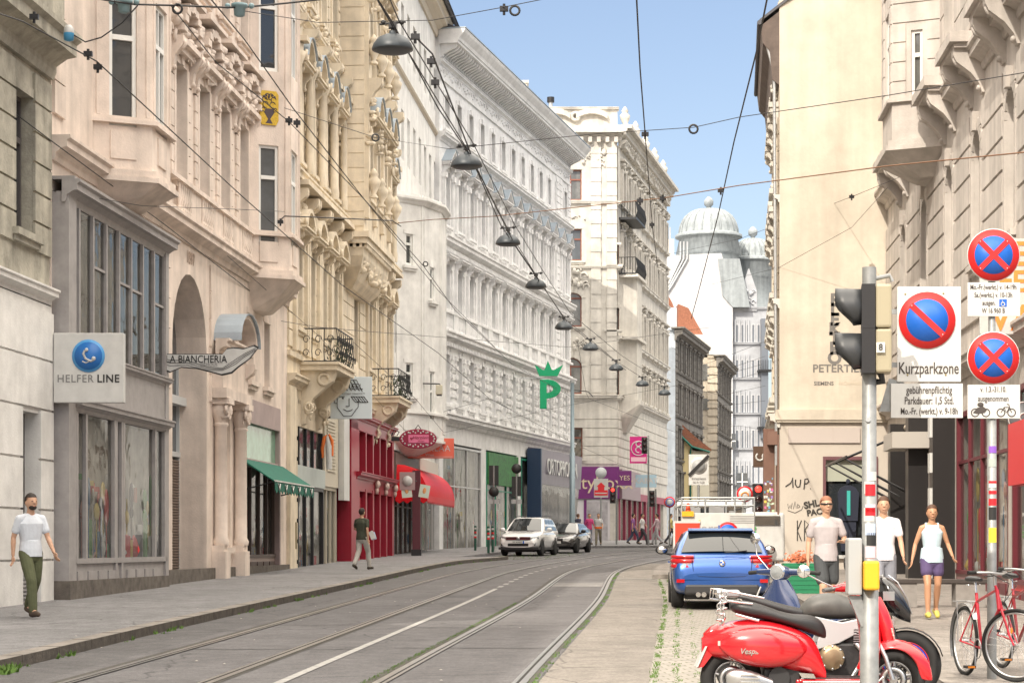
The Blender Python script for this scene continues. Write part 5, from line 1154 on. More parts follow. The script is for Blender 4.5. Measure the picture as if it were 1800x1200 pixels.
mb = MB(T); mb.tube([(LS_-.08, -.5, ez-.1), (LS_-.08, -.15, ez-1.4), (LS_-.08, -.09, 5.4), (LS_-.08, -.09, 4.0)], .05, 8); mb.build('downpipe', METAL, R2.e)
mb = MB(T); mb.box(LS_-2.2, LS_-.02, -.06, -.012, .2, 4.9); mb.box(LS_-1.9, LS_, -.35, -.06, 4.6, 5.0); mb.build('brown_corner_post', M('brown_cladding', (.20, .11, .08), .5, noise=.15, scale=4), R2.e)
# stickers on the brown panel: the panel facing the viewer
mb = MB(); mb.box(-.42, -.10, .3, .5, 0, z2(752)); bp_ = mb.build('sticker_post', M('brown_cladding'), R2.e)
random.seed(5)
for k, c in enumerate([(.75, .75, .7), (.6, .15, .3), (.7, .55, .1), (.15, .35, .5), (.45, .6, .4), (.3, .2, .5)]):
    mb = MB()
    for _ in range(16):
        x, z = random.uniform(-.40, -.14), z2(random.uniform(840, 990)); a = random.uniform(.015, .04); b = random.uniform(.015, .04); mb.box(x-a, x+a, .292+k*.001, .2995, z-b, z+b)
    mb.build('stickers', M('sticker_%d' % k, c, .5), bp_)
R3 = Bld('cream_bend_house', 'long cream house on the right beyond the beige end wall where the street bends', -12.4, .28, 83, 150, 'R')
ox = [(x-.6, x+.6, 5.6+i*3.8, 8.0+i*3.8) for x in grid(.5, R3.L-.5, 18) for i in range(5)]
mb = MB(); wallmesh(mb, 0, R3.L, -.2, 26, ox+[(1, R3.L-1, .8, 4.2)], .3); shell(mb, 0, R3.L, -.2, 26, 9); rustic(mb, 0, R3.L, 5, 8.6, ox, .5, .05, .05, edge=.1); mb.build('wall', CRM, R3.e)
mb = MB(); cornice(mb, 0, R3.L, 4.4, .9); cornice(mb, 0, R3.L, 8.7, .6); cornice(mb, 0, R3.L, 24.8, 2.0); mb.build('cornice', CRM, R3.e)
for q in ox: winpart(R3.e, None, q[0], q[1], q[2], q[3], .28, WFRAME, GLASS)
for i in range(7): storefront(R3, 1+i*(R3.L-2)/7, 1+(i+1)*(R3.L-2)/7-.3, .8, 4.2, [], [], frame=DKST, y=0, base=.4)
# -------------------------------------------------------------- R1: grey-beige house with oriel on the right
R1 = Bld('grey_oriel_house', 'grey-beige stucco house with rusticated walls and a big oriel on the right', 6.83, 250/3700, 24.0, 61.6, 'R')
Yr = lambda Y: (R1.Y1-Y)*R1.k; ZT = 19.5
aw = [Yr(y) for y in (57.4, 53.0, 48.5, 44.4, 40.2, 36, 31.5, 27.5)]
ops = [(x-.55, x+.55, 7.6, 10.4, 1.0) for x in aw]+[(x-.55, x+.55, 12.7, 15.4) for x in aw if not (Yr(53.2) < x < Yr(49.6))]
gs = [(Yr(61.2), Yr(57.3)), (Yr(56.6), Yr(53.0)), (Yr(52.2), Yr(48.6)), (Yr(47.6), Yr(40.6)), (Yr(39.6), Yr(32))]
opg = [(a, b, .3, 4.6) for a, b in gs]
mb = MB(); wallmesh(mb, 0, R1.L, -.3, ZT, ops+opg, .4); shell(mb, 0, R1.L, -.3, ZT, 6.5)
rustic(mb, 0, R1.L, 6.4, 10.9, ops, .62, .06, .07, edge=.28); rustic(mb, 0, R1.L, 12.2, 18.5, ops, .62, .05, .05, edge=.3)
mb.build('wall', GREY1, R1.e)
mb = MB(); cornice(mb, 0, R1.L, 5.3, .9); cornice(mb, 0, R1.L, 11.45, 1.1); cornice(mb, 0, R1.L, 18.6, 2.2)
for x in aw:
    if Yr(53.2) < x < Yr(49.6): continue
    mb.box(x-1.15, x+1.15, -.75, .01, 12.0, 12.22); mb.box(x-1.05, x+1.05, -.65, .01, 11.9, 12.0)
    for a in (-.8, .8): bracket(mb, x+a, 11.0, .3, .9, .65)
    mb.box(x-.95, x+.95, -.3, .01, 15.9, 16.1); bracket(mb, x-.8, 15.3, .2, .6, .3); bracket(mb, x+.8, 15.3, .2, .6, .3)
    for k in range(6): mb.box(x-.7+k*.24, x-.6+k*.24, -.62, -.1, 12.222, 12.26)
mb.build('cornice', GREY1, R1.e)
for x in aw:
    window(R1, x, 7.6, 1.1, 2.8, .38, 'flat', GREY1, arch=1.0)
    if not (Yr(53.2) < x < Yr(49.6)): window(R1, x, 12.7, 1.1, 2.7, .38, 'corn', GREY1)
pts = [(Yr(53.2), 0), (Yr(52.5), 1.12), (Yr(50.45), 1.12), (Yr(50.0), 0)]
L = math.hypot(pts[3][0]-pts[2][0], 1.12)
o = oriel(R1, pts, 11.1, 19, mat=GREY1, ops={2: [(L/2-.14, L/2+.14, 12.1, 13.95)], 1: [(.6, 1.5, 12.4, 14.6)]}, rus=True, corb=.6)
o['label'] = 'faceted oriel with shadowed corbel'
q = window(R1, 0, 12.4, .9, 2.2, .13, 'none', GREY1); q.location = (pts[1][0]+1.05, -1.12, 12.4)
a, b = Vector((pts[2][0], -pts[2][1])), Vector((pts[3][0], 0)); q = window(R1, 0, 12.1, .28, 1.85, .13, 'none', GREY1, frame=M('white_blind', (.7, .68, .66), .6), pane=GL2); m_ = (a+b)/2; q.location = (m_.x, m_.y, 12.1); q.rotation_euler = (0, 0, math.atan2(b.y-a.y, b.x-a.x))
DKF = M('black_shop_frame', (.02, .018, .018), .35)
storefront(R1, gs[0][0], gs[0][1], .5, 4.6, [gs[0][0]+1.3, gs[0][0]+2.6], [3.7], frame=DKF, y=.0, base=.4, lab='black framed shopfront nearest the beige wall')
storefront(R1, gs[1][0], gs[1][1], .5, 4.6, [gs[1][0]+1.2, gs[1][0]+2.4], [3.7], frame=DKF, y=.0, base=.4, lab='black framed shopfront with tailor dummies')
storefront(R1, gs[2][0], gs[2][1], .5, 4.6, [gs[2][0]+1.8], [3.6], frame=M('plum_window_frame'), y=.0, base=.5, lab='plum framed shopfront')
storefront(R1, gs[3][0], gs[3][1], .4, 4.6, [gs[3][0]+1.7, gs[3][0]+3.4, gs[3][0]+5.1], [3.5], frame=M('burgundy_shop_frame', (.13, .02, .03), .4), y=.0, base=.7, basemat=M('mauve_riser', (.36, .22, .22), .5), lab='burgundy framed shopfront')
storefront(R1, gs[4][0], gs[4][1], .4, 4.6, [gs[4][0]+2, gs[4][0]+4], [], frame=M('burgundy_shop_frame'), y=-.1, base=.6, basemat=REDS, lab='red based shopfront at the right edge')
mb = MB(); mb.box(Yr(37.6), Yr(33), -.5, -.1, 2.7, 3.8); mb.build('red_fascia', REDS, R1.e)
for (ya, yb, m_) in ((56.9, 56.4, DKF), (53.0, 52.4, DKF), (48.4, 47.8, DKF)): MB().box(Yr(ya), Yr(yb), -.5, .05, .2, 4.9).build('shop_pillar', m_, R1.e)
mb = MB(); mb.box(Yr(53.9), Yr(51.9), -.95, 0, 4.05, 4.45); mb.build('shop_canopy', M('canopy_grey', (.45, .42, .38), .6), R1.e)
for i in range(6):
    pass
mb = MB()
for i in range(5): mb.box(Yr(48.2), Yr(47.85), -.56, -.5, .9+i*.8, 1.35+i*.8)
mb.build('display_boxes', WHITES, R1.e)
# awning arms (folded-arm awning frame without cloth)
aw_ = thing('awning_frame', 'open awning frame of thin bars above the black shopfront, no cloth', 'awning', (R1.o.x, R1.o.y, 0), R1.e.rotation_euler[2])
mb = MB(); 
for uu in (Yr(59.5), Yr(57.2), Yr(54.5)): mb.tube([(uu, 0, 4.7), (uu+.1, -1.9, 3.9)], .03, 6); mb.tube([(uu, -.1, 2.9), (uu+.1, -1.9, 3.9)], .025, 6); mb.tube([(uu+.1, -1.9, 3.9), (uu+1.2, -.3, 2.95)], .022, 6)
mb.tube([(Yr(60.2), -1.9, 3.92), (Yr(53.8), -1.9, 3.92)], .035, 6); mb.build('arms', BLACK, aw_)
mb = MB(); mb.tube([(Yr(60.2), -.06, 4.8), (Yr(53.8), -.06, 4.8)], .09, 8); mb.build('roller', M('tan_eave'), aw_)
# ================================================================ signs on the left houses
def sign_box(name, lab, cat, px0, px1, py0, py1, s, mat, th=.12, rz=0):
    a = at(px0, py1, s); b = at(px1, py0, s); c = (a+b)/2
    t = thing(name, lab, cat, (c.x, c.y, a.z), rz); W, H = b.x-a.x, b.z-a.z
    if mat: o = MB().box(-W/2, W/2, -th/2, th/2, 0, H).build('panel', mat, t); bev(o, .012)
    return t, W, H, th
t, W, H, th = sign_box('hanging_sign', 'square white sign with a blue telephone disc, projecting from the white wall', 'shop sign', 96, 219, 586, 708, 96, WHITES, .2)
MB().box(-W/2-.28, -W/2+.05, -.06, .06, H*.26, H*.74).build('bracket', WHITES, t)
mb = MB().lathe([(0, 0), (.30, 0), (.30, .012), (0, .012)], (0, -th/2-.013, H*.67), 28, 'y'); mb.build('disc', M('telephone_blue', (.10, .36, .72), .4), t)
mb = MB().lathe([(0, 0), (.255, 0), (.255, .012), (0, .012)], (0, -th/2-.020, H*.67), 28, 'y'); mb.build('disc_core', M('telephone_deep_blue', (.02, .16, .50), .4), t)
mb = MB(); y_ = -th/2-.03; mb.tube([(-.06, y_, H*.67+.1), (-.09, y_, H*.67+.04), (-.05, y_, H*.67-.05), (.05, y_, H*.67-.1), (.1, y_, H*.67-.07)], .022, 6); mb.ball((-.03, y_, H*.67+.11), .035); mb.ball((.1, y_, H*.67-.05), .04); mb.tube([(-.11, y_, H*.67-.1), (-.04, y_, H*.67-.13), (.02, y_, H*.67-.1)], .012, 5); mb.build('handset', WHITES, t)
text('lettering', 'HELFER', .2, M('thin_grey', (.2, .2, .2)), t, (-.24, -th/2-.004, H*.34), sx=.95, space=1.1); text('lettering', 'LINE', .2, BLACKS, t, (.36, -th/2-.004, H*.34), sx=.95, space=1.1, bold=.004)
# wing-shaped sign
s = 80; c = at(370, 640, s); t = thing('wing_sign', 'black-edged white sign shaped like a wing with flowing scallops', 'shop sign', (c.x, c.y, c.z))
P = lambda l: [((x-370)/s, (640-y)/s) for x, y in l]
out = P([(285, 622), (392, 622), (400, 612), (412, 610), (430, 612), (448, 606), (455, 610), (440, 630), (420, 645), (408, 656), (390, 660), (372, 655), (345, 648), (318, 646), (298, 655), (292, 652), (288, 645), (284, 638)])
MB().prism(out, 'y', -.05, .05).build('board', BLACKS, t)
cx_ = sum(p[0] for p in out)/len(out); cz_ = sum(p[1] for p in out)/len(out)
mb = MB(); mb.prism([(cx_+(x-cx_)*.975, cz_+(z-cz_)*.9) for x, z in out], 'y', -.062, -.051); mb.build('white_face', WHITES, t)
mb = MB()
for k in range(3): mb.tube([(x, -.068, z) for x, z in P([(286, 630+k*5), (300, 633+k*5), (330, 634+k*4), (365, 645+k*3), (392, 647+k*2), (415, 632+k*4), (430, 622+k*3), (450, 612+k*2)])], .005, 4)
mb.build('wave_lines', BLACKS, t)
text('lettering', 'LA BIANCHERIA', .235, BLACKS, t, ((346-370)/s, -.072, (640-632)/s), sx=.80); text('lettering', 'DESSOUS', .09, M('thin_grey'), t, ((368-370)/s, -.066, (640-641)/s))
MB().tube([((285-370)/s-.25, 0, .1), ((285-370)/s+.1, 0, .1)], .03, 6).build('bracket', BLACK, t)
# cartoon-face sign (simple line drawing)
t, W, H, th = sign_box('hanging_sign', 'square pale sign with a line-drawn face under a striped fringe', 'shop sign', 581, 654, 662, 736, 54, M('pale_sign_blue', (.66, .74, .78), .4), .1)
def sp(px, py): return ((px-617.5)/54, -th/2-.012, (736-py)/54)
mb = MB()
for l in ([(593, 697), (593, 716), (604, 731), (618, 731), (630, 715), (630, 700)], [(593, 697), (606, 697)], [(588, 697), (588, 708), (593, 709)], [(588, 688), (588, 668), (627, 668), (637, 688)], [(614, 700), (614, 714), (608, 714)]): mb.tube([sp(*p) for p in l], .012, 4)
mb.tube([sp(604, 719), sp(611, 723), sp(618, 721), sp(620, 719)], .011, 4)
for k in range(6): mb.tube([sp(591+k*6, 668), sp(597+k*7, 687)], .014, 4)
for k in range(6): mb.tube([sp(617+k*4.5, 697), sp(625+k*4.5, 707)], .011, 4)
mb.tube([sp(588, 707), sp(588, 707)], .01, 4); mb.tube([sp(625, 707), sp(647, 707)], .011, 4); mb.tube([sp(617, 697), sp(640, 697)], .011, 4); mb.tube([sp(640, 697), sp(647, 707)], .011, 4); mb.ball(sp(603, 700), .03, 6, 4)
mb.build('line_drawing', BLACKS, t); text('lettering', 'PREEL', .26, BLACKS, t, (sp(620, 680)[0], sp(0, 0)[1]-.003, sp(0, 680)[2])); text('lettering', 'MEINE STADT WERKSTATT', .075, M('thin_grey'), t, (0, -th/2-.012, (736-692)/54))
MB().tube([(-W/2, 0, .05), (-W/2-.95, 0, .05), (-W/2-1.1, 0, -.12)], .035, 6).build('bracket', BLACK, t)
# oval maroon sign
s = 47; c = at(735, 771, s); t = thing('oval_sign', 'oval maroon sign with white dots and pink plate over the red awning', 'shop sign', (c.x, c.y, c.z))
MAR = M('maroon_sign', (.28, .01, .05), .35); mb = MB(); pts = [(.70*math.cos(a), .37*math.sin(a)) for a in [2*math.pi*k/28 for k in range(28)]]; mb.prism(pts, 'y', -.06, .06); bev(mb.build('board', MAR, t), .02)
mb = MB(); [mb.ball((.61*math.cos(a), -.065, .29*math.sin(a)), (.035, .012, .035), 6, 4) for a in [2*math.pi*k/20 for k in range(20)]]; [mb.ball((x, -.065, z), (.03, .012, .03), 6, 4) for x in (-.3, -.1, .1, .3) for z in (.22, -.22)]; mb.build('dots', WHITES, t)
MB().box(-.36, .40, -.075, -.06, -.15, .15).build('pink_plate', M('pink_plate', (.72, .18, .33), .4), t)
text('lettering', 'Herzilein', .17, MAR, t, (.1, -.08, .045), shear=.3); text('lettering', 'Wien', .11, MAR, t, (.1, -.08, -.09), shear=.3); MB().prism([(-.25, -.06), (-.31, .02), (-.28, .06), (-.25, .035), (-.22, .06), (-.19, .02)], 'y', -.082, -.075).build('heart', MAR, t)
mb = MB(); mb.box(-1.0, -.68, -.04, .04, -.08, .08); mb.tube([(-1.0, 0, .1), (-.9, 0, .35), (-.7, 0, .25), (-.8, 0, .12)], .02, 5); mb.tube([(-.1, 0, .37), (0, 0, .52), (.1, 0, .37)], .02, 5); mb.build('bracket', BLACK, t)
# coral confectionery board + its faded twin on the fascia
t, W, H, th = sign_box('coral_sign', 'coral board with white lettering behind the oval maroon sign', 'shop sign', 688, 798, 770, 805, 41, M('coral_sign', (.78, .16, .10), .4), .1)
text('lettering', '123 OBERLAA', .36, WHITES, t, (0, -th/2-.005, H*.48), sx=1.0, space=1.1); text('lettering', 'Konditorei', .13, WHITES, t, (.5, -th/2-.005, H*.82)); text('lettering', 'Wien', .17, WHITES, t, (.3, -th/2-.005, H*.16)); MB().box(-W/2+.06, W/2-.06, -th/2-.004, -th/2+.001, .05, .07).build('border', WHITES, t)
# green P with crown
s = 32; c = at(966, 718, s); t = thing('pharmacy_sign', 'green letter P with a crown above it, hanging over the street', 'shop sign', (c.x, c.y, c.z)); GP = M('bright_green_sign', (.0, .40, .17), .4)
def gp(l): return [((x-966)/s, (718-y)/s) for x, y in l]
mb = MB(); mb.prism(gp([(949, 718), (949, 667), (961, 667), (961, 718)]), 'y', -.12, .12)
for k in range(14):
    a0, a1 = -math.pi/2+math.pi*k/14, -math.pi/2+math.pi*(k+1)/14
    q = lambda a, r, rz: (960.5+r*math.cos(a)*1.05, 683.5-rz*math.sin(a)); mb.prism(gp([q(a0, 24, 17), q(a1, 24, 17), q(a1, 11, 7), q(a0, 11, 7)]), 'y', -.12, .12)
bev(mb.build('letter', GP, t), .02)
mb = MB(); mb.prism(gp([(948, 661), (940, 641), (954, 650), (957, 650), (963, 634), (970, 650), (974, 650), (990, 641), (980, 661)]), 'y', -.1, .1); mb.build('crown', GP, t); MB().tube([(-1.6, 0, 1.68), (.7, 0, 1.68)], .035, 6).build('bracket', METAL, t)
# magenta hanging sign, smaller far signs
t, W, H, th = sign_box('banner_sign', 'magenta banner sign with a white swirl in a ring beside the corner balcony', 'shop sign', 1107, 1137, 767, 814, 26, MAG, .12)
mb = MB(); mb.torus((0, -.08, H*.56), .48, .035, 'y', 24, 5); mb.torus((0, -.08, H*.5), .18, .04, 'y', 16, 5, 0, 5); mb.torus((0, -.08, H*.72), .16, .04, 'y', 16, 5, 1.5, 6.2); mb.build('swirl', WHITES, t); MB().box(-W/2+.08, W/2-.08, -.075, -.06, .12, .42).build('name_strip', M('pale_pink', (.8, .5, .58)), t)
t, W, H, th = sign_box('purple_sign', 'small purple square sign past the corner shop', 'shop sign', 1086, 1110, 827, 853, 26.5, PUR, .1); text('lettering', 'YES', .45, M('pale_gold'), t, (0, -.06, H/2))
t, W, H, th = sign_box('pale_blue_sign', 'pale blue shop sign with white capitals right of the purple sign', 'shop sign', 1117, 1154, 834, 856, 25.8, M('pale_cyan', (.42, .60, .70), .4), .1); text('lettering', 'KABAT', .5, WHITES, t, (0, -.06, H/2), bold=.01)
t, W, H, th = sign_box('red_house_sign', 'white sign with a red house symbol in front of the purple shop', 'sign', 1044, 1069, 841, 874, 31, WHITES, .05)
MB().prism([(-.38, .12), (.38, .12), (.38, .42), (.18, .42), (.18, .62), (.26, .62), (0, .86), (-.26, .62), (-.18, .62), (-.18, .42), (-.38, .42)], 'y', -.04, -.026).build('house_symbol', REDS, t); MB().box(-.33, .33, -.045, -.041, .22, .28).build('white_line', WHITES, t); MB().tube([(0, .05, -3), (0, .05, 1.3)], .05, 8).build('post', METAL, t); MB().lathe([(0, 0), (.32, 0), (.32, .04), (0, .04)], (0, -.01, 1.4), 20, 'y').build('round_disc', M('pale_round_sign', (.6, .64, .66), .5), t)
t, W, H, th = sign_box('brown_sign', 'dark brown box sign with a white looped letter beside the brown post', 'shop sign', 1324, 1343, 784, 821, 40, M('dark_brown_sign', (.09, .05, .03), .5), .15); mb = MB(); mb.torus((.04, -.09, H*.5), .16, .04, 'y', 16, 6, 2.2, 6.0); mb.torus((.28, -.09, H*.52), .12, .04, 'y', 16, 6, 1.8, 6.0); mb.build('letter', WHITES, t)
# orange-lettered board and grey disc on the grey oriel house
t, W, H, th = sign_box('projecting_board', 'pale projecting board with big orange capitals behind the no-stopping sign', 'shop sign', 1722, 1812, 420, 588, 96, WHITES, .1)
ORG = M('orange_lettering', (.85, .28, .06), .5); text('lettering', 'PE', .62, ORG, t, (.12, -.056, 1.45), bold=.01); text('lettering', 'FE', .55, ORG, t, (.12, -.056, .95), bold=.01); text('lettering', 'VA', .66, ORG, t, (.12, -.056, .28), bold=.01); MB().box(W/2, W/2+1.6, -.03, .03, .3, .36).build('bracket', METAL, t)
s = 98; c = at(1800, 735, s); t = thing('disc_sign', 'dark grey disc sign with a white ring cut by the right edge', 'shop sign', (c.x, c.y, c.z)); MB().lathe([(0, 0), (.30, 0), (.30, .1), (0, .1)], (0, -.05, 0), 28, 'y').build('disc', M('slate_disc', (.12, .13, .14), .4), t); mb = MB(); mb.torus((0, -.055, 0), .29, .012, 'y', 28, 4); mb.torus((-.02, -.06, .02), .07, .015, 'y', 14, 4); mb.build('ring', WHITES, t); MB().box(.28, 1.2, -.03, .03, -.03, .03).build('bracket', METAL, t)
# awnings
a0 = L1.uz(425, 800); t = thing('green_awning', 'dark green folding awning with white scalloped valance over the black-framed shop', 'awning', tuple(L1.world(Yu0 := L1.u(420), 0, 0)), L1.e.rotation_euler[2])
Ln = 6.0; GA = M('green_awning_cloth', (.01, .13, .09), .8, noise=.2, scale=4)
mb = MB(); mb.prism([(-.05, 3.95), (-.95, 3.35), (-.95, 3.32), (-.05, 3.9)], 'x', 0, Ln); mb.build('cloth', GA, t)
mb = MB(); n = 14
for k in range(n):
    x0, x1 = Ln*k/n, Ln*(k+1)/n; mb.prism([(x0, 3.33), (x1, 3.33), (x1, 3.12), ((x0+x1)/2, 3.02), (x0, 3.12)], 'y', -.97, -.955)
mb.build('valance', GA, t); mb = MB(); mb.box(0, Ln, -.985, -.94, 3.33, 3.37)
for k in range(6): x_ = Ln*(k+.5)/6; mb.tube([(x_-.14, -.985, 3.28), (x_, -.985, 3.12), (x_+.14, -.985, 3.28)], .018, 4)
mb.build('white_trim', WHITES, t); mb = MB(); [mb.tube([(x, -.02, 3.1), (x, -.93, 3.33)], .02, 5) for x in (.1, Ln-.1)]; mb.build('arm', BLACK, t)
p = L3.world(.4, 0, 0); t = thing('red_awning', 'glossy red domed awning with scalloped edge under the oval sign', 'awning', (p.x, p.y, 0), L3.e.rotation_euler[2])
RA = M('glossy_red_vinyl', (.60, .008, .015), .45, noise=.1, scale=3, spec=.25); La = 10.8; rings = []
for k in range(9):
    a = math.pi/2*k/8; o_ = -.1-1.25*math.sin(a); z = 3.7+1.3*math.cos(a)
    ins = .45*(1-math.sin(a))**1.3; rings.append([(ins+(La-2*ins)*j/24, o_-(.05*math.cos(j*math.pi)), z) for j in range(25)])
mb = MB(); vs = [p_ for r in rings for p_ in r]; mb.add(vs, [(r*25+j, r*25+j+1, (r+1)*25+j+1, (r+1)*25+j) for r in range(8) for j in range(24)], True)
for sx, xx in ((0, 0), (1, La)): # quarter end caps
    for k in range(8):
        A, B_ = rings[k][-1 if sx else 0], rings[k+1][-1 if sx else 0]; mb.add([A, B_, (B_[0], -.05, B_[2]), (A[0], -.05, A[2])], [(0, 1, 2, 3)])
cl = mb.build('canopy', RA, t, fix=False); mb = MB()
for k in range(24): x0, x1 = La*k/24, La*(k+1)/24; mb.prism([(x0, 3.72), (x1, 3.72), (x1, 3.5), ((x0+x1)/2, 3.38), (x0, 3.5)], 'y', -1.39, -1.37)
for k in range(4): y0, y1 = -1.38+k*.33, -1.38+(k+1)*.33; mb.prism([(y0, 3.72), (y1, 3.72), (y1, 3.5), ((y0+y1)/2, 3.38), (y0, 3.5)], 'x', 0, .02)
mb.build('scalloped_valance', RA, t)
# orange jacket hanging, leaflets, letters on white panel
c = L2.world(L2.u(575, .5), -.5, 4.6); t = thing('hanging_jacket', 'orange and white garment hung out beside the louvred panel', 'garment', tuple(c), 0); t.scale = (.55, .55, .6); mb = MB(); mb.tube([(0, 0, .9), (-.15, 0, .75), (-.28, 0, .2), (-.25, 0, -.3)], [.05, .12, .1, .06], 8); mb.build('sleeve', M('orange_cloth', (.75, .18, .04), .8), t); MB().tube([(0, 0, .85), (.1, 0, .3), (.12, 0, -.9)], [.08, .2, .16], 8).build('body', WHITES, t); MB().tube([(.1, 0, .95), (.28, 0, .6), (.3, 0, -.2)], [.05, .1, .07], 8).build('sleeve', M('orange_cloth'), t)
for k in range(3):
    text('lettering', ('BAKEN', 'UGEN', 'ZIKA')[k], .5, M('blue_lettering', (.06, .12, .42), .5), wp, (Yu0*0+L2.u(610), -.27, 5.75-k*.85), (R(90), 0, 0), sx=.8)
# leaflets on the pole + round sign under oval sign
for (px, lab) in ((716, 'pale leaflet clipped left of the dark lamp post by the red awning'), (744, 'pale leaflet clipped right of the dark lamp post by the red awning')):
    c = at(px, 874, 45); t = thing('leaflet', lab, 'leaflet', tuple(c)); o = MB().box(-.2, .2, -.01, .01, 0, .5).build('sheet', M('pale_mint_paper', (.62, .70, .60), .8), t, rot=(0, R(-6 if px < 730 else 10), 0)); MB().ball((0, -.015, .27), (.07, .008, .12), 8, 6).build('print', M('soft_orange_ink', (.75, .35, .15), .8), o)
c = at(732, 962, 44); t = thing('shop_post', 'dark post in front of the red awning holding leaflets', 'post', (c.x, c.y, G(c.y)+.12)); MB().box(-.16, .16, -.1, .1, 0, 3.4).build('shaft', M('dark_maroon_post', (.10, .02, .03), .4), t); MB().box(-.2, .2, -.14, .14, 0, .25).build('foot', BLACK, t)
c = at(716, 845, 45); t = thing('round_lamp_sign', 'pale square sign with a white round emblem near the red awning', 'sign', tuple(c)); MB().box(-.3, .3, -.03, .03, -.35, .35).build('board', M('mauve_grey', (.4, .28, .28), .5), t); MB().lathe([(0, 0), (.2, 0), (.2, .02), (0, .02)], (0, -.05, 0), 20, 'y').build('emblem', WHITES, t); MB().tube([(.3, 0, 0), (.36, .1, 0)], .02).build('bracket', BLACK, t)

# ================================================================ overhead lamps and wires
LAMPG = M('lamp_grey_enamel', (.045, .055, .065), .45, .1); LAMPI = M('lamp_inner', (.06, .065, .07), .4)
WIRE = M('black_cable', (.02, .02, .022), .6); RUST = M('rusty_insulated_cable', (.20, .10, .05), .7)
def wire(pts, r, lab, sag=.0, name='overhead_cable', mat=WIRE, cat='cable', extra=None):
    P = [at(*p) for p in pts]; o = thing(name, lab, cat, tuple(P[0])); mb = MB(); q = []
    for i in range(len(P)-1):
        n = 8 if sag else 1; L = (P[i+1]-P[i]).length
        for k in range(n): u = k/n; v = P[i].lerp(P[i+1], u); v.z -= sag*L*4*u*(1-u)*.25; q.append(v-P[0])
    q.append(P[-1]-P[0]); mb.tube(q, r, 5)
    mb.build('strand', mat, o)
    for (px, py, s, kind) in (extra or []):
        c = at(px, py, s)-P[0]; e = MB()
        if kind == 'ring': e.torus(tuple(c), .075, .02, 'y', 14, 5); e.build('coil', WIRE, o)
        elif kind == 'clamp': e.box(c.x-.07, c.x+.07, c.y-.04, c.y+.04, c.z-.04, c.z+.04); e.cyl((c.x, c.y, c.z-.1), (c.x, c.y, c.z+.08), .025, 6); e.build('clamp', BLACK, o)
        elif kind == 'pot': e.lathe([(.05, -.14), (.09, -.12), (.10, 0), (.14, .02), (.14, .07), (.05, .09)], tuple(c), 12); e.ball((c.x-.2, c.y, c.z+.04), .05, 6, 5); e.ball((c.x+.2, c.y, c.z+.04), .05, 6, 5); e.build('insulator', M('teal_insulator', (.22, .33, .36), .4), o)
    return o
lampx = [(690, 78), (820, 285), (893, 423), (942, 500), (991, 573), (1038, 610), (1083, 646), (1129, 674), (1168, 690)]
proto = None; labs = ['largest dome lamp, nearest, near the top of the picture', 'second dome lamp, over the pedimented windows', 'third dome lamp along the cable, before the palace corner', 'fourth dome lamp, just below the third on the cable', 'fifth dome lamp in front of the palace corner edge', 'sixth dome lamp against the cream house window', 'seventh dome lamp by the narrow window of the cream house', 'eighth small dome lamp beside the ornate street wall', 'smallest dome lamp, past the cream house']
for i, (px, py) in enumerate(lampx):
    s = (960-py)/7.6; P = at(px, py, s)
    if proto is None:
        proto = t = thing('street_lamp', labs[0], 'street lamp', tuple(P), 0, 'dome lamps hung over the street'); k = 1.0
        mb = MB(); mb.lathe([(.31, -.09), (.315, -.07), (.29, .0), (.22, .09), (.12, .14), (.05, .16), (.05, .2)], (0, 0, 0), 28); bpy_o = mb.build('lamp_shade', LAMPG, t)
        mb = MB(); mb.lathe([(.0, -.082), (.30, -.082), (.30, -.088), (.24, -.12), (.1, -.13), (0, -.13)], (0, 0, 0), 24); mb.build('diffuser', LAMPI, t)
        mb = MB(); mb.cyl((0, 0, .18), (0, 0, .34), .025, 8); mb.tube([(-.2, 0, .30), (.2, 0, .34)], .018, 6); mb.box(-.06, .06, -.05, .05, .24, .32); [mb.ball((x, 0, .33), .04, 6, 5) for x in (-.14, .14)]; mb.build('hanger', WIRE, t)
    else: copy_tree(proto, loc=tuple(P), label=labs[i])
# feeder cables that carry the lamps
lp = [(px, py-32*((960-py)/7.6)/116, (960-py)/7.6) for px, py in lampx]
wire([(640, -40, 130)]+lp, .011, 'lamp cable running from lamp to lamp down the street', name='lamp_cable')
wire([(660, -60, 135)]+[(a+12, b-8, s) for a, b, s in lp], .010, 'second lamp cable just above the first', name='lamp_cable')
wire([(725, 60, 115), (760, 95, 110), (835, 290, 86), (905, 430, 70), (960, 510, 58)], .014, 'thick contact wire right of the nearest dome lamp', name='contact_wire', extra=[(730, 65, 115, 'clamp'), (765, 145, 105, 'clamp'), (758, 108, 108, 'clamp')])
wire([(655, -15, 125), (690, 40, 118), (770, 190, 100), (826, 272, 88), (880, 395, 74), (1000, 570, 50), (1100, 650, 38)], .012, 'contact wire passing close beside the dome lamps', name='contact_wire')
wire([(-30, 15, 120), (40, 38, 112), (170, 108, 105), (420, 340, 80), (600, 500, 60), (770, 620, 45), (860, 700, 38), (900, 720, 34)], .012, 'long black wire crossing the pink facade diagonally', name='contact_wire', extra=[(60, 30, 110, 'clamp'), (155, 95, 106, 'clamp'), (172, 118, 104, 'clamp')])
wire([(355, -20, 110), (430, 70, 100), (515, 190, 88), (640, 350, 70), (745, 468, 55), (800, 545, 47), (900, 640, 37), (1010, 700, 30)], .012, 'wire with coil crossing in front of the yellow facade', name='contact_wire', extra=[(508, 212, 86, 'clamp'), (522, 216, 86, 'clamp'), (748, 464, 54, 'ring')])
wire([(300, 10, 108), (380, 110, 95), (508, 214, 86), (640, 350, 72), (770, 510, 50), (870, 610, 40)], .010, 'thin wire parallel to the coiled wire over the yellow facade', name='contact_wire')
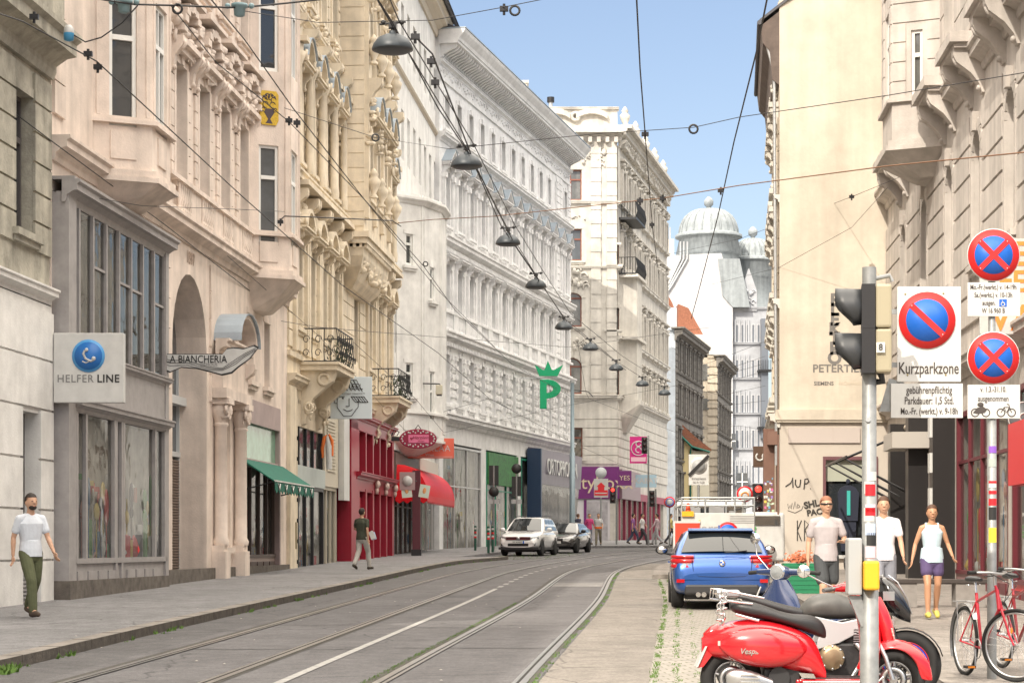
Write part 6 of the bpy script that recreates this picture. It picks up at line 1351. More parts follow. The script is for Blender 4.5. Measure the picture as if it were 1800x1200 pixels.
wire([(0, 180, 100), (100, 255, 98), (290, 395, 80), (470, 535, 62), (580, 640, 52), (700, 730, 42), (800, 780, 36)], .010, 'lower wire running down in front of the arch', name='contact_wire')
wire([(235, 8, 110), (310, 10, 108), (420, 14, 105), (560, 0, 103), (640, -12, 100)], .016, 'heavy span cable across the top left with insulators', sag=.01, name='span_cable', extra=[(218, 8, 110, 'pot'), (421, 15, 105, 'pot'), (312, 16, 108, 'ring')])
wire([(155, -4, 112), (235, 8, 110)], .016, 'short span cable end at the top left', name='span_cable')
wire([(242, 10, 110), (215, 40, 110), (178, 66, 110), (150, 74, 110), (130, 62, 110)], .012, 'looping jumper cable from the insulator to the blue float', name='jumper_cable')
c = at(121, 60, 110); t = thing('line_insulator', 'small white and blue bell insulator on the upper left wire', 'insulator', tuple(c)); MB().lathe([(.02, -.12), (.08, -.1), (.085, 0), (.085, .01)], (0, 0, 0), 14).build('blue_cup', M('insulator_blue', (.06, .28, .50), .3), t); MB().lathe([(.085, .012), (.08, .08), (.04, .14), (0, .15)], (0, 0, 0), 14).build('cap', M('insulator_white', (.45, .45, .44), .3), t)
wire([(492, 388, 72), (500, 380, 72), (560, 382, 70), (690, 388, 62), (705, 398, 60)], .016, 'dark curved span tube ending in a loop in front of the stair bay', name='span_cable', extra=[(493, 390, 72, 'clamp')])
wire([(700, 392, 61), (760, 386, 62), (870, 380, 66), (1000, 366, 72), (1130, 352, 78), (1168, 348, 80), (1300, 326, 90), (1560, 292, 112), (1800, 268, 130)], .011, 'long rusty span wire crossing the whole street', name='span_cable', mat=RUST, extra=[(1125, 353, 78, 'clamp'), (1165, 349, 80, 'clamp')])
wire([(500, 190, 85), (660, 242, 80), (790, 262, 78), (1040, 236, 90), (1220, 224, 98), (1300, 206, 104), (1560, 168, 118), (1800, 128, 130)], .007, 'thin span wire with coils high across the street', name='span_cable', extra=[(660, 242, 80, 'ring'), (1219, 227, 98, 'ring')])
wire([(430, 20, 105), (560, 40, 100), (760, 36, 104), (880, 14, 108), (1000, -10, 112)], .007, 'thin wire with a coil against the sky at the top', name='span_cable', extra=[(905, 19, 108, 'ring'), (886, 16, 108, 'clamp')])
wire([(1118, -20, 130), (1125, 120, 105), (1134, 236, 88), (1146, 390, 62), (1156, 470, 50)], .013, 'near vertical black contact wire against the sky', name='contact_wire', extra=[(1134, 236, 88, 'clamp'), (1146, 395, 62, 'clamp')])
wire([(1352, -20, 130), (1330, 90, 112), (1290, 250, 88), (1262, 380, 70), (1226, 520, 52), (1215, 560, 46)], .014, 'twisted black cable slanting across the sky beside the beige house', name='contact_wire', extra=[(1267, 335, 75, 'clamp')])
wire([(1170, 448, 40), (1300, 420, 50), (1500, 345, 62), (1590, 308, 70)], .007, 'thin stay wire fixed on the beige end wall', name='stay_wire', extra=[(1497, 346, 62, 'clamp')])
wire([(1250, 500, 40), (1370, 470, 60), (1497, 400, 62), (1560, 330, 64)], .006, 'fine stay wire rising over the painted letters', name='stay_wire')
wire([(400, 450, 70), (560, 590, 58), (720, 765, 42), (860, 800, 32)], .007, 'fine wire past the iron balcony', name='stay_wire')
wire([(100, 565, 90), (300, 640, 76)], .006, 'fine stay by the grey shopfront', name='stay_wire')
wire([(0, 325, 98), (90, 335, 96), (180, 350, 92), (250, 362, 88), (420, 368, 70), (500, 372, 66)], .007, 'thin wire with white insulator rod left of the oriel', name='stay_wire')
wire([(440, 555, 62), (560, 575, 58), (640, 582, 56), (770, 592, 50), (1000, 610, 44), (1250, 575, 42)], .008, 'span wire at balcony height from the yellow house', name='span_cable')
wire([(620, 600, 50), (730, 700, 46), (780, 760, 42), (1000, 712, 34), (1240, 668, 34), (1340, 640, 36)], .008, 'low span wire passing the green crown sign', name='span_cable')
wire([(740, 735, 42), (860, 700, 38), (1010, 780, 30), (1100, 820, 26)], .010, 'wire dropping towards the purple corner shop', name='contact_wire')
wire([(1015, 600, 33), (1030, 690, 31), (1035, 700, 31), (1240, 780, 27)], .010, 'wire in front of the cream house windows', name='contact_wire')
for k in range(7):
    wire([(1180+k*8, 610+k*24, 30), (1240+k*10, 640+k*18, 28), (1345, 600+k*26, 30)], .010, 'far wire number %s in the tangle between the tan house and beige wall'.replace('number %s', ['topmost', 'second from top', 'third from top', 'middle', 'third from bottom', 'second from bottom', 'lowest'][k]), name='far_wire')
c = at(1126, 415, 60)
# street floodlight, camera by the stair bay
c = at(772, 685, 42); t = thing('wall_floodlight', 'cream box floodlight hung by the stair bay corner', 'floodlight', tuple(c)); bev(MB().box(-.14, .14, -.16, .16, -.2, .2).build('housing', M('cream_metal', (.6, .57, .45), .5), t), .03); MB().box(-.11, .11, -.12, .12, -.25, -.2).build('lens', BLACK, t); MB().tube([(-1.3, 0, .28), (0, 0, .25), (.05, 0, .2)], .03).build('arm', BLACK, t)
# steel mast by the palace corner
c = at(1006, 960, 30.5); t = thing('catenary_mast', 'grey-blue steel mast at the palace corner holding wires', 'mast', (c.x, c.y, G(c.y))); mb = MB(); mb.tube([(0, 0, 0), (0, 0, 5.4), (0, 0, 5.41), (0, 0, 9.4)], [.17, .16, .12, .11], 14); mb.build('pole', M('mast_blue_grey', (.26, .33, .37), .5, .3), t); MB().cyl((0, 0, 9.4), (0, 0, 9.55), .14, 12).build('cap', METAL, t); MB().tube([(0, 0, 9.0), (.9, 0, 8.9), (1.2, 0, 8.6)], .03).build('hook', BLACK, t)
# ================================================================ cars
def patch(mb, A, B, C, D, u0=0, u1=1, v0=0, v1=1, off=.006, n=6, bulge=0, skew=0):
    """quad grid on the bilinear surface A(0,0) B(1,0) C(1,1) D(0,1), pushed out along its normal"""
    A, B, C, D = map(Vector, (A, B, C, D)); nrm = (B-A).cross(D-A).normalized(); vs = []; fs = []
    for j in range(n+1):
        for i in range(n+1):
            v = v0+(v1-v0)*j/n; a0 = u0; a1 = u1
            if skew: a0 = u0+skew[0]*(j/n); a1 = u1+skew[1]*(j/n)
            u = a0+(a1-a0)*i/n
            p = (A*(1-u)+B*u)*(1-v)+(D*(1-u)+C*u)*v+nrm*(off+bulge*4*u*(1-u)*(1-(2*v-1)**2*.3)); vs.append(tuple(p))
    for j in range(n):
        for i in range(n): k = j*(n+1)+i; fs.append((k, k+1, k+n+2, k+n+1))
    mb.add(vs, fs, True)
def wheel(t, x, y, r, wd, out, rimmat=None, spokes=5, name='wheel'):
    """axis along y, out = +1/-1 side facing out"""
    mb = MB(); h = wd/2; mb.lathe([(r*.62, -h), (r*.9, -h), (r*.985, -h*.75), (r, -h*.4), (r, h*.4), (r*.985, h*.75), (r*.9, h), (r*.62, h)], (x, y, r), 28, 'y')
    w_ = mb.build(name, RUBBER, t)
    mb = MB(); o = out; mb.lathe([(r*.66, o*h*.2), (r*.66, o*h*.95), (r*.60, o*h*.9), (r*.58, o*h*.3), (0.001, o*h*.3)] if o > 0 else [(r*.66, o*h*.2), (r*.66, o*h*.95), (r*.60, o*h*.9), (r*.58, o*h*.3), (0.001, o*h*.3)], (x, y, r), 28, 'y')
    for k in range(spokes):
        a = 2*math.pi*k/spokes
        for da in (-.12, .12): mb.tube([(x+.04*math.cos(a), y+o*h*.85, r+.04*math.sin(a)), (x+r*.62*math.cos(a+da), y+o*h*.82, r+r*.62*math.sin(a+da))], .018, 5)
    mb.cyl((x, y+o*h*.3, r), (x, y+o*h*.9, r), r*.16, 10); mb.build('rim', rimmat or ALU, w_)
    return w_
def car(name, lab, loc, rz, paint, L, W, H, wr, prof, belt, cab, wb, suv=False):
    """x forward. prof: list (x, ztop, halfwidth, zbottom). cab: (xr0,xr1,xf1,xf0,zroof) rear base, rear roof, front roof, front base"""
    t = thing(name, lab, 'car', loc, rz, None); rings = []
    for x, zt, hw, zb in prof:
        ring = [(0, zb), (hw*.80, zb), (hw*.95, zb+.06), (hw*.985, zb+.22), (hw, zb+(zt-zb)*.52), (hw*.985, zt-.12), (hw*.93, zt-.035), (hw*.75, zt+.005), (0, zt+.02)]
        full = [(x, y, z) for y, z in ring]+[(x, -y, z) for y, z in ring[-2:0:-1]]
        rings.append(full)
    mb = MB(); mb.ringloft(rings); body = mb.build('body', paint, t)
    subsurf(body, 1)
    for wx in wb:
        for s_ in (-1, 1):
            c = MB(); c.cyl((wx, s_*(W/2-.30), wr), (wx, s_*(W/2+.2), wr), wr+.055, 28); cu = c.mesh('cutter', BLACK); co_ = bpy.data.objects.new('cutter', cu); COL.objects.link(co_)
            co_.parent = t
            md = body.modifiers.new('arch', 'BOOLEAN'); md.object = co_; md.operation = 'DIFFERENCE'; md.solver = 'EXACT'; body['_c'] = 1
            cutters.append((body, co_))
    zr = cab[4]; bz = belt; hb, hr = W/2*.93, W/2*.70
    base = [(cab[0], -hb, bz), (cab[3], -hb, bz), (cab[3], hb, bz), (cab[0], hb, bz)]; roof = [(cab[1], -hr, zr), (cab[2], -hr, zr), (cab[2], hr, zr), (cab[1], hr, zr)]
    mid = lambda f, bul: [tuple(Vector(a).lerp(Vector(b), f)+Vector((0, math.copysign(bul, a[1]), 0))) for a, b in zip(base, roof)]
    rr = [(x, y*1.0, z) for x, y, z in roof]; top = [(x+(.12 if x < 0 else -.15), y*.82, zr+.045) for x, y, z in roof]
    mb = MB(); mb.ringloft([[(x, y, z-.12) for x, y, z in base], base, mid(.5, .03), rr, top], smooth=True)
    gh = mb.build('cabin', paint, t); bev(gh, .04, 3, 20)
    gl = MB(); b, r_ = base, roof; wg = M('car_window', (.015, .018, .02), .03, spec=.8)
    o = MB(); patch(o, b[3], b[0], r_[0], r_[3], .05, .95, .10, .90, .018, 8, .035); ow = o.build('rear_window', wg, gh)
    o = MB(); patch(o, b[1], b[2], r_[2], r_[1], .05, .95, .04, .95, .018, 8, .04); o.build('windscreen', wg, gh)
    for (A, B_, C, D) in ((b[0], b[1], r_[1], r_[0]), (b[2], b[3], r_[3], r_[2])):
        flip = A is b[2]
        for (u0, u1) in ((.10, .34), (.36, .60), (.62, .90)):
            o = MB(); patch(o, A, B_, C, D, u0, u1, .10, .90, .024, 6, .0); o.build('side_window', wg, gh)
    for wx in wb:
        for s_ in (-1, 1): wheel(t, wx, s_*(W/2-.12), wr, .22, s_)
    for s_ in (-1, 1):
        m_ = MB(); mx = cab[3]-.35; m_.ball((mx, s_*(W/2+.13), bz+.10), (.07, .12, .085), 12, 8); m_.tube([(mx, s_*(W/2-.1), bz), (mx, s_*(W/2+.08), bz+.05)], .03, 6); mr = m_.build('wing_mirror', paint if suv else BLACK, t)
        q = MB(); q.ball((mx-.045, s_*(W/2+.13), bz+.10), (.035, .10, .065), 10, 6); q.build('mirror_glass', CHROME, mr)
        d_ = MB(); d_.box(-.15, .02, s_*(W/2-.005), s_*(W/2+.012), bz-.14, bz-.11); d_.box(.85-.15, .87, s_*(W/2-.005), s_*(W/2+.012), bz-.14, bz-.11); d_.build('door_handle', paint, t)
    u = MB(); u.box(prof[0][0]+.3, prof[-1][0]-.3, -W/2+.25, W/2-.25, .16, .5); u.build('underbody', BLACK, t)
    return t, body, gh
cutters = []
BLUEP = M('metallic_blue_paint', (.03, .105, .36), .3, .55, coat=1); WHP = M('white_car_paint', (.78, .78, .77), .25, coat=1); DKP = M('dark_car_paint', (.05, .045, .045), .22, .3, coat=1)
LAMPR = M('tail_lamp_red', (.45, .005, .01), .12, coat=1); LAMPC = M('headlamp_clear', (.35, .37, .38), .08, .3)
def xa_(s, px): return (px-900)/s
# --- blue hatchback, seen from behind
prof = [(-2.12, .62, .72, .34), (-2.10, .80, .80, .30), (-2.0, .90, .855, .26), (-1.75, .97, .87, .22), (-1.3, .985, .885, .2), (-.4, .98, .885, .18), (.5, .95, .88, .18), (1.0, .93, .875, .2), (1.6, .86, .85, .22), (2.0, .74, .78, .26), (2.16, .6, .66, .32)]
s = 100; Yb = F/s; th = math.atan2(1, .055)
t, body, gh = car('parked_hatchback', 'metallic blue hatchback parked on the setts, seen from behind', (xa_(s, 1273)+.08, Yb+2.1, G(Yb+2)), th, BLUEP, 4.3, 1.77, 1.42, .315, prof, .93, (-1.98, -1.35, .25, 1.15, 1.365), (-1.32, 1.37))
for sy in (-1, 1):
    mb = MB(); pts = [(-2.045, sy*.50), (-2.06, sy*.62), (-2.0, sy*.80), (-1.90, sy*.875), (-1.80, sy*.895)]
    for (z0, z1) in ((.68, .785), (.79, .88), (.885, .94)):
        ring = []
        for (x, y), f in zip(pts, (0, .2, .5, .8, 1)):
            yy = y; ring.append([(x-.025, yy, z0+.05*f*(z0 < .75)), (x-.045, yy*1.005, (z0+z1)/2), (x-.025, yy, z1), (x+.08, yy*.96, z1), (x+.08, yy*.96, z0)])
        mb.ringloft(ring)
    mb.build('tail_light', LAMPR, t)
for sy in (-1, 1):
    m_ = MB(); m_.tube([(-2.10, sy*.55, .787), (-2.07, sy*.68, .787), (-1.97, sy*.85, .79)], .009, 4); m_.build('tail_light_trim', WHITES, t)
mb = MB(); mb.box(-2.135, -2.0, -.66, .66, .24, .44); bev(mb.build('rear_diffuser', M('dark_plastic', (.035, .035, .037), .45), t), .05, 3)
mb = MB(); mb.tube([(-2.15, .42, .25), (-2.0, .42, .25)], .045, 12); mb.tube([(-2.15, .32, .25), (-2.0, .32, .25)], .045, 12); mb.build('exhaust', CHROME, t)
mb = MB(); mb.lathe([(0, 0), (.055, 0), (.055, -.02), (0, -.02)], (-2.10, 0, .80), 24, 'x'); bg_ = mb.build('badge', CHROME, t)
for k in range(4):
    m_ = MB(); a0 = k*math.pi/2; m_.add([(-2.124, 0, .80)]+[(-2.124, .038*math.cos(a0+q*math.pi/12), .80+.038*math.sin(a0+q*math.pi/12)) for q in range(7)], [(0, i, i+1) for i in range(1, 7)]); m_.build('badge_quarter', WHITES if k % 2 else BLUES, bg_, fix=False)
MB().tube([(-2.03, -.05, .985), (-2.0, -.25, 1.0), (-1.95, -.44, 1.02)], .012, 5).build('wiper', BLACK, t)
MB().box(-1.47, -1.34, -.28, .28, 1.365, 1.39).build('brake_light', LAMPR, t)
mb = MB(); mb.prism([(-1.5, 1.36), (-1.15, 1.40), (-1.15, 1.425), (-1.54, 1.385)], 'y', -.58, .58); bev(mb.build('roof_spoiler', BLUEP, t), .012)
MB().prism([(-.95, 1.40), (-.78, 1.40), (-.9, 1.48)], 'y', -.02, .02).build('roof_fin', M('deep_blue_plastic', (.02, .05, .2), .4), t)
mb = MB()
for pts in ([(-2.115, -.53, .88), (-2.11, -.50, .62), (-2.12, -.40, .57), (-2.125, 0, .555), (-2.12, .40, .57), (-2.11, .50, .62), (-2.115, .53, .88)],): mb.tube(pts, .006, 4)
mb.build('hatch_seam', M('seam_dark', (.01, .03, .10), .6), t)
MB().box(-2.14, -2.10, -.80, -.66, .46, .52).build('reflector', LAMPR, t); MB().box(-2.14, -2.10, .66, .80, .46, .52).build('reflector', LAMPR, t)
# seats and bright interior things seen through the rear window
mb = MB(); [mb.ball((-1.93-.0, y, 1.06), (.03, .16, .09), 10, 6) for y in (-.42, .30)]; 
# --- white compact SUV, seen from the front
prof = [(-2.2, .75, .70, .4), (-2.12, .95, .80, .34), (-1.6, 1.05, .88, .28), (-.5, 1.06, .9, .26), (.6, 1.04, .9, .26), (1.05, 1.02, .895, .28), (1.6, .97, .88, .28), (1.98, .88, .84, .3), (2.14, .76, .78, .32), (2.2, .6, .70, .36)]
s = 41.5; Yw = F/s; mt = .235; th = math.atan2(-1, -mt)
cw_ = Vector((xa_(s, 912), Yw)); t, body, gh = car('parked_suv', 'white compact SUV parked facing the camera beside the striped bollards', (cw_.x+.235*2, cw_.y+2.2, G(Yw+2)), th, WHP, 4.4, 1.81, 1.68, .345, prof, 1.02, (-2.05, -1.65, .15, 1.02, 1.60), (-1.32, 1.32), suv=True)
mb = MB(); mb.box(2.10, 2.20, -.52, .52, .66, .80); gr_ = mb.build('grille', BLACK, t)
MB().box(2.17, 2.215, -.55, .55, .755, .78).build('chrome_bar', CHROME, gr_); MB().box(2.17, 2.215, -.53, .53, .69, .71).build('chrome_bar', CHROME, gr_)
MB().lathe([(0, 0), (.075, 0), (.075, .03), (0, .03)], (2.2, 0, .735), 20, 'x').build('badge', ALU, gr_)
for sy in (-1, 1): MB().ringloft([[(2.165, sy*.54, .66), (2.165, sy*.54, .80), (2.05, sy*.54, .80), (2.05, sy*.54, .66)], [(2.10, sy*.72, .68), (2.08, sy*.72, .83), (1.95, sy*.72, .83), (1.95, sy*.72, .68)], [(1.96, sy*.84, .72), (1.92, sy*.85, .85), (1.8, sy*.82, .85), (1.8, sy*.82, .72)]]).build('headlight', LAMPC, t)
mb = MB(); mb.box(2.12, 2.205, -.45, .45, .40, .52); mb.box(2.08, 2.17, -.74, -.56, .42, .52); mb.box(2.08, 2.17, .56, .74, .42, .52); mb.build('lower_intake', BLACK, t)
MB().box(-2.1, 2.16, -.86, .86, .26, .36).build('dark_skirt', M('dark_plastic'), t)
pl = MB().box(2.205, 2.225, -.26, .26, .52, .63).build('number_plate', WHITES, t); MB().box(2.2, 2.228, .21, .262, .518, .632).build('plate_band', BLUES, pl); text('plate_text', 'W 40586Z', .085, BLACKS, pl, (2.2285, -.02, .575), (R(90), 0, R(90)), .001)
for sy in (-1, 1): MB().tube([(-1.6, sy*.58, 1.68), (-1.5, sy*.58, 1.72), (.0, sy*.58, 1.72), (.1, sy*.58, 1.67)], .018, 6).build('roof_rail', BLACK, t)
# --- dark saloon behind it
prof = [(-2.3, .7, .7, .34), (-2.2, .92, .8, .3), (-1.6, .98, .87, .24), (-.5, .97, .89, .2), (.6, .93, .89, .2), (1.2, .90, .88, .2), (1.8, .80, .85, .22), (2.2, .68, .76, .26), (2.3, .55, .66, .32)]
s = 39.0; Yd = F/s; t, body, gh = car('parked_saloon', 'dark brown saloon parked behind the white SUV', (xa_(s, 983)+.235*1.4+.05, Yd+3.6, G(Yd+3)), th, DKP, 4.6, 1.8, 1.43, .32, prof, .90, (-2.0, -1.2, .3, 1.25, 1.37), (-1.35, 1.4))
mb = MB(); mb.box(2.14, 2.30, -.34, .34, .48, .66); mb.box(2.1, 2.28, -.6, .6, .30, .42); mb.build('grille', BLACK, t)
[MB().ringloft([[(2.25, sy*.42, .56), (2.25, sy*.42, .66), (2.1, sy*.42, .66), (2.1, sy*.42, .56)], [(2.0, sy*.80, .60), (1.98, sy*.80, .72), (1.85, sy*.8, .72), (1.85, sy*.8, .6)]]).build('headlight', LAMPC, t) for sy in (-1, 1)]; MB().box(2.29, 2.305, -.26, .26, .44, .55).build('number_plate', WHITES, t)
# --- white flatbed work truck with lettered tailboard, seen from behind
s = 74; Yt = F/s; t = thing('work_truck', 'white work truck with ladder rack and lettered rear board beyond the blue car', 'truck', (xa_(s, 1262), Yt, G(Yt)), R(-2))
hw = .86
MB().box(-hw, hw, 0, 3.2, .55, .75).build('flatbed', M('dark_plastic'), t)
o = MB().box(-hw, hw, -.05, .02, .75, 1.74).build('rear_board', WHITES, t); bev(o, .01)
text('lettering', 'Karma', .26, M('grey_lettering', (.35, .33, .33), .6), o, (-.16, -.056, 1.38), sx=1.3); mb = MB(); mb.prism([(-.72, 1.30), (-.64, 1.30), (-.64, 1.44), (-.42, 1.52), (-.42, 1.58), (-.72, 1.46)], 'y', -.058, -.051); mb.build('yellow_mark', M('yellow_lettering', (.8, .5, .02), .5), o)
mb = MB(); [mb.box(.28, .85, -.057, -.051, 1.66-k*.04, 1.67-k*.04) for k in range(5)]; mb.build('small_print', M('thin_grey'), o)
mb = MB()
for x in (-hw, -.3, .4, hw):
    for y in (0, 3.1): mb.tube([(x, y, .7), (x, y, 2.1)], .025, 6)
for z in (1.92, 2.1):
    mb.tube([(-hw, 0, z), (hw, 0, z)], .022, 6)
    for x in (-hw, hw): mb.tube([(x, 0, z), (x, 3.1, z)], .022, 6)
mb.tube([(-hw, 3.1, 2.1), (hw, 3.1, 2.1)], .022, 6); mb.build('ladder_rack', METAL, t)
cabm = MB(); cabm.prism([(3.3, .5), (5.2, .5), (5.25, 1.3), (4.8, 1.4), (4.4, 2.05), (3.3, 2.08)], 'x', -hw*1.0, hw*1.0); bev(cabm.build('cab', WHITES, t), .08, 3); MB().box(-.8, .8, 3.27, 3.31, 1.5, 1.95).build('cab_rear_window', GLASS, t)
for x in (-.85, .85):
    for y in (.7, 4.3): mb = MB(); mb.lathe([(.2, -.1), (.33, -.1), (.35, 0), (.33, .1), (.2, .1)], (x, y, .35), 18, 'x'); mb.build('wheel', RUBBER, t)
random.seed(11); mb = MB()
for k in range(9): x = random.uniform(-.85, .7); h = random.uniform(.05, .25); mb.box(x, x+random.uniform(.1, .3), 1+k*.2, 1.2+k*.2, 1.7, 1.75+h)
mb.build('load_crates', M('load_grey', (.3, .3, .3), .6), t)
MB().cyl((-.70, .15, 1.72), (-.70, .15, 1.98), .08, 10, .03).build('traffic_cone', M('cone_orange_red', (.75, .08, .02), .5), t); MB().box(-.86, -.58, -.12, -.05, 1.66, 1.78).build('warning_beacon', M('beacon_amber', (.8, .42, .02), .4), t)
MB().box(-hw-.16, -hw+.42, -.10, -.055, .95, 1.50).build('red_marker_board', M('marker_red', (.70, .06, .03), .4), t)
mb = MB(); [mb.box(-hw-.18, -hw+.44, -.09, -.056, a, b) for a, b in ((.90, .95), (1.50, 1.55))]; mb.box(-hw-.20, -hw-.16, -.1, -.056, .9, 1.55); mb.build('white_frame', WHITES, t)
# --- white van with green lettering beyond the truck
s = 60; Yv = F/s; t = thing('delivery_van', 'white van with green stripes standing just right of the truck', 'van', (xa_(s, 1335), Yv, G(Yv)), R(-3))
cabm = MB(); cabm.prism([(0, .35), (4.8, .35), (4.8, 1.1), (3.8, 1.75), (.05, 1.8)], 'x', -.75, .75); bev(cabm.build('body', WHITES, t), .1, 3)
mb = MB(); [mb.box(-.7, -.1, -.02, .01, z, z+.06) for z in (1.30, 1.18, 1.06)]; mb.build('green_stripes', M('lime_green', (.05, .5, .06), .5), t); MB().box(-.6, .6, -.015, .02, 1.42, 1.68).build('rear_window', GLASS, t)
for x in (-.75, .75): mb = MB(); mb.lathe([(.2, -.1), (.31, -.1), (.33, 0), (.31, .1), (.2, .1)], (x, .8, .33), 18, 'x'); mb.build('wheel', RUBBER, t)
# apply the arch cutters and drop them
dg = bpy.context.evaluated_depsgraph_get()
bodies = {}
for b, c in cutters: bodies[b.name] = b
for b in bodies.values():
    me = bpy.data.meshes.new_from_object(b.evaluated_get(dg)); b.modifiers.clear(); b.data = me
for b, c in cutters: bpy.data.objects.remove(c)
for b in bodies.values():
    if '_c' in b: del b['_c']
# ================================================================ signals, poles, signs on the right
GALV = M('pole_galvanised', (.30, .31, .31), .5, .35, noise=.25, scale=10); YELB = M('ochre_plastic', (.80, .42, .02), .45)
def sticker(t, z, h, col, pr, y=-1, w=.7, ang=0):
    mb = MB(); n = 6; vs = []
    for zz in (z, z+h):
        for k in range(n+1): a = -math.pi/2+R(ang)+w*(2*k/n-1); vs.append(((pr+.002)*math.cos(a), (pr+.002)*math.sin(a), zz))
    mb.add(vs, [(k, k+1, n+2+k, n+1+k) for k in range(n)], True); mb.build('sticker', col, t, fix=False)
s = 225; c = at(1528, 960, s); gz = G(c.y)+.12; t = thing('signal_pole', 'grey steel pole with yellow push-button box and stickers in the foreground', 'pole', (c.x, c.y, gz))
def zl(py, s_=225): return EYE+(960-py)/s_-gz
pr = .058
pole = MB().tube([(0, 0, -.05), (0, 0, zl(1010)), (0, 0, zl(1008)), (0, 0, zl(470))], [.075, .073, pr, pr*.95], 20).build('pole_shaft', GALV, t)
MB().tube([(0, 0, zl(985)), (0, 0, zl(1010))], .068, 16).build('black_collar', M('dark_plastic'), t)
o = MB().box(-.065, .055, -.16, -.06, zl(1036), zl(985)); bev(o.build('push_button_box', YELB, t), .02, 3)
o = MB().box(-.18, -.07, -.10, .06, zl(1045), zl(945)); bev(o.build('grey_control_box', M('grey_plastic', (.38, .39, .39), .5), t), .015)
o = MB().prism([(-.17, zl(1046)), (-.07, zl(1046)), (-.02, zl(1100)), (-.07, zl(1100))], 'y', -.05, .0).build('cable_cover', GALV, t)
for z, h, c_, a in ((845, 16, WHITES, 15), (868, 22, WHITES, -10), (871, 20, REDS, 0), (900, 14, M('pale_pink'), 0), (906, 14, REDS, 0), (916, 24, WHITES, -15), (940, 20, M('pale_pole_blue', (.45, .55, .75), .5), 0), (958, 22, BLACKS, 10), (980, 20, M('pale_pink'), 0)): sticker(t, zl(z), h/225, c_, pr+.001*(c_ is not WHITES), ang=a)
mb = MB(); mb.cyl((-.02, -.07, zl(738)), (-.02, -.055, zl(738)), .02, 10); mb.build('bolt', METAL, t)
MB().tube([(0, 0, zl(492)), (.16, 0, zl(484)), (.18, 0, zl(495))], .018, 8).build('top_bracket', GALV, t)
def signal(name, lab, c, sc, rz=0, n=2, back=YELB, group=None):
    t = thing(name, lab, 'traffic light', tuple(c), rz, group); h = .36*sc
    for k in range(n):
        o = MB().box(-.04*sc, .09*sc, -.15*sc, .15*sc, k*h, (k+1)*h-.008); hd = bev(o.build('housing', M('khaki_housing', (.36, .32, .22), .5), t), .02*sc)
        o = MB().box(-.15*sc, -.042*sc, -.155*sc, .155*sc, k*h-.004, (k+1)*h-.006); o.build('front_plate', BLACK, hd)
        v = MB(); zc = k*h+h/2; r = .142*sc; n_ = 20; ln = .215*sc
        vs = []
        for j in range(4):
            x = -.145*sc
            for i in range(n_+1):
                a = math.pi*(-.35+1.70*i/n_)
                q_ = min(1, max(0, (math.sin(a)+1)/1.35)); x_ = x-ln*j/3*(.30+.70*q_*q_*(3-2*q_))
                vs.append((x_, r*(1+.06*j/3)*math.cos(a), zc+r*(1+.06*j/3)*math.sin(a)+.0))
        v.add(vs, [(j*(n_+1)+i, j*(n_+1)+i+1, (j+1)*(n_+1)+i+1, (j+1)*(n_+1)+i) for j in range(3) for i in range(n_)], True)
        vo = v.build('visor', M('visor_black', (.035, .038, .042), .45), hd, fix=False); so_ = vo.modifiers.new('thick', 'SOLIDIFY'); so_.thickness = .008*sc
        MB().lathe([(0, -.158*sc), (.1*sc, -.156*sc), (.115*sc, -.15*sc)], (0, 0, zc), 18, 'x').build('lens', M('dark_lens', (.03, .01, .01), .2), hd)
    return t
c = at(1546, 657, 225); t2 = signal('traffic_light', 'two-lamp black traffic light with hoods, fixed to the foreground pole', (c.x, c.y-.02, c.z), 0.96, R(-8))
text('number_label', '8', .07, BLACKS, t2, (.0, -.172, .19)); MB().box(-.033, .033, -.169, -.166, .15, .23).build('label_plate', WHITES, t2)
MB().tube([(0, 0, .02), (.02, 0, -.06), (-.06, .05, -.06)], .03, 8).build('lower_bracket', BLACK, t2)
# parking-zone sign, on two arms from the same pole
def ring_sign(t, x, z, r, bars, y=-.012, nm='disc'):
    b_ = MB().lathe([(0, 0), (r*1.03, 0), (r*1.03, .01), (0, .01)], (x, y, z), 36, 'y').build(nm, WHITES, t)
    MB().lathe([(0, 0), (r, 0), (r, .004), (0, .004)], (x, y-.0045, z), 36, 'y').build('red_disc', REDS2, b_); MB().lathe([(0, 0), (r*.745, 0), (r*.745, .003), (0, .003)], (x, y-.008, z), 36, 'y').build('blue_disc', BLUE2, b_)
    for ia, a in enumerate(bars):
        T = Matrix.Translation((x, y-.010-.0032*ia, z)) @ Matrix.Rotation(R(a), 4, 'Y'); MB(T).box(-r*.78, r*.78, -.0015, .0015, -r*.105, r*.105).build('red_bar', REDS2, b_)
        [MB(T).ball((q*r*.74, -.003, 0), (.006, .004, .006), 6, 4).build('rivet', METAL, b_) for q in (-1, 1)]
    return b_
REDS2 = M('traffic_red', (.62, .02, .02), .4); BLUE2 = M('traffic_blue', (.012, .12, .52), .4)
s = 216; a = at(1577, 671, s); b = at(1689, 504, s); c = (a+b)/2; t = thing('parking_zone_sign', 'large white short-stay parking sign with red-ringed blue disc, left of the round no-stopping signs', 'traffic sign', (c.x, c.y, a.z)); W, H = b.x-a.x, b.z-a.z
bev(MB().box(-W/2, W/2, -.008, .008, 0, H).build('plate', WHITES, t), .004)
ring_sign(t, (1629-1633)/s, (671-563)/s, 50/s, [43])
SIGNT = M('sign_text_dark', (.06, .05, .045), .6); text('lettering', 'Kurzparkzone', .135, SIGNT, t, (-.005, -.010, (671-648)/s), ext=.001, sx=.64, bold=.0015)
a2 = at(1566, 734, s); b2 = at(1692, 673, s); o = MB().box(a2.x-c.x, b2.x-c.x, -.008, .008, a2.z-a.z, b2.z-a.z-.004).build('lower_plate', WHITES, t)
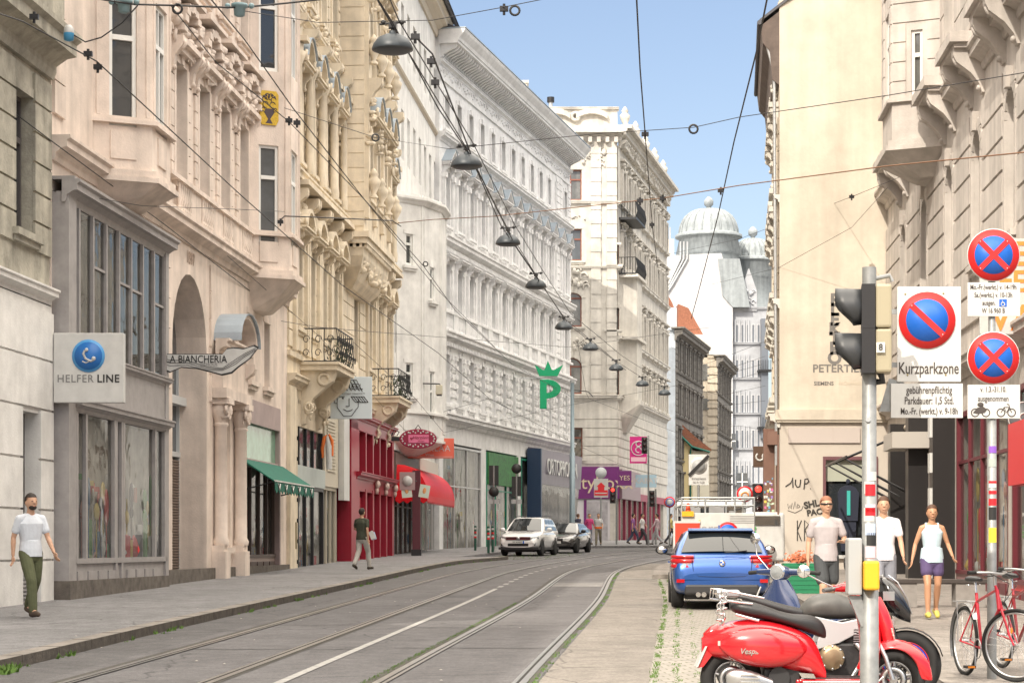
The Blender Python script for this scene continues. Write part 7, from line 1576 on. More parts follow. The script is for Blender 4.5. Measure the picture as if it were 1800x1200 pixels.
for k, (tx, sz) in enumerate((('gebührenpflichtig', .086), ('Parkdauer: 1,5 Std.', .084), ('Mo.-Fr. (werkt.) v. 9-18h', .074))): text('lettering', tx, sz, SIGNT, o, (.0, -.010, -(686-671+k*18.5)/s), ext=.001, sx=.63, bold=.001)
mb = MB(); [mb.ball(((px-1633)/s, -.01, (671-py)/s), (.008, .005, .008), 6, 4) for px, py in ((1591, 517), (1658, 516), (1595, 659), (1662, 659))]; mb.build('rivets', M('brass_rivet', (.35, .28, .12), .5, .5), t)
mb = MB(); mb.box(-.62, -.1, .010, .035, .12, .16); mb.box(-.62, -.1, .010, .035, H-.22, H-.18); mb.prism([(-.40, -.24), (-.2, -.24), (-.2, 0), (-.32, .03)], 'y', .015, .04); mb.build('arm', GALV, t)
# second pole with the two round signs
s = 188; c = at(1743.5, 960, s); gz2 = G(c.y)+.12; t = thing('sign_pole', 'sign pole with two round no-stopping signs above the parked bicycles', 'pole', (c.x, c.y, gz2)); zq = lambda py: EYE+(960-py)/s-gz2
MB().tube([(0, 0, -.05), (0, 0, zq(735)), (0, 0, zq(734)), (0, 0, zq(405))], [.045, .043, .034, .034], 16).build('pole_shaft', GALV, t)
for z, h, c_ in ((788, 12, M('violet_sticker', (.25, .1, .5), .5)), (860, 6, REDS), (849, 8, WHITES), (842, 5, REDS), (880, 12, REDS), (905, 22, BLACKS), (945, 26, M('yellow_sticker', (.8, .65, .05), .5)), (812, 14, M('grey_sticker', (.4, .45, .42), .6))): sticker(t, zq(z+8), h/188, c_, .044, w=.9)
for (px, pyc, txt, y0, y1) in ((1743, 450, (('Mo.-Fr.(werkt.) v. 14-19h', .064), ('Sa.(werkt.) v. 10-13h', .064), ('ausgen.       ', .064), ('W 16 960 B', .066)), 498, 557), (1743, 630, (('v. 1.3.-31.10.', .072), ('ausgenommen', .075)), 677, 736)):
    first = pyc == 450
    e = thing('no_stopping_sign', 'upper round red and blue no-stopping sign with a timetable plate' if first else 'lower round red and blue no-stopping sign with a bicycle plate', 'traffic sign', (c.x, c.y-.055, gz2+zq(pyc)))
    ring_sign(e, 0, 0, 45/s, [45, -45]); k0 = (pyc-y1)/s; k1 = (pyc-y0)/s
    pl = bev(MB().box(-.24, .25, -.006, .006, k0, k1).build('plate', WHITES, e), .003)
    for k, (tx, sz) in enumerate(txt): text('lettering', tx, sz, SIGNT, pl, (-.0, -.008, k1-.045-k*(.073 if first else .085)), ext=.001, sx=.66, bold=.001)
    if first: MB().box(.055, .125, -.009, -.006, k1-.225, k1-.155).build('blue_symbol_panel', BLUE2, pl); m_ = MB(); m_.torus((.088, -.011, k1-.202), .017, .004, 'y', 12, 4); m_.tube([(.082, -.011, k1-.165), (.084, -.011, k1-.19), (.1, -.011, k1-.19), (.107, -.011, k1-.21)], .004, 4); m_.build('wheelchair_symbol', WHITES, pl)
    else:
        m_ = MB(); zc = k0+.055
        for bx in (-.17, -.07, .07, .17): m_.torus((bx, -.009, zc), .036, .005, 'y', 14, 4)
        m_.tube([(.07, -.009, zc), (.1, -.009, zc+.05), (.15, -.009, zc+.05), (.17, -.009, zc)], .004, 4); m_.tube([(.1, -.009, zc+.05), (.12, -.009, zc), (.15, -.009, zc+.05), (.145, -.009, zc+.075), (.125, -.009, zc+.08)], .004, 4)
        m_.prism([(-.19, zc+.0), (-.15, zc+.045), (-.1, zc+.06), (-.06, zc+.03), (-.08, zc), (-.15, zc-.01)], 'y', -.012, -.007); m_.ball((-.12, -.009, zc+.075), (.03, .004, .022), 8, 5); m_.build('pictogram', SIGNT, pl)
    MB().box(-.05, .05, .01, .055, -.02, .02).build('clamp', GALV, e)
# distant signs and signals
def small_sign(name, lab, px, py, s, r, disc, ring=None, pole=True, square=None, rz=0):
    c = at(px, py, s); g0 = G(c.y)+.1; t = thing(name, lab, 'traffic sign', (c.x, c.y, g0), rz); z = c.z-g0
    if pole: MB().tube([(0, .03, 0), (0, .03, z+r)], .035, 8).build('pole_shaft', GALV, t)
    if square: MB().box(-square[0]/2, square[0]/2, -.02, 0, z-square[1], z+square[2]).build('plate', WHITES, t)
    if ring is not None: MB().lathe([(0, 0), (r, 0), (r, .01), (0, .01)], (0, -.035, z), 24, 'y').build('ring', ring, t)
    MB().lathe([(0, 0), (r*(.78 if ring is not None else 1), 0), (r*(.78 if ring is not None else 1), .01), (0, .01)], (0, -.045, z), 24, 'y').build('disc', disc, t)
    return t, z
t, z = small_sign('zone_end_sign', 'white sign with grey disc struck out by a black diagonal bar, behind the truck', 1228, 818, 62, .24, M('grey_disc', (.35, .36, .36), .5), WHITES, square=(.56, .55, .32)); T = Matrix.Translation((0, -.06, z)) @ Matrix.Rotation(R(-45), 4, 'Y'); MB(T).box(-.4, .4, -.005, .005, -.045, .045).build('black_bar', BLACKS, t); text('lettering', 'Kurzparkzone', .07, SIGNT, t, (0, -.05, z-.36)); text('lettering', 'Mo.-Fr. 9-22h', .06, SIGNT, t, (0, -.05, z-.47))
t, z = small_sign('round_sign', 'round white sign with red ring and a small coloured emblem behind the truck rack', 1309, 868, 62, .23, WHITES, REDS); MB().torus((0, -.06, z-.05), .1, .02, 'y', 12, 4, 0, 3.14).build('emblem', M('orange_lettering'), t)
t, z = small_sign('stop_sign', 'small round white sign with blue ring and red edge by the far crossing', 1177, 882, 36, .27, WHITES, REDS); MB().torus((0, -.06, z), .18, .02, 'y', 20, 4).build('blue_ring', BLUES, t)
t, z = small_sign('no_entry_sign', 'round red-ringed blue sign sticking up behind the roof of the blue car', 1279, 936, 80, .24, BLUE2, REDS2)
for (px, lab) in ((868, 'rear side of a stacked sign in front of the green shop, left one'), (908, 'rear side of a stacked sign in front of the green shop, right one')):
    c = at(px, 960, 38.5); t = thing('reversed_sign', lab, 'traffic sign', (c.x, c.y, G(c.y)+.12)); MB().tube([(0, 0, 0), (0, 0, 3.9)], .045, 8).build('pole_shaft', GALV, t); MB().box(-.22, .22, -.03, .0, 3.0 if px < 890 else 2.5, 3.9 if px < 890 else 3.4).build('plate_back', BLACKS, t); MB().lathe([(0, 0), (.23, 0), (.23, .02), (0, .02)], (0, -.06, 2.7 if px < 890 else 3.75), 20, 'y').build('disc_back', BLACKS, t); MB().box(-.24, .24, -.03, 0, 2.15, 2.35).build('lower_plate_back', M('grey_plastic'), t)
sig = None
for i, (px, py, s, lab, lit) in enumerate(((1075, 668, 29, '', 0),)): pass
def far_signal(px, py0, s, lab, lit=None, h=.9):
    c = at(px, py0, s); t = thing('far_traffic_light', lab, 'traffic light', (c.x, c.y, c.z), 0, 'traffic lights at the far crossing'); g0 = G(c.y)-c.z
    MB().box(-.15, .15, 0, .25, -h, 0).build('housing', BLACK, t)
    for k in range(3):
        zc = -h/6*(2*k+1); MB().lathe([(0, 0), (.10, 0), (.10, .02), (0, .02)], (0, -.03, zc), 14, 'y').build('lens', (M('red_light', (1, .03, .02), .4, emit=2.5) if lit == k else M('dark_lens')), t); MB().tube([(-.12, -.1, zc+.05), (0, -.14, zc+.13), (.12, -.1, zc+.05)], .015, 5).build('visor', BLACK, t)
    MB().tube([(.22, .1, g0), (.22, .1, .1)], .05, 8).build('pole_shaft', GALV, t); return t
far_signal(1077, 856, 31, 'far traffic light with red lamp lit before the purple shop', 0); far_signal(1146, 862, 31, 'far traffic light in front of the maroon shop piers')
far_signal(1133, 768, 32, 'traffic light hung beside the magenta banner'); far_signal(1333, 850, 58, 'traffic light with red lamp lit left of the sticker post', 0, .95)
# bollards
def bollard(px, py, s, lab):
    c = at(px, py, s); t = thing('bollard', lab, 'bollard', (c.x, c.y, G(c.y)+.1), 0, 'green bollards with red and white bands'); mb = MB(); mb.tube([(0, 0, 0), (0, 0, 1.12)], .055, 12); mb.build('shaft', M('bollard_green', (.02, .09, .06), .5), t)
    for z, m_ in ((1.0, WHITES), (.82, REDS), (.68, WHITES), (.6, REDS)): MB().tube([(0, 0, z), (0, 0, z+.08)], .059, 12).build('band', m_, t)
    MB().ball((0, 0, 1.14), (.06, .06, .04), 10, 5).build('cap', M('bollard_green'), t)
bollard(835.5, 970, 38, 'bollard furthest left, clear of the white SUV'); bollard(858.5, 976, 41, 'bollard next to the white SUV, in front of its twin'); bollard(866, 975, 40, 'bollard touching the left flank of the white SUV')
# planter
s = 88; a = at(1408, 1020, s); t = thing('planter_box', 'green ribbed plastic planter box with dried orange flowers by the graffiti wall', 'planter', (a.x, a.y, G(a.y)+.12)); hh = .60; mb = MB().box(-.36, .34, -.2, .2, 0, hh); [mb.box(-.375, .355, -.21, -.2, .08+k*.09, .11+k*.09) for k in range(6)]; mb.build('box', M('planter_green', (.02, .22, .10), .5), t)
mb = MB(); random.seed(4)
for _ in range(260):
    x, y, z = random.gauss(-.0, .13), random.gauss(0, .1), hh+abs(random.gauss(.02, .08)); q = .03; mb.add([(x-q, y, z), (x+q, y-q, z+q*random.random()), (x, y+q, z+q*1.5)], [(0, 1, 2)])
mb.build('dried_flowers', M('dried_orange_flowers', (.50, .14, .06), .8, noise=.5, scale=30), t, fix=False)
# ================================================================ two-wheelers
VRED = M('scooter_red_paint', (.62, .012, .02), .22, coat=1); SEATB = M('black_vinyl_seat', (.03, .03, .032), .45, bump=.1, bscale=60); DPL = M('dark_plastic')
def sell(x, cy, hw, z0, z1, n=16, e=2.6, lean=0):
    cz, hz = (z0+z1)/2, (z1-z0)/2; r = []
    for k in range(n):
        a = 2*math.pi*k/n; c, s_ = math.cos(a), math.sin(a)
        r.append((x+lean*s_, cy+hw*math.copysign(abs(c)**(2/e), c), cz+hz*math.copysign(abs(s_)**(2/e), s_)))
    return r
def tyre_wheel(t, c, r, wd, rot=None, rim=ALU, disc=True, stripe=None, name='wheel', spk=5):
    e = MB(rot); e.torus(c, r-wd/2, wd/2, 'y', 36, 10); w_ = e.build(name, RUBBER, t)
    e = MB(rot); e.torus(c, r-wd, .012, 'y', 30, 6); e.cyl((c[0], c[1]-.05, c[2]), (c[0], c[1]+.05, c[2]), .035, 12)
    for k in range(spk):
        a = 2*math.pi*k/spk+.3; e.tube([(c[0]+.03*math.cos(a), c[1], c[2]+.03*math.sin(a)), (c[0]+(r-wd)*math.cos(a), c[1], c[2]+(r-wd)*math.sin(a))], [.02, .013], 6)
    e.build('rim', rim, w_)
    if disc: e = MB(rot); e.torus((c[0], c[1]-.05, c[2]), r*.33, .028, 'y', 26, 4); e.build('brake_disc', ALU, w_)
    if stripe:
        for m_, rr in stripe: e = MB(rot); e.torus((c[0], c[1]-wd*.3, c[2]), rr, .006, 'y', 36, 5); e.build('rim_stripe', m_, w_)
    return w_
sv = 208; Yv = F/sv; gv = G(Yv)+.004; Xv = (1415-900)/sv; g0 = 960+(EYE-gv)*sv
t = thing('scooter', 'glossy red classic scooter with black seat and chrome rack, foreground', 'scooter', (Xv, Yv, gv)); V = lambda px, py: ((px-1415)/sv, (g0-py)/sv)
rings = []
for px, a, b, hw in ((1233, 1120, 1146, .05), (1240, 1111, 1151, .10), (1255, 1101, 1155, .16), (1280, 1090, 1160, .22), (1310, 1085, 1166, .25), (1350, 1087, 1172, .265), (1390, 1098, 1180, .25), (1415, 1110, 1187, .21), (1432, 1122, 1193, .17), (1440, 1145, 1199, .15), (1448, 1170, 1203, .14)):
    x, zt = V(px, a); _, zb = V(px, b); rings.append(sell(x, 0, hw, zb, zt))
bd = MB().ringloft(rings).build('body', VRED, t); subsurf(bd)
for sy in (-1, 1):
    e = MB(); rr = []
    for k in range(13):
        u_ = k/12; px = 1262+150*u_; f = math.sin(math.pi*min(1, max(0, u_)))**.55; x, zc = V(px, 1130+8*u_); rr.append(sell(x, sy*.19, .02+.12*f, zc-.03-.15*f, zc+.03+.14*f, 16, 2.3))
    subsurf(e.ringloft(rr).build('side_panel', VRED, t))
e = MB(); x0, z0 = V(1395, 1186); x1, z1 = V(1535, 1178); e.box(x0, x1+.03, -.17, .17, z0-.09, z0-.025); e.box(x0+.02, x1, -.2, .2, z0-.05, z0-.02); bev(e.build('floorboard', VRED, t), .02)
e = MB(); [e.box(x0+.08, x1-.02, y, y+.02, z0-.021, z0-.010) for y in (-.15, -.08, .06, .13)]; e.build('floor_strips', DPL, t); MB().tube([(x0+.05, -.205, z0-.045), (x1, -.205, z0-.045), (x1+.05, -.20, z0)], .011, 6).build('chrome_sill', CHROME, t)
# leg shield: curved sheet swept from the floor up to the neck
e = MB(); rr = []
for px, py, hw, th_ in ((1512, 1196, .16, .03), (1515, 1180, .20, .03), (1518, 1160, .27, .03), (1520, 1135, .32, .028), (1519, 1110, .335, .026), (1514, 1085, .32, .025), (1506, 1062, .26, .03), (1500, 1048, .17, .045), (1497, 1038, .09, .05)):
    x, z = V(px, py); n_ = 9; ring = []
    for k in range(n_): q = -1+2*k/(n_-1); ring.append((x+.11*(1-q*q)+th_, q*hw, z))
    for k in range(n_-1, -1, -1): q = -1+2*k/(n_-1); ring.append((x+.11*(1-q*q)-th_*.3, q*hw*.985, z))
    rr.append(ring)
subsurf(e.ringloft(rr).build('leg_shield', VRED, t))
e = MB(); x, z = V(1514, 1085); e.tube([(x-.02, y*.33, zz) for y, zz in ((-.5, V(0, 1190)[1]), (-.95, V(0, 1140)[1]), (-1.0, V(0, 1100)[1]), (-.85, V(0, 1070)[1]), (-.45, V(0, 1046)[1]))], .010, 6); e.build('shield_trim', CHROME, t)
e = MB(); rr = []
for px, py, hw, dx in ((1538, 1048, .05, .05), (1546, 1068, .075, .07), (1554, 1095, .09, .08), (1560, 1120, .095, .07), (1560, 1140, .08, .05)): x, z = V(px, py); rr.append([(x+dx*math.cos(a), hw*math.sin(a), z) for a in [2*math.pi*k/12 for k in range(12)]])
subsurf(e.ringloft(rr).build('nose_cover', VRED, t))
e = MB(); [e.tube([(V(1560+k*1.5, 0)[0]+.02, -.085, V(0, 1103+k*6)[1]), (V(1564+k*1.5, 0)[0]+.02, -.06, V(0, 1118+k*4)[1])], .008, 5) for k in range(3)]; e.build('indicator', M('clear_lens', (.55, .52, .48), .15), t)
# steering group turned towards the viewer
ax, az = V(1502, 1030); ROT = Matrix.Translation((ax, 0, 0)) @ Matrix.Rotation(R(-38), 4, 'Z')
e = MB(ROT); e.ringloft([sell(x_, 0, hw_, z_-h_, z_+h_, 14, 2.2) for x_, hw_, z_, h_ in ((-.09, .05, az, .03), (-.05, .10, az+.01, .05), (.02, .12, az+.02, .075), (.08, .11, az+.025, .085), (.11, .085, az+.02, .07))])
e.ringloft([sell(-.02, 0, .05, az-.16, az-.02, 10), sell(.03, 0, .05, az-.16, az-.02, 10)])
for sy in (-1, 1): e.tube([(.0, sy*.06, az), (-.04, sy*.16, az-.01), (-.06, sy*.24, az-.015)], [.045, .038, .026], 10)
hs = e.build('headset', VRED, t); e = MB(ROT); [e.tube([(-.06, sy*.235, az-.015), (-.09, sy*.37, az-.03)], .019, 10) for sy in (-1, 1)]; e.build('grip', M('grey_rubber', (.12, .12, .12), .7), hs)
e = MB(ROT); [e.tube([(-.02, sy*.21, az+.01), (.03, sy*.26, az+.005), (.0, sy*.38, az-.01)], .006, 5) for sy in (-1, 1)]; e.build('brake_lever', CHROME, hs); MB(ROT).lathe([(0, .13), (.06, .125), (.075, .11), (.08, .09)], (0, 0, az+.02), 20, 'x').build('headlight', LAMPC, hs)
mx, mz = V(1406, 1003); e = MB(); e.tube([(V(1470, 0)[0], -.1, V(0, 1034)[1]), (V(1440, 0)[0], -.16, V(0, 1022)[1]), (mx+.02, -.22, mz-.02)], .007, 6); st = e.build('mirror_stem', CHROME, t); e = MB(); e.lathe([(0, -.01), (.05, -.008), (.056, 0), (.05, .012), (0, .014)], (mx, -.225, mz), 24, 'y'); e.build('mirror', M('mirror_face', (.9, .92, .94), .08, 1), st)
e = MB(); e.tube([(V(1500, 0)[0], .1, V(0, 1034)[1]), (V(1496, 0)[0], .3, V(0, 1000)[1])], .007, 6); e.lathe([(0, -.01), (.05, -.008), (.056, 0), (0, .012)], (V(1496, 0)[0], .3, V(0, 990)[1]), 20, 'x'); e.build('mirror', DPL, t)
# seat
rings = []
for px, a, b, hw in ((1283, 1058, 1070, .07), (1290, 1053, 1077, .12), (1310, 1054, 1083, .145), (1340, 1061, 1088, .155), (1368, 1073, 1094, .155), (1395, 1079, 1102, .15), (1420, 1078, 1112, .13), (1438, 1084, 1118, .10), (1448, 1096, 1122, .07), (1451, 1106, 1120, .04)):
    x, zt = V(px, a); _, zb = V(px, b); rings.append(sell(x, 0, hw, zb, zt, 16, 2.4))
subsurf(MB().ringloft(rings).build('seat', SEATB, t)); e = MB(); e.tube([(V(1290, 0)[0], -.15, V(0, 1078)[1]), (V(1330, 0)[0], -.165, V(0, 1089)[1])], .012, 6); e.build('seat_trim', CHROME, t)
tyre_wheel(t, (V(1285, 0)[0], 0, .262), .262, .12, spk=5); wf = (V(1570, 0)[0]-ax, 0, .262)
RW_ = Matrix.Translation((ax, 0, 0)) @ Matrix.Rotation(R(-14), 4, 'Z'); tyre_wheel(t, wf, .262, .115, RW_)
e = MB(RW_); rr = []
for k in range(11):
    a = math.pi*(-.02+.95*k/10); hw = .05+.045*math.sin(math.pi*k/10); cx_, cz_ = wf[0]+.30*math.cos(a), .27+.31*math.sin(a)
    rr.append([(cx_+(.028 if q == 2 else -.01 if q in (0, 4) else .015)*math.cos(a)+(-.07*math.cos(a) if q in (0, 4) else 0), (q-2)/2*hw, cz_+(.028 if q == 2 else .015)*math.sin(a)+(-.07*math.sin(a) if q in (0, 4) else 0)) for q in range(5)])
vs = [p for r in rr for p in r]; e.add(vs, [(k*5+i, k*5+i+1, k*5+i+6, k*5+i+5) for k in range(10) for i in range(4)], True); fd = e.build('front_fender', VRED, t); so2 = fd.modifiers.new('thick', 'SOLIDIFY'); so2.thickness = .012; subsurf(fd)
e = MB(RW_); e.tube([(.03, 0, V(0, 1060)[1]), (wf[0]-.06, -.09, .45), (wf[0], -.10, .262)], .02, 8); e.build('fork', ALU, t)
# exhaust, engine, rack, tail
e = MB(); xa1, za1 = V(1272, 1188); xb1, zb1 = V(1352, 1196); e.ringloft([sell(xa1, -.22, .03, za1-.05, za1+.04, 14), sell(xa1+.05, -.22, .065, za1-.075, za1+.085, 14), sell((xa1+xb1)/2, -.22, .075, za1-.10, za1+.08, 14), sell(xb1, -.21, .05, zb1-.07, zb1+.03, 14)]); subsurf(e.build('exhaust', ALU, t))
e = MB(); [e.box(V(1295, 0)[0], V(1328, 0)[0], -.30, -.285, V(0, 1181+k*6)[1], V(0, 1183+k*6)[1]) for k in range(3)]; e.build('exhaust_slots', CHROME, t)
e = MB(); e.box(V(1340, 0)[0], V(1405, 0)[0], -.14, .14, .14, .36); e.cyl((V(1365, 0)[0], -.18, .28), (V(1365, 0)[0], .18, .28), .09, 14); bev(e.build('engine', DPL, t), .02)
e = MB(); e.ringloft([sell(V(1236, 0)[0], 0, .055, V(0, 1132)[1], V(0, 1112)[1], 10), sell(V(1248, 0)[0], 0, .075, V(0, 1128)[1], V(0, 1100)[1], 10), sell(V(1262, 0)[0], 0, .06, V(0, 1118)[1], V(0, 1094)[1], 10)]); e.build('tail_light', LAMPR, t)
e = MB(); a, b = V(1238, 1134), V(1222, 1170); e.prism([a, (a[0]+.015, a[1]), (b[0]+.015, b[1]), b], 'y', -.11, .11); e.build('number_plate', WHITES, t); e = MB(); a2_ = V(1236, 1150); e.prism([(a[0]+.02, a[1]), (a[0]+.10, a[1]-.02), (b[0]+.06, b[1]-.0), (b[0]+.018, b[1]-.01)], 'y', -.09, .09); e.build('plate_holder', VRED, t)
e = MB(); q = lambda px, py, y: (V(px, 0)[0], y, V(0, py)[1])
for y in (-.13, .13): e.tube([q(1320, 1060, y), q(1250, 1052, y), q(1252, 1034, y), q(1268, 1036, y), q(1340, 1050, y)], .009, 6)
for px in (1256, 1275, 1300): e.tube([q(px, 1042 if px < 1260 else 1053, -.13), q(px, 1042 if px < 1260 else 1053, .13)], .008, 6)
for k in range(16): a = k*.9; e.torus(q(1266+4*math.sin(k*1.7), 1040+k*3.4, -.14), .028, .008, ('x', 'y', 'z')[k % 3], 10, 4)
e.build('chrome_rack', CHROME, t)
text('script', 'Vespa', .065, CHROME, t, (V(1309, 0)[0], -.318, V(0, 1141)[1]), (R(90), 0, 0), .003, shear=.3, bold=.001); MB().prism([(V(1398, 0)[0], V(0, 1179)[1]), (V(1424, 0)[0], V(0, 1181)[1]), (V(1428, 0)[0], V(0, 1189)[1]), (V(1404, 0)[0], V(0, 1188)[1])], 'y', -.21, -.15).build('footpeg', CHROME, t)
MB().box(V(1258, 0)[0], V(1276, 0)[0], -.2, -.19, V(0, 1132)[1], V(0, 1124)[1]).build('reflector', M('clear_lens'), t)
# --- motorcycle behind
sm_ = 197; Ym = F/sm_; gm = G(Ym)+.004; gp0 = 960+(EYE-gm)*sm_; t = thing('motorcycle', 'black and silver motorcycle with bronze engine cover standing behind the red scooter', 'motorcycle', ((1455-900)/sm_, Ym, gm)); V = lambda px, py: ((px-1455)/sm_, (gp0-py)/sm_); q = lambda px, py, y: (V(px, 0)[0], y, V(0, py)[1])
RB, RBL = M('rim_tape_red', (.6, .02, .06), .4), M('rim_tape_blue', (.02, .08, .6), .4)
RT = Matrix.Translation((V(1550, 0)[0], 0, 0)) @ Matrix.Rotation(R(-12), 4, 'Z') @ Matrix.Translation((-V(1550, 0)[0], 0, 0))
tyre_wheel(t, (V(1592, 0)[0], 0, .31), .31, .12, RT, rim=BLACK, stripe=((RB, .205), (RBL, .19)), spk=6); tyre_wheel(t, (V(1316, 0)[0], 0, .31), .31, .15, rim=BLACK, spk=6)
e = MB(RT); [e.tube([q(1543, 1040, y), q(1590, 1170, y)], [.026, .022], 8) for y in (-.1, .1)]; [e.tube([q(1566, 1104, y), q(1592, 1168, y)], .03, 8) for y in (-.1, .1)]; e.box(*[V(1540, 0)[0], V(1556, 0)[0]], -.13, .13, V(0, 1050)[1], V(0, 1040)[1]); e.build('fork', BLACK, t)
e = MB(RT); e.box(V(1560, 0)[0], V(1572, 0)[0], -.12, .12, V(0, 1100)[1], V(0, 1088)[1]); e.build('fork_clamp', ALU, t)
e = MB(RT); rr = [[(V(1592, 0)[0]+.335*math.cos(a), y, .31+.335*math.sin(a)) for y in (-.07, 0, .07)] for a in [math.pi*(.08+.55*k/8) for k in range(9)]]; e.add([p for r in rr for p in r], [(k*3+i, k*3+i+1, k*3+i+4, k*3+i+3) for k in range(8) for i in range(2)], True); f_ = e.build('front_mudguard', M('gloss_black', (.01, .01, .012), .15, coat=1), t); f_.modifiers.new('t', 'SOLIDIFY').thickness = .01
e = MB(RT); e.ringloft([sell(V(px, 0)[0], 0, hw, V(0, b)[1], V(0, a)[1], 14, 2.2) for px, a, b, hw in ((1546, 1015, 1060, .06), (1556, 1010, 1075, .12), (1572, 1020, 1085, .13), (1588, 1040, 1092, .11), (1600, 1068, 1094, .05))]); subsurf(e.build('headlight_fairing', M('gloss_black'), t))
MB(RT).tube([q(1562, 1010, -.1), q(1578, 1022, -.13), q(1594, 1050, -.11), q(1602, 1078, -.04)], .006, 5).build('fairing_edge', ALU, t); MB(RT).box(V(1553, 0)[0], V(1573, 0)[0], -.14, -.12, V(0, 1054)[1], V(0, 1038)[1]).build('indicator', LAMPC, t)
e = MB(); e.ringloft([sell(V(px, 0)[0], 0, hw, V(0, b)[1], V(0, a)[1], 16, 2.3) for px, a, b, hw in ((1404, 1070, 1082, .06), (1415, 1052, 1085, .12), (1440, 1040, 1088, .16), (1470, 1040, 1088, .165), (1495, 1050, 1088, .13), (1512, 1062, 1084, .06))]); tk = subsurf(e.build('fuel_tank', M('matte_grey_tank', (.10, .10, .095), .5, noise=.3, scale=8), t))
e = MB(); e.ringloft([sell(V(px, 0)[0], 0, hw, V(0, b)[1], V(0, a)[1], 12) for px, a, b, hw in ((1285, 1042, 1050, .06), (1310, 1040, 1058, .1), (1345, 1052, 1070, .13), (1380, 1062, 1082, .13), (1408, 1068, 1086, .1))]); subsurf(e.build('seat', SEATB, t))
SIL = M('silver_frame_paint', (.62, .64, .66), .3, .4)
e = MB()
for sy in (-1, 1): e.prism([V(1395, 1084), V(1430, 1082), V(1475, 1092), V(1530, 1080), V(1530, 1090), V(1500, 1112), V(1470, 1128), V(1430, 1140), V(1432, 1124), V(1440, 1106), V(1400, 1098)], 'y', sy*.14, sy*.17)
bev(e.build('frame', SIL, t), .008); e = MB(); [e.tube([q(1520, 1075, sy*.1), q(1528, 1110, sy*.12), q(1500, 1180, sy*.14)], .022, 8) for sy in (-1, 1)]; e.build('down_tube', BLACK, t)
e = MB(); e.box(V(1432, 0)[0], V(1525, 0)[0], -.15, .15, V(0, 1188)[1], V(0, 1128)[1]); e.box(V(1480, 0)[0], V(1520, 0)[0], -.13, .13, V(0, 1130)[1], V(0, 1100)[1]); en = bev(e.build('engine_block', M('engine_dark', (.05, .05, .052), .5, .4, noise=.4, scale=20), t), .025, 2)
BRZ = M('bronze_cover', (.36, .27, .17), .4, .7); e = MB(); e.lathe([(0, -.23), (.07, -.228), (.10, -.215), (.112, -.19), (.115, -.14)], (V(1457, 0)[0], 0, V(0, 1153)[1]), 24, 'y'); cv = e.build('clutch_cover', BRZ, en); e = MB(); [e.ball((V(1457, 0)[0]+.098*math.cos(k*.785), -.212, V(0, 1153)[1]+.098*math.sin(k*.785)), .012, 6, 5) for k in range(8)]; e.build('cover_bolts', ALU, cv)
e = MB(); [e.box(V(1495, 0)[0], V(1518, 0)[0], -.17, -.14, V(0, 1104+k*4)[1], V(0, 1106+k*4)[1]) for k in range(7)]; e.tube([q(1500, 1130, -.16), q(1515, 1150, -.19), q(1490, 1190, -.18), q(1400, 1196, -.17)], .022, 8); e.build('header_pipe', ALU, en)
e = MB(RT); e.tube([q(1535, 1016, -.36), q(1550, 1012, -.2), q(1552, 1030, 0), q(1550, 1012, .2), q(1535, 1016, .36)], .013, 8); e.build('handlebar', ALU, t); e = MB(RT); e.tube([q(1540, 1016, -.36), q(1543, 1014, -.26)], .019, 8); e.tube([q(1540, 1016, .36), q(1543, 1014, .26)], .019, 8); e.build('grip', RUBBER, t)
e = MB(); [e.tube([q(1510, 1050+k*6, -.12), q(1535, 1060+k*10, -.12), q(1550, 1080+k*14, -.08)], .006, 5) for k in range(3)]; e.build('cables', BLACK, t); e = MB(); e.tube([q(1316, 1166, -.1), q(1430, 1170, -.12)], .03, 8); e.build('swingarm', ALU, t)
e = MB(); e.box(V(1258, 0)[0], V(1300, 0)[0], -.08, .08, V(0, 1050)[1], V(0, 1036)[1]); bev(e.build('tail_unit', ALU, t), .02)
# --- dark blue scooter facing the camera
sb_ = 184; Yb_ = F/sb_; gb = G(Yb_)+.004; t = thing('moped', 'dark blue scooter with round chrome headlight behind the motorcycle tank', 'scooter', ((1372-900)/sb_, Yb_, gb), R(-128)); NV = M('navy_scooter_paint', (.012, .03, .10), .2, coat=1)
H_ = 1.10
e = MB(); e.ringloft([sell(x, 0, hw, z0, z1, 14, 2.2) for x, hw, z0, z1 in ((-.12, .05, H_-.05, H_+.03), (-.06, .10, H_-.07, H_+.06), (.0, .11, H_-.09, H_+.07), (.06, .085, H_-.085, H_+.065))]); e.tube([(-.02, .05, H_), (-.05, .28, H_)], [.04, .028], 8); e.tube([(-.02, -.05, H_), (-.05, -.28, H_)], [.04, .028], 8); subsurf(e.build('headset', NV, t))
e = MB(); e.lathe([(.078, .02), (.082, .06), (.07, .075)], (0, 0, H_), 24, 'x'); hb = e.build('headlight_rim', CHROME, t); MB().lathe([(0, .09), (.04, .086), (.07, .07)], (0, 0, H_), 24, 'x').build('headlight_lens', LAMPC, hb)
e = MB(); [e.tube([(-.05, sy*.27, H_), (-.07, sy*.39, H_-.01)], .02, 8) for sy in (-1, 1)]; e.build('grip', RUBBER, t); e = MB(); e.tube([(-.04, -.16, H_+.03), (-.06, -.3, H_+.16), (-.06, -.32, H_+.28)], .006, 5); e.lathe([(0, -.01), (.05, -.01), (.055, 0), (0, .01)], (-.06, -.32, H_+.32), 18, 'x'); e.build('mirror', CHROME, t)
e = MB(); rr = []
for x, hw, z in ((-.02, .08, H_-.07), (0, .2, H_-.22), (.03, .27, H_-.4), (.02, .27, H_-.6), (-.04, .2, H_-.8)): rr.append([(x+.09*(1-(q_/4-1)**2)+.02, (q_/4-1)*hw, z) for q_ in range(9)]+[(x+.09*(1-(q_/4-1)**2)-.01, (q_/4-1)*hw, z) for q_ in range(8, -1, -1)])
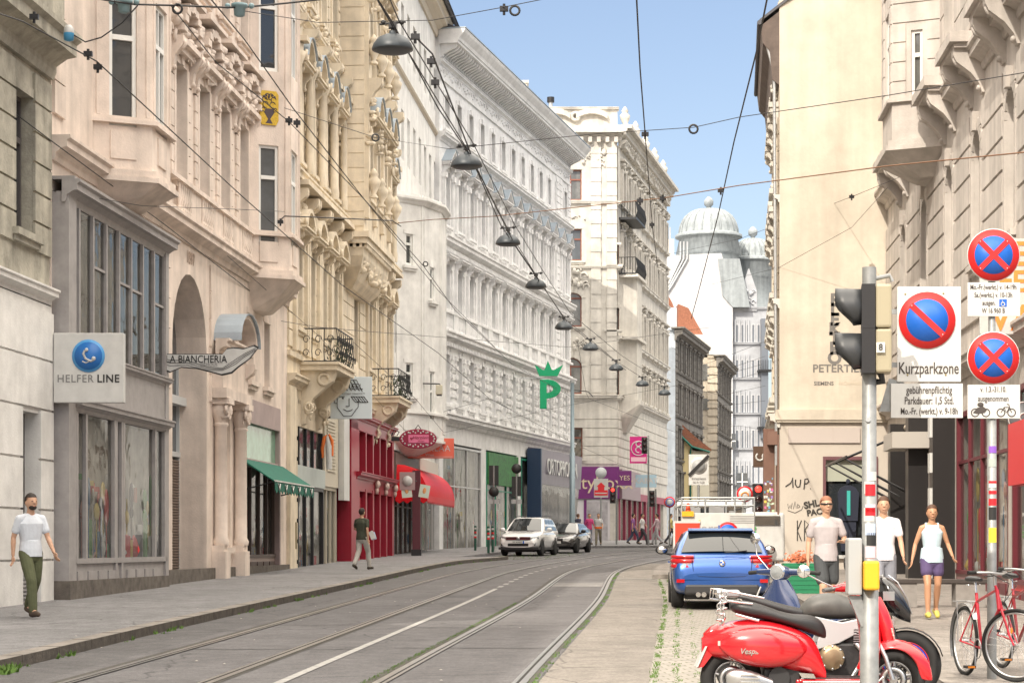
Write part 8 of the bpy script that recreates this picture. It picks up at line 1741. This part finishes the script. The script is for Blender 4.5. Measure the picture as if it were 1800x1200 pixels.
subsurf(e.ringloft(rr).build('leg_shield', NV, t)); MB().tube([(.03, -.2, H_-.14), (.06, -.26, H_-.3), (.06, -.27, H_-.45)], .009, 5).build('shield_trim', WHITES, t)
e = MB(); e.ringloft([sell(x, 0, hw, z0, z1, 14) for x, hw, z0, z1 in ((-.45, .12, .3, .66), (-.6, .2, .3, .74), (-.85, .24, .32, .76), (-1.1, .2, .4, .74), (-1.28, .06, .5, .66))]); subsurf(e.build('body', NV, t)); e = MB(); e.ringloft([sell(x, 0, hw, z0, z1, 12) for x, hw, z0, z1 in ((-.45, .08, .68, .74), (-.6, .14, .72, .82), (-.9, .15, .74, .85), (-1.15, .1, .75, .84))]); subsurf(e.build('seat', SEATB, t)); MB().box(-.5, .0, -.16, .16, .24, .31).build('floorboard', NV, t)
tyre_wheel(t, (.14, 0, .25), .25, .11); tyre_wheel(t, (-1.08, 0, .25), .25, .11); e = MB(); e.ringloft([sell(.14+.27*math.cos(a), 0, .06, .25+.27*math.sin(a)-.02, .25+.27*math.sin(a)+.03, 8) for a in [math.pi*(.1+.8*k/8) for k in range(9)]]); e.build('front_fender', NV, t)
# --- bicycles
def bicycle(lab, loc, rz, steer, col, basket=False):
    t = thing('bicycle', lab, 'bicycle', loc, rz, None); r = .335
    def wh(c, rot=None):
        e = MB(rot); e.torus(c, r-.016, .017, 'y', 44, 7); w_ = e.build('wheel', RUBBER, t); e = MB(rot); e.torus(c, r-.042, .011, 'y', 44, 5); e.cyl((c[0], -.035, c[2]), (c[0], .035, c[2]), .018, 8); e.build('rim', ALU, w_)
        e = MB(rot)
        for k in range(24): a = 2*math.pi*k/24; e.tube([(c[0]+.016*math.cos(a+.9*(-1)**k), .028*(-1)**k, c[2]+.016*math.sin(a+.9*(-1)**k)), (c[0]+(r-.045)*math.cos(a), 0, c[2]+(r-.045)*math.sin(a))], .0016, 3)
        e.build('spokes', CHROME, w_)
        return w_
    wh((-.52, 0, r)); hx, hz = .30, .86
    ST = Matrix.Translation((hx+.02, 0, 0)) @ Matrix.Rotation(R(steer), 4, 'Z') @ Matrix.Translation((-hx-.02, 0, 0)); wh((.50, 0, r), ST)
    fr = M(col[0], col[1], .3, coat=.6); bb = (-.08, 0, .28); sc_ = (-.22, 0, .80); ht = (hx+.01, 0, .84); hb_ = (hx+.06, 0, .66)
    e = MB(); e.tube([ht, hb_], .018, 8); e.tube([ht, (-.2, 0, .72)], .014, 8); e.tube([hb_, bb], .017, 8); e.tube([bb, sc_], .015, 8)
    for y in (-.05, .05): e.tube([bb, (-.52, y, r)], .009, 6); e.tube([(-.2, 0, .74), (-.52, y, r)], .008, 6)
    e.build('frame', fr, t)
    e = MB(ST); e.tube([(hx+.0, 0, .88), (hx+.07, 0, .64)], .014, 8)
    for y in (-.05, .05): e.tube([(hx+.07, y*.6, .66), (hx+.10, y, .6), (.46, y, .42), (.50, y, r)], [.013, .013, .010, .008], 6)
    e.build('fork', fr, t)
    e = MB(ST); e.tube([(hx-.01, 0, .88), (hx-.02, 0, .97), (hx+.05, 0, .99)], .012, 6); e.tube([(hx-.08, -.29, 1.0), (hx+.02, -.2, 1.0), (hx+.06, 0, .985), (hx+.02, .2, 1.0), (hx-.08, .29, 1.0)], .012, 8); hb = e.build('handlebar', ALU, t)
    e = MB(ST); [e.tube([(hx-.08, y*.29, 1.0), (hx-.04, y*.22+.0, 1.0)], .018, 8) for y in (-1, 1)]; [e.tube([(hx-.1-.02, y*.34, 1.0), (hx-.07, y*.27, 1.0)], .018, 8) for y in (-1, 1)]; e.build('grip', RUBBER, hb)
    e = MB(ST); [e.tube([(hx+.03, y*.17, .985), (hx+.07, y*.21, .97), (hx+.02, y*.30, .965)], .006, 5) for y in (-1, 1)]; e.tube([(hx+.04, -.15, .98), (hx+.16, -.06, .9), (hx+.08, 0, .7)], .004, 4); e.tube([(hx+.04, .15, .98), (hx+.18, .06, .88), (hx+.05, 0, .68)], .004, 4); e.build('brake_cable', BLACK, hb)
    e = MB(); e.ringloft([sell(x, 0, hw, z0, z1, 12, 2.2) for x, hw, z0, z1 in ((-.38, .05, .90, .95), (-.34, .085, .89, .965), (-.26, .07, .90, .96), (-.16, .03, .905, .95), (-.09, .015, .91, .94))]); sd = subsurf(e.build('saddle', SEATB, t)); e = MB(); e.tube([(-.23, 0, .78), (-.255, 0, .91)], .012, 6); [e.torus((-.30, y, .875), .022, .005, 'z', 10, 4) for y in (-.05, .05)]; e.build('seat_post', CHROME, sd)
    e = MB(); e.torus((bb[0], -.04, bb[2]), .09, .006, 'y', 24, 4); e.tube([(bb[0], -.06, bb[2]), (bb[0]+.02, -.07, bb[2]-.165)], .009, 5); e.tube([(bb[0], .06, bb[2]), (bb[0]-.02, .07, bb[2]+.165)], .009, 5); e.tube([(bb[0], -.04, bb[2]+.09), (-.52, -.04, r+.035)], .004, 4); e.tube([(bb[0], -.04, bb[2]-.09), (-.52, -.04, r-.035)], .004, 4); ck = e.build('crankset', ALU, t)
    e = MB(); e.box(bb[0]-.03, bb[0]+.07, -.17, -.08, bb[2]-.18, bb[2]-.155); e.box(bb[0]-.07, bb[0]+.03, .08, .17, bb[2]+.155, bb[2]+.18); pd = e.build('pedal', BLACK, ck); MB().box(bb[0]+.07, bb[0]+.075, -.16, -.09, bb[2]-.177, bb[2]-.158).build('pedal_reflector', M('amber_lens', (.8, .25, .02), .3), pd)
    e = MB(); e.tube([(-.28, y_ := -.07, .72), (-.66, -.07, .71), (-.66, .07, .71), (-.28, .07, .72)], .006, 5); [e.tube([(x, -.07, .715), (x, .07, .715)], .005, 4) for x in (-.38, -.48, -.58)]; [e.tube([(-.55, y, .71), (-.52, y, r)], .005, 4) for y in (-.07, .07)]; e.build('luggage_rack', ALU, t)
    e = MB(); pts = [(-.52+(r+.025)*math.cos(a), 0, r+(r+.025)*math.sin(a)) for a in [math.pi*(.2+.95*k/14) for k in range(15)]]
    for k in range(14): e.prism([(pts[k][0], pts[k][2]), (pts[k+1][0], pts[k+1][2]), (pts[k+1][0]*1.0, pts[k+1][2]+.005), (pts[k][0], pts[k][2]+.005)], 'y', -.025, .025)
    e.build('rear_mudguard', ALU, t); MB(ST).ball((.47, -.03, .47), (.012, .012, .03), 8, 6).build('amber_reflector', M('amber_lens'), t)
    return t
c = Vector(((1766-900)/193, F/193, 0)); gx = G(c.y)+.124; hd = math.atan2(-.99, .14)
bicycle('red city bicycle leaning at the sign pole, front wheel turned to the camera', (c.x-.5*math.cos(hd), c.y-.5*math.sin(hd), gx), hd, 46, ('bike_red', (.55, .01, .03)))
hd2 = math.atan2(-.99, .12); bicycle('dark red bicycle cut by the right edge, behind the red city bicycle', (4.98, 20.6, G(20.6)+.124), hd2, -28, ('bike_dark_red', (.35, .01, .02)))
# ================================================================ people
SKIN = M('skin', (.56, .33, .22), .55, noise=.06, scale=8); SKIN2 = M('tanned_skin', (.50, .27, .16), .5, noise=.06, scale=8)
HAIR = M('dark_hair', (.03, .02, .015), .7, noise=.3, scale=30); HAIR2 = M('brown_hair', (.10, .05, .03), .7, noise=.3, scale=30)
def remeshed(name, mb, mat, parent, vox):
    me = mb.mesh(name, mat); bm = bmesh.new(); bm.from_mesh(me); bmesh.ops.recalc_face_normals(bm, faces=bm.faces); bm.to_mesh(me); bm.free()
    o = bpy.data.objects.new('tmp', me); COL.objects.link(o); md = o.modifiers.new('r', 'REMESH'); md.mode = 'VOXEL'; md.voxel_size = vox; md.use_smooth_shade = True
    sm = o.modifiers.new('s', 'SMOOTH'); sm.factor = .5; sm.iterations = 3
    dg = bpy.context.evaluated_depsgraph_get(); m2_ = bpy.data.meshes.new_from_object(o.evaluated_get(dg)); bpy.data.objects.remove(o)
    m2_.materials.clear(); m2_.materials.append(mat); m2_.name = name
    return put(name, m2_, parent)
def limb(mb, pts, rs, n=12):
    """capsule chain: overlapping tapered tubes with ball joints"""
    for i in range(len(pts)-1): mb.tube([pts[i], pts[i+1]], [rs[i], rs[i+1]], n)
    for p, r in zip(pts, rs): mb.ball(tuple(p), r*.995, n, 8)
def person(lab, loc, facing, h=1.76, stride=.35, swing=.3, top=('shirt_white', (.8, .8, .8)), bottom=('trousers', (.1, .1, .1)), long_legs=True, sleeves='short', hair=HAIR, skin=SKIN, vox=.007, female=False, arms=None, beard=False, glasses=False, shoes=('shoes', (.05, .04, .03)), cap=None, ponytail=False, parts=True, heads=0):
    """figure faces local -y; facing = world angle of the walking direction"""
    k = h/1.76; t = thing('person', lab, 'person', loc, facing+math.pi/2); t.scale = (k, k, k)
    V3 = Vector; s_ = stride; lift = .0
    hip = {}; knee = {}; ank = {}; toe = {}
    for sd, ph in ((-1, 1), (1, -1)):      # right leg forward
        hip[sd] = V3((sd*.09, 0, .92)); f = ph*s_
        if ph > 0: ank[sd] = V3((sd*.085, -f, .10)); knee[sd] = (hip[sd]+ank[sd])/2+V3((0, -.06-.05*abs(f), .02)); toe[sd] = ank[sd]+V3((sd*.01, -.17, -.045+.04*abs(f)))
        else: ank[sd] = V3((sd*.085, -f+.0, .13+.15*abs(f))); knee[sd] = (hip[sd]+ank[sd])/2+V3((0, -.10-.04*abs(f), .0)); toe[sd] = ank[sd]+V3((sd*.01, -.13, -.10-.05*abs(f)))
    sh = {sd: V3((sd*(.155 if female else .178), .0, 1.405)) for sd in (-1, 1)}; el = {}; wr = {}
    for sd, ph in ((-1, -1), (1, 1)):
        a = ph*swing; el[sd] = sh[sd]+V3((sd*.055, -.27*math.sin(a), -.27*math.cos(a))); b = a+.35; wr[sd] = el[sd]+V3((sd*.02, -.25*math.sin(b), -.25*math.cos(b)))
    if arms: 
        for sd, (e_, w_) in arms.items(): el[sd] = V3(e_); wr[sd] = V3(w_)
    ws = .9 if female else 1.0
    B = MB(); leg_r = (.085, .062, .042) if not female else (.083, .058, .038)
    for sd in (-1, 1):
        limb(B, [hip[sd], hip[sd].lerp(knee[sd], .5), knee[sd], knee[sd].lerp(ank[sd], .35)+V3((0, .012, 0)), ank[sd]], [leg_r[0], leg_r[0]*.9, leg_r[1]*.9, leg_r[1]*.92, leg_r[2]*.85])
        limb(B, [ank[sd], toe[sd]], [.04, .028])
        limb(B, [sh[sd], sh[sd].lerp(el[sd], .5), el[sd], el[sd].lerp(wr[sd], .3), wr[sd]], [.052*ws, .047*ws, .036*ws, .038*ws, .025*ws], 10)
        d_ = (wr[sd]-el[sd]).normalized(); side = V3((0, -1, 0)) if abs(d_.y) < .8 else V3((-sd, 0, 0)); side = (side-d_*side.dot(d_)).normalized(); nn = d_.cross(side)
        pm = wr[sd]+d_*.055; T = Matrix((( side.x, d_.x, nn.x, pm.x), (side.y, d_.y, nn.y, pm.y), (side.z, d_.z, nn.z, pm.z), (0, 0, 0, 1)))
        q = MB(T); q.ball((0, 0, 0), (.038, .052, .017), 12, 8); B.add(q.v, q.f)
        curl = V3(-sd*nn*1.0) if nn.x*sd > 0 else nn*1.0
        for i, ln in enumerate((.068, .078, .072, .056)):
            b0 = pm+d_*.036+side*(.026-.0175*i); m0 = b0+d_*ln*.5+nn*(-.008*sd); e0 = m0+d_*ln*.42+nn*(-.022*sd); limb(B, [b0, m0, e0], [.0088, .0082, .007], 6)
        b0 = pm-d_*.015+side*.034; m0 = b0+side*.022+d_*.03; limb(B, [b0, m0, m0+d_*.028-side*.004], [.0105, .0095, .0085], 6)
    tw = (.15, .115, .15) if female else (.165, .135, .14)
    def torso(mb, g=0.0, z0=.88, z1=1.44, flare=0):
        prof = [(.90, tw[2]+.01, .105), (1.0, tw[2]-.01, .10), (1.10, tw[1], .09), (1.22, (tw[0]+tw[1])/2, .10), (1.34, tw[0]+.006, .105), (1.40, tw[0]-.035, .085), (1.455, .075, .055)]
        rr = []
        for z, a, b in prof:
            if z < z0-.01 or z > z1+.05: continue
            rr.append([( (a+g)*math.copysign(abs(math.cos(u))**.8, math.cos(u)), (b+g)*math.copysign(abs(math.sin(u))**.8, math.sin(u))+.005, z) for u in [2*math.pi*i/20 for i in range(20)]])
        mb.ringloft(rr)
    torso(B); [limb(B, [V3((0, .01, 1.465)), sh[sd]], [.05, .045]) for sd in (-1, 1)]; limb(B, [V3((0, .01, 1.42)), V3((0, -.005, 1.54))], [.06, .052]); hd = V3((0, -.02, 1.645))
    B.ball(tuple(hd), (.080, .098, .115), 20, 14); B.ball((0, -.035, 1.59), (.056, .066, .065), 14, 10); B.ball((0, -.075, 1.562), (.028, .024, .022), 10, 8)
    B.tube([(0, -.108, 1.668), (0, -.128, 1.622)], [.009, .016], 8); [B.ball((sd*.078, -.005, 1.635), (.011, .02, .032), 8, 6) for sd in (-1, 1)]; B.ball((0, -.105, 1.585), (.024, .012, .010), 8, 6)
    remeshed('body', B, skin, t, vox)
    C = MB(); g = .016; torso(C, g, .9 if sleeves != 'tank' else .98, 1.43)
    C.ringloft([[((tw[2]+gg)*math.cos(u), (.105+gg*.9)*math.sin(u)+.004, z) for u in [2*math.pi*i/20 for i in range(20)]] for z, gg in ((.87, .036), (.98, .03), (1.1, .012))])
    if sleeves != 'tank': [limb(C, [V3((0, .01, 1.45)), sh[sd]], [.058, .058]) for sd in (-1, 1)]
    if sleeves == 'short':
        for sd in (-1, 1): limb(C, [sh[sd]+V3((-sd*.03, 0, .0)), sh[sd], sh[sd].lerp(el[sd], .62)], [.058, .060*ws, .060*ws])
    elif sleeves == 'long':
        for sd in (-1, 1): limb(C, [sh[sd]+V3((-sd*.03, 0, .0)), sh[sd], el[sd], wr[sd]], [.072, .068, .052, .038])
    else:
        for sd in (-1, 1): C.tube([(sd*.085, -.07, 1.40), (sd*.09, 0, 1.475), (sd*.085, .08, 1.40)], .022, 8)
    remeshed('shirt', C, M(top[0], top[1], .85, noise=.12, scale=9, bump=.3, bscale=14), t, vox*1.1)
    D = MB(); D.ringloft([[((tw[2]+.012)*math.cos(u), .115*math.sin(u)+.004, z) for u in [2*math.pi*i/20 for i in range(20)]] for z in (.84, .96)]); D.ball((0, 0, .86), (.15, .11, .1), 16, 10)
    for sd in (-1, 1):
        if long_legs: limb(D, [hip[sd], hip[sd].lerp(knee[sd], .5), knee[sd], knee[sd].lerp(ank[sd], .5), ank[sd]+V3((0, 0, .02))], [.092, .09, .076, .070, .060])
        else: e_ = .78 if not female else .5; limb(D, [hip[sd], hip[sd].lerp(knee[sd], e_)], [.095, .095 if not female else .097])
    remeshed('trousers' if long_legs else 'shorts', D, M(bottom[0], bottom[1], .85, noise=.2, scale=9, bump=.3, bscale=14), t, vox*1.1)
    E = MB()
    for sd in (-1, 1): limb(E, [ank[sd]+V3((0, .035, -.035)), ank[sd].lerp(toe[sd], .5)+V3((0, 0, -.012)), toe[sd]], [.048, .046, .036])
    remeshed('shoes', E, M(shoes[0], shoes[1], .6), t, vox)
    Hh = MB(); Hh.ball((0, -.004, 1.668), (.090, .108, .112), 18, 12); 
    if female: Hh.ball((0, .05, 1.62), (.075, .06, .09), 12, 8)
    if ponytail: limb(Hh, [V3((0, .1, 1.68)), V3((0, .14, 1.6))], [.03, .02])
    if beard: pass
    ho = remeshed('hair', Hh, hair if not cap else M(*cap, .8), t, vox)
    # trim the hair away from the face
    bm = bmesh.new(); bm.from_mesh(ho.data); dead = [v for v in bm.verts if (v.co.y < -.03 and v.co.z < 1.712) or (v.co.z < 1.655 and v.co.y < .01) or v.co.z < 1.565]; bmesh.ops.delete(bm, geom=dead, context='VERTS'); bm.to_mesh(ho.data); bm.free()
    if parts:
        f_ = MB(); [f_.ball((sd*.031, -.107, 1.655), (.013, .006, .007), 8, 6) for sd in (-1, 1)]; f_.build('eyes', M('eye_dark', (.03, .02, .02), .3), t)
        f_ = MB(); f_.ball((0, -.112, 1.585), (.022, .006, .005), 8, 6); f_.build('mouth', M('lip', (.40, .14, .11), .5), t)
        if glasses: f_ = MB(); f_.tube([(-.078, -.03, 1.663), (-.055, -.105, 1.66), (0, -.122, 1.662), (.055, -.105, 1.66), (.078, -.03, 1.663)], .014, 6); f_.build('sunglasses', M('sunglass_black', (.02, .02, .02), .1), t)
        if beard: f_ = MB(); f_.ball((0, -.062, 1.572), (.058, .056, .042), 14, 8); f_.build('beard', hair, t)
    return t
def ground_at(px, s, dz=.12): Y = F/s; return ((px-900)/s, Y, G(Y)+dz)
cam_dir = R(-90)
person('man in white t-shirt and olive trousers walking on the left pavement', ground_at(54, 117), R(-50), 1.86, .24, .25, ('white_tshirt', (.66, .70, .76)), ('olive_trousers', (.10, .11, .055)), True, beard=True, shoes=('brown_sandals', (.07, .045, .03)), vox=.006)
t = person('man in dark green t-shirt and pale trousers walking away by the crimson shop', ground_at(636, 61), R(62), 1.78, .26, .3, ('dark_green_tshirt', (.055, .06, .04)), ('pale_trousers', (.52, .50, .46)), True, arms={1: ((.26, -.05, 1.17), (.20, -.25, 1.12))}, vox=.009)
c = at(654, 940, 61); pp = thing('paper_sheets', 'white papers held by the man in dark green t-shirt', 'paper', tuple(c)); MB().box(-.07, .07, -.01, .01, -.12, .12).build('sheet', WHITES, pp, rot=(0, R(-25), 0)); MB().box(-.04, .1, .012, .016, -.14, .08).build('sheet', M('pale_blue_paper', (.5, .58, .75), .7), pp, rot=(0, R(-15), 0))
person('man in grey t-shirt and dark shorts wearing sunglasses, left of the pole', ground_at(1452, 124, .12), R(-82), 1.80, .2, .2, ('heather_grey_tshirt', (.46, .42, .43)), ('charcoal_shorts', (.06, .065, .07)), False, glasses=True, cap=None, hair=M('ginger_short_hair', (.28, .12, .07), .7), arms={1: ((.27, .0, 1.16), (.16, -.24, 1.14))}, vox=.006)
person('man in white t-shirt and grey shorts half hidden behind the pole', ground_at(1553, 122, .12), R(-95), 1.80, .2, .25, ('bright_white_tshirt', (.78, .76, .80)), ('grey_shorts', (.25, .26, .30)), False, hair=HAIR2, vox=.006)
person('woman in pale blue tank top and purple shorts with yellow shoes', ground_at(1638, 118, .12), R(-92), 1.69, .16, .2, ('pale_blue_top', (.52, .66, .74)), ('purple_shorts', (.10, .07, .17)), False, 'tank', HAIR2, SKIN2, .006, True, arms={-1: ((-.25, .02, 1.16), (-.31, -.06, .92)), 1: ((.25, .03, 1.16), (.29, -.15, .98))}, shoes=('yellow_trainers', (.62, .55, .12)), ponytail=True)
FG = [(1016, 31.5, 40, 'person in dark coat at the far kerb behind the dark saloon', ('far_dark_top', (.05, .05, .09)), ('far_pale_trousers', (.5, .48, .47)), 'long'),
 (1036, 31.5, -60, 'person in magenta jacket at the far kerb', ('far_magenta_top', (.50, .05, .18)), ('far_grey_trousers', (.2, .22, .28)), 'long'),
 (1052, 32.5, -100, 'road worker in grey shirt with orange belt band at the far kerb', ('far_grey_shirt', (.5, .5, .5)), ('far_khaki_trousers', (.2, .18, .13)), 'short'),
 (1113, 31, 10, 'person in violet top walking by the maroon piers', ('far_violet_top', (.30, .12, .33)), ('far_navy_trousers', (.06, .07, .12)), 'short'),
 (1129, 31.5, -20, 'person in white blouse walking by the maroon piers', ('far_white_blouse', (.75, .74, .74)), ('far_black_trousers', (.05, .05, .06)), 'short'),
 (1155, 31.5, 160, 'person in pale pink coat walking at the far corner', ('far_pink_coat', (.55, .42, .45)), ('far_light_trousers', (.42, .42, .44)), 'long'),
 (1179, 31, 10, 'person in yellow t-shirt walking at the far corner', ('far_yellow_tshirt', (.70, .60, .22)), ('far_dark_trousers', (.04, .04, .05)), 'short'),
 (1192, 33, -170, 'person in black clothes at the far corner next to the truck', ('far_black_top', (.03, .03, .035)), ('far_black_trousers2', (.04, .04, .04)), 'long')]
for px, s, a, lab, tp, bt, sl_ in FG: 
    q_ = person(lab, ground_at(px, s, .12), R(a), 1.74, .3, .35, tp, bt, True, sl_, HAIR if px % 2 else HAIR2, SKIN, .012, parts=False)
    q_['group'] = 'pedestrians at the far corner'
    if px == 1052: MB().tube([(0, 0, .94), (0, 0, 1.04)], .185, 14).build('orange_belt_band', M('hi_vis_orange', (.85, .18, .02), .6), q_)
# bench by the shopfronts on the right
c = at(1640, 1030, 104); t = thing('bench', 'dark bench slab on grey blocks in front of the plum shopfront', 'bench', (c.x, c.y, G(c.y)+.12)); bev(MB().box(-.85, 1.0, -.2, .2, .40, .47).build('seat', M('dark_timber', (.06, .05, .045), .7), t), .01)
for x in (-.55, .6): MB().box(x-.25, x+.25, -.17, .17, 0, .40).build('leg', M('grey_block', (.30, .28, .26), .8, noise=.2, scale=8), t)
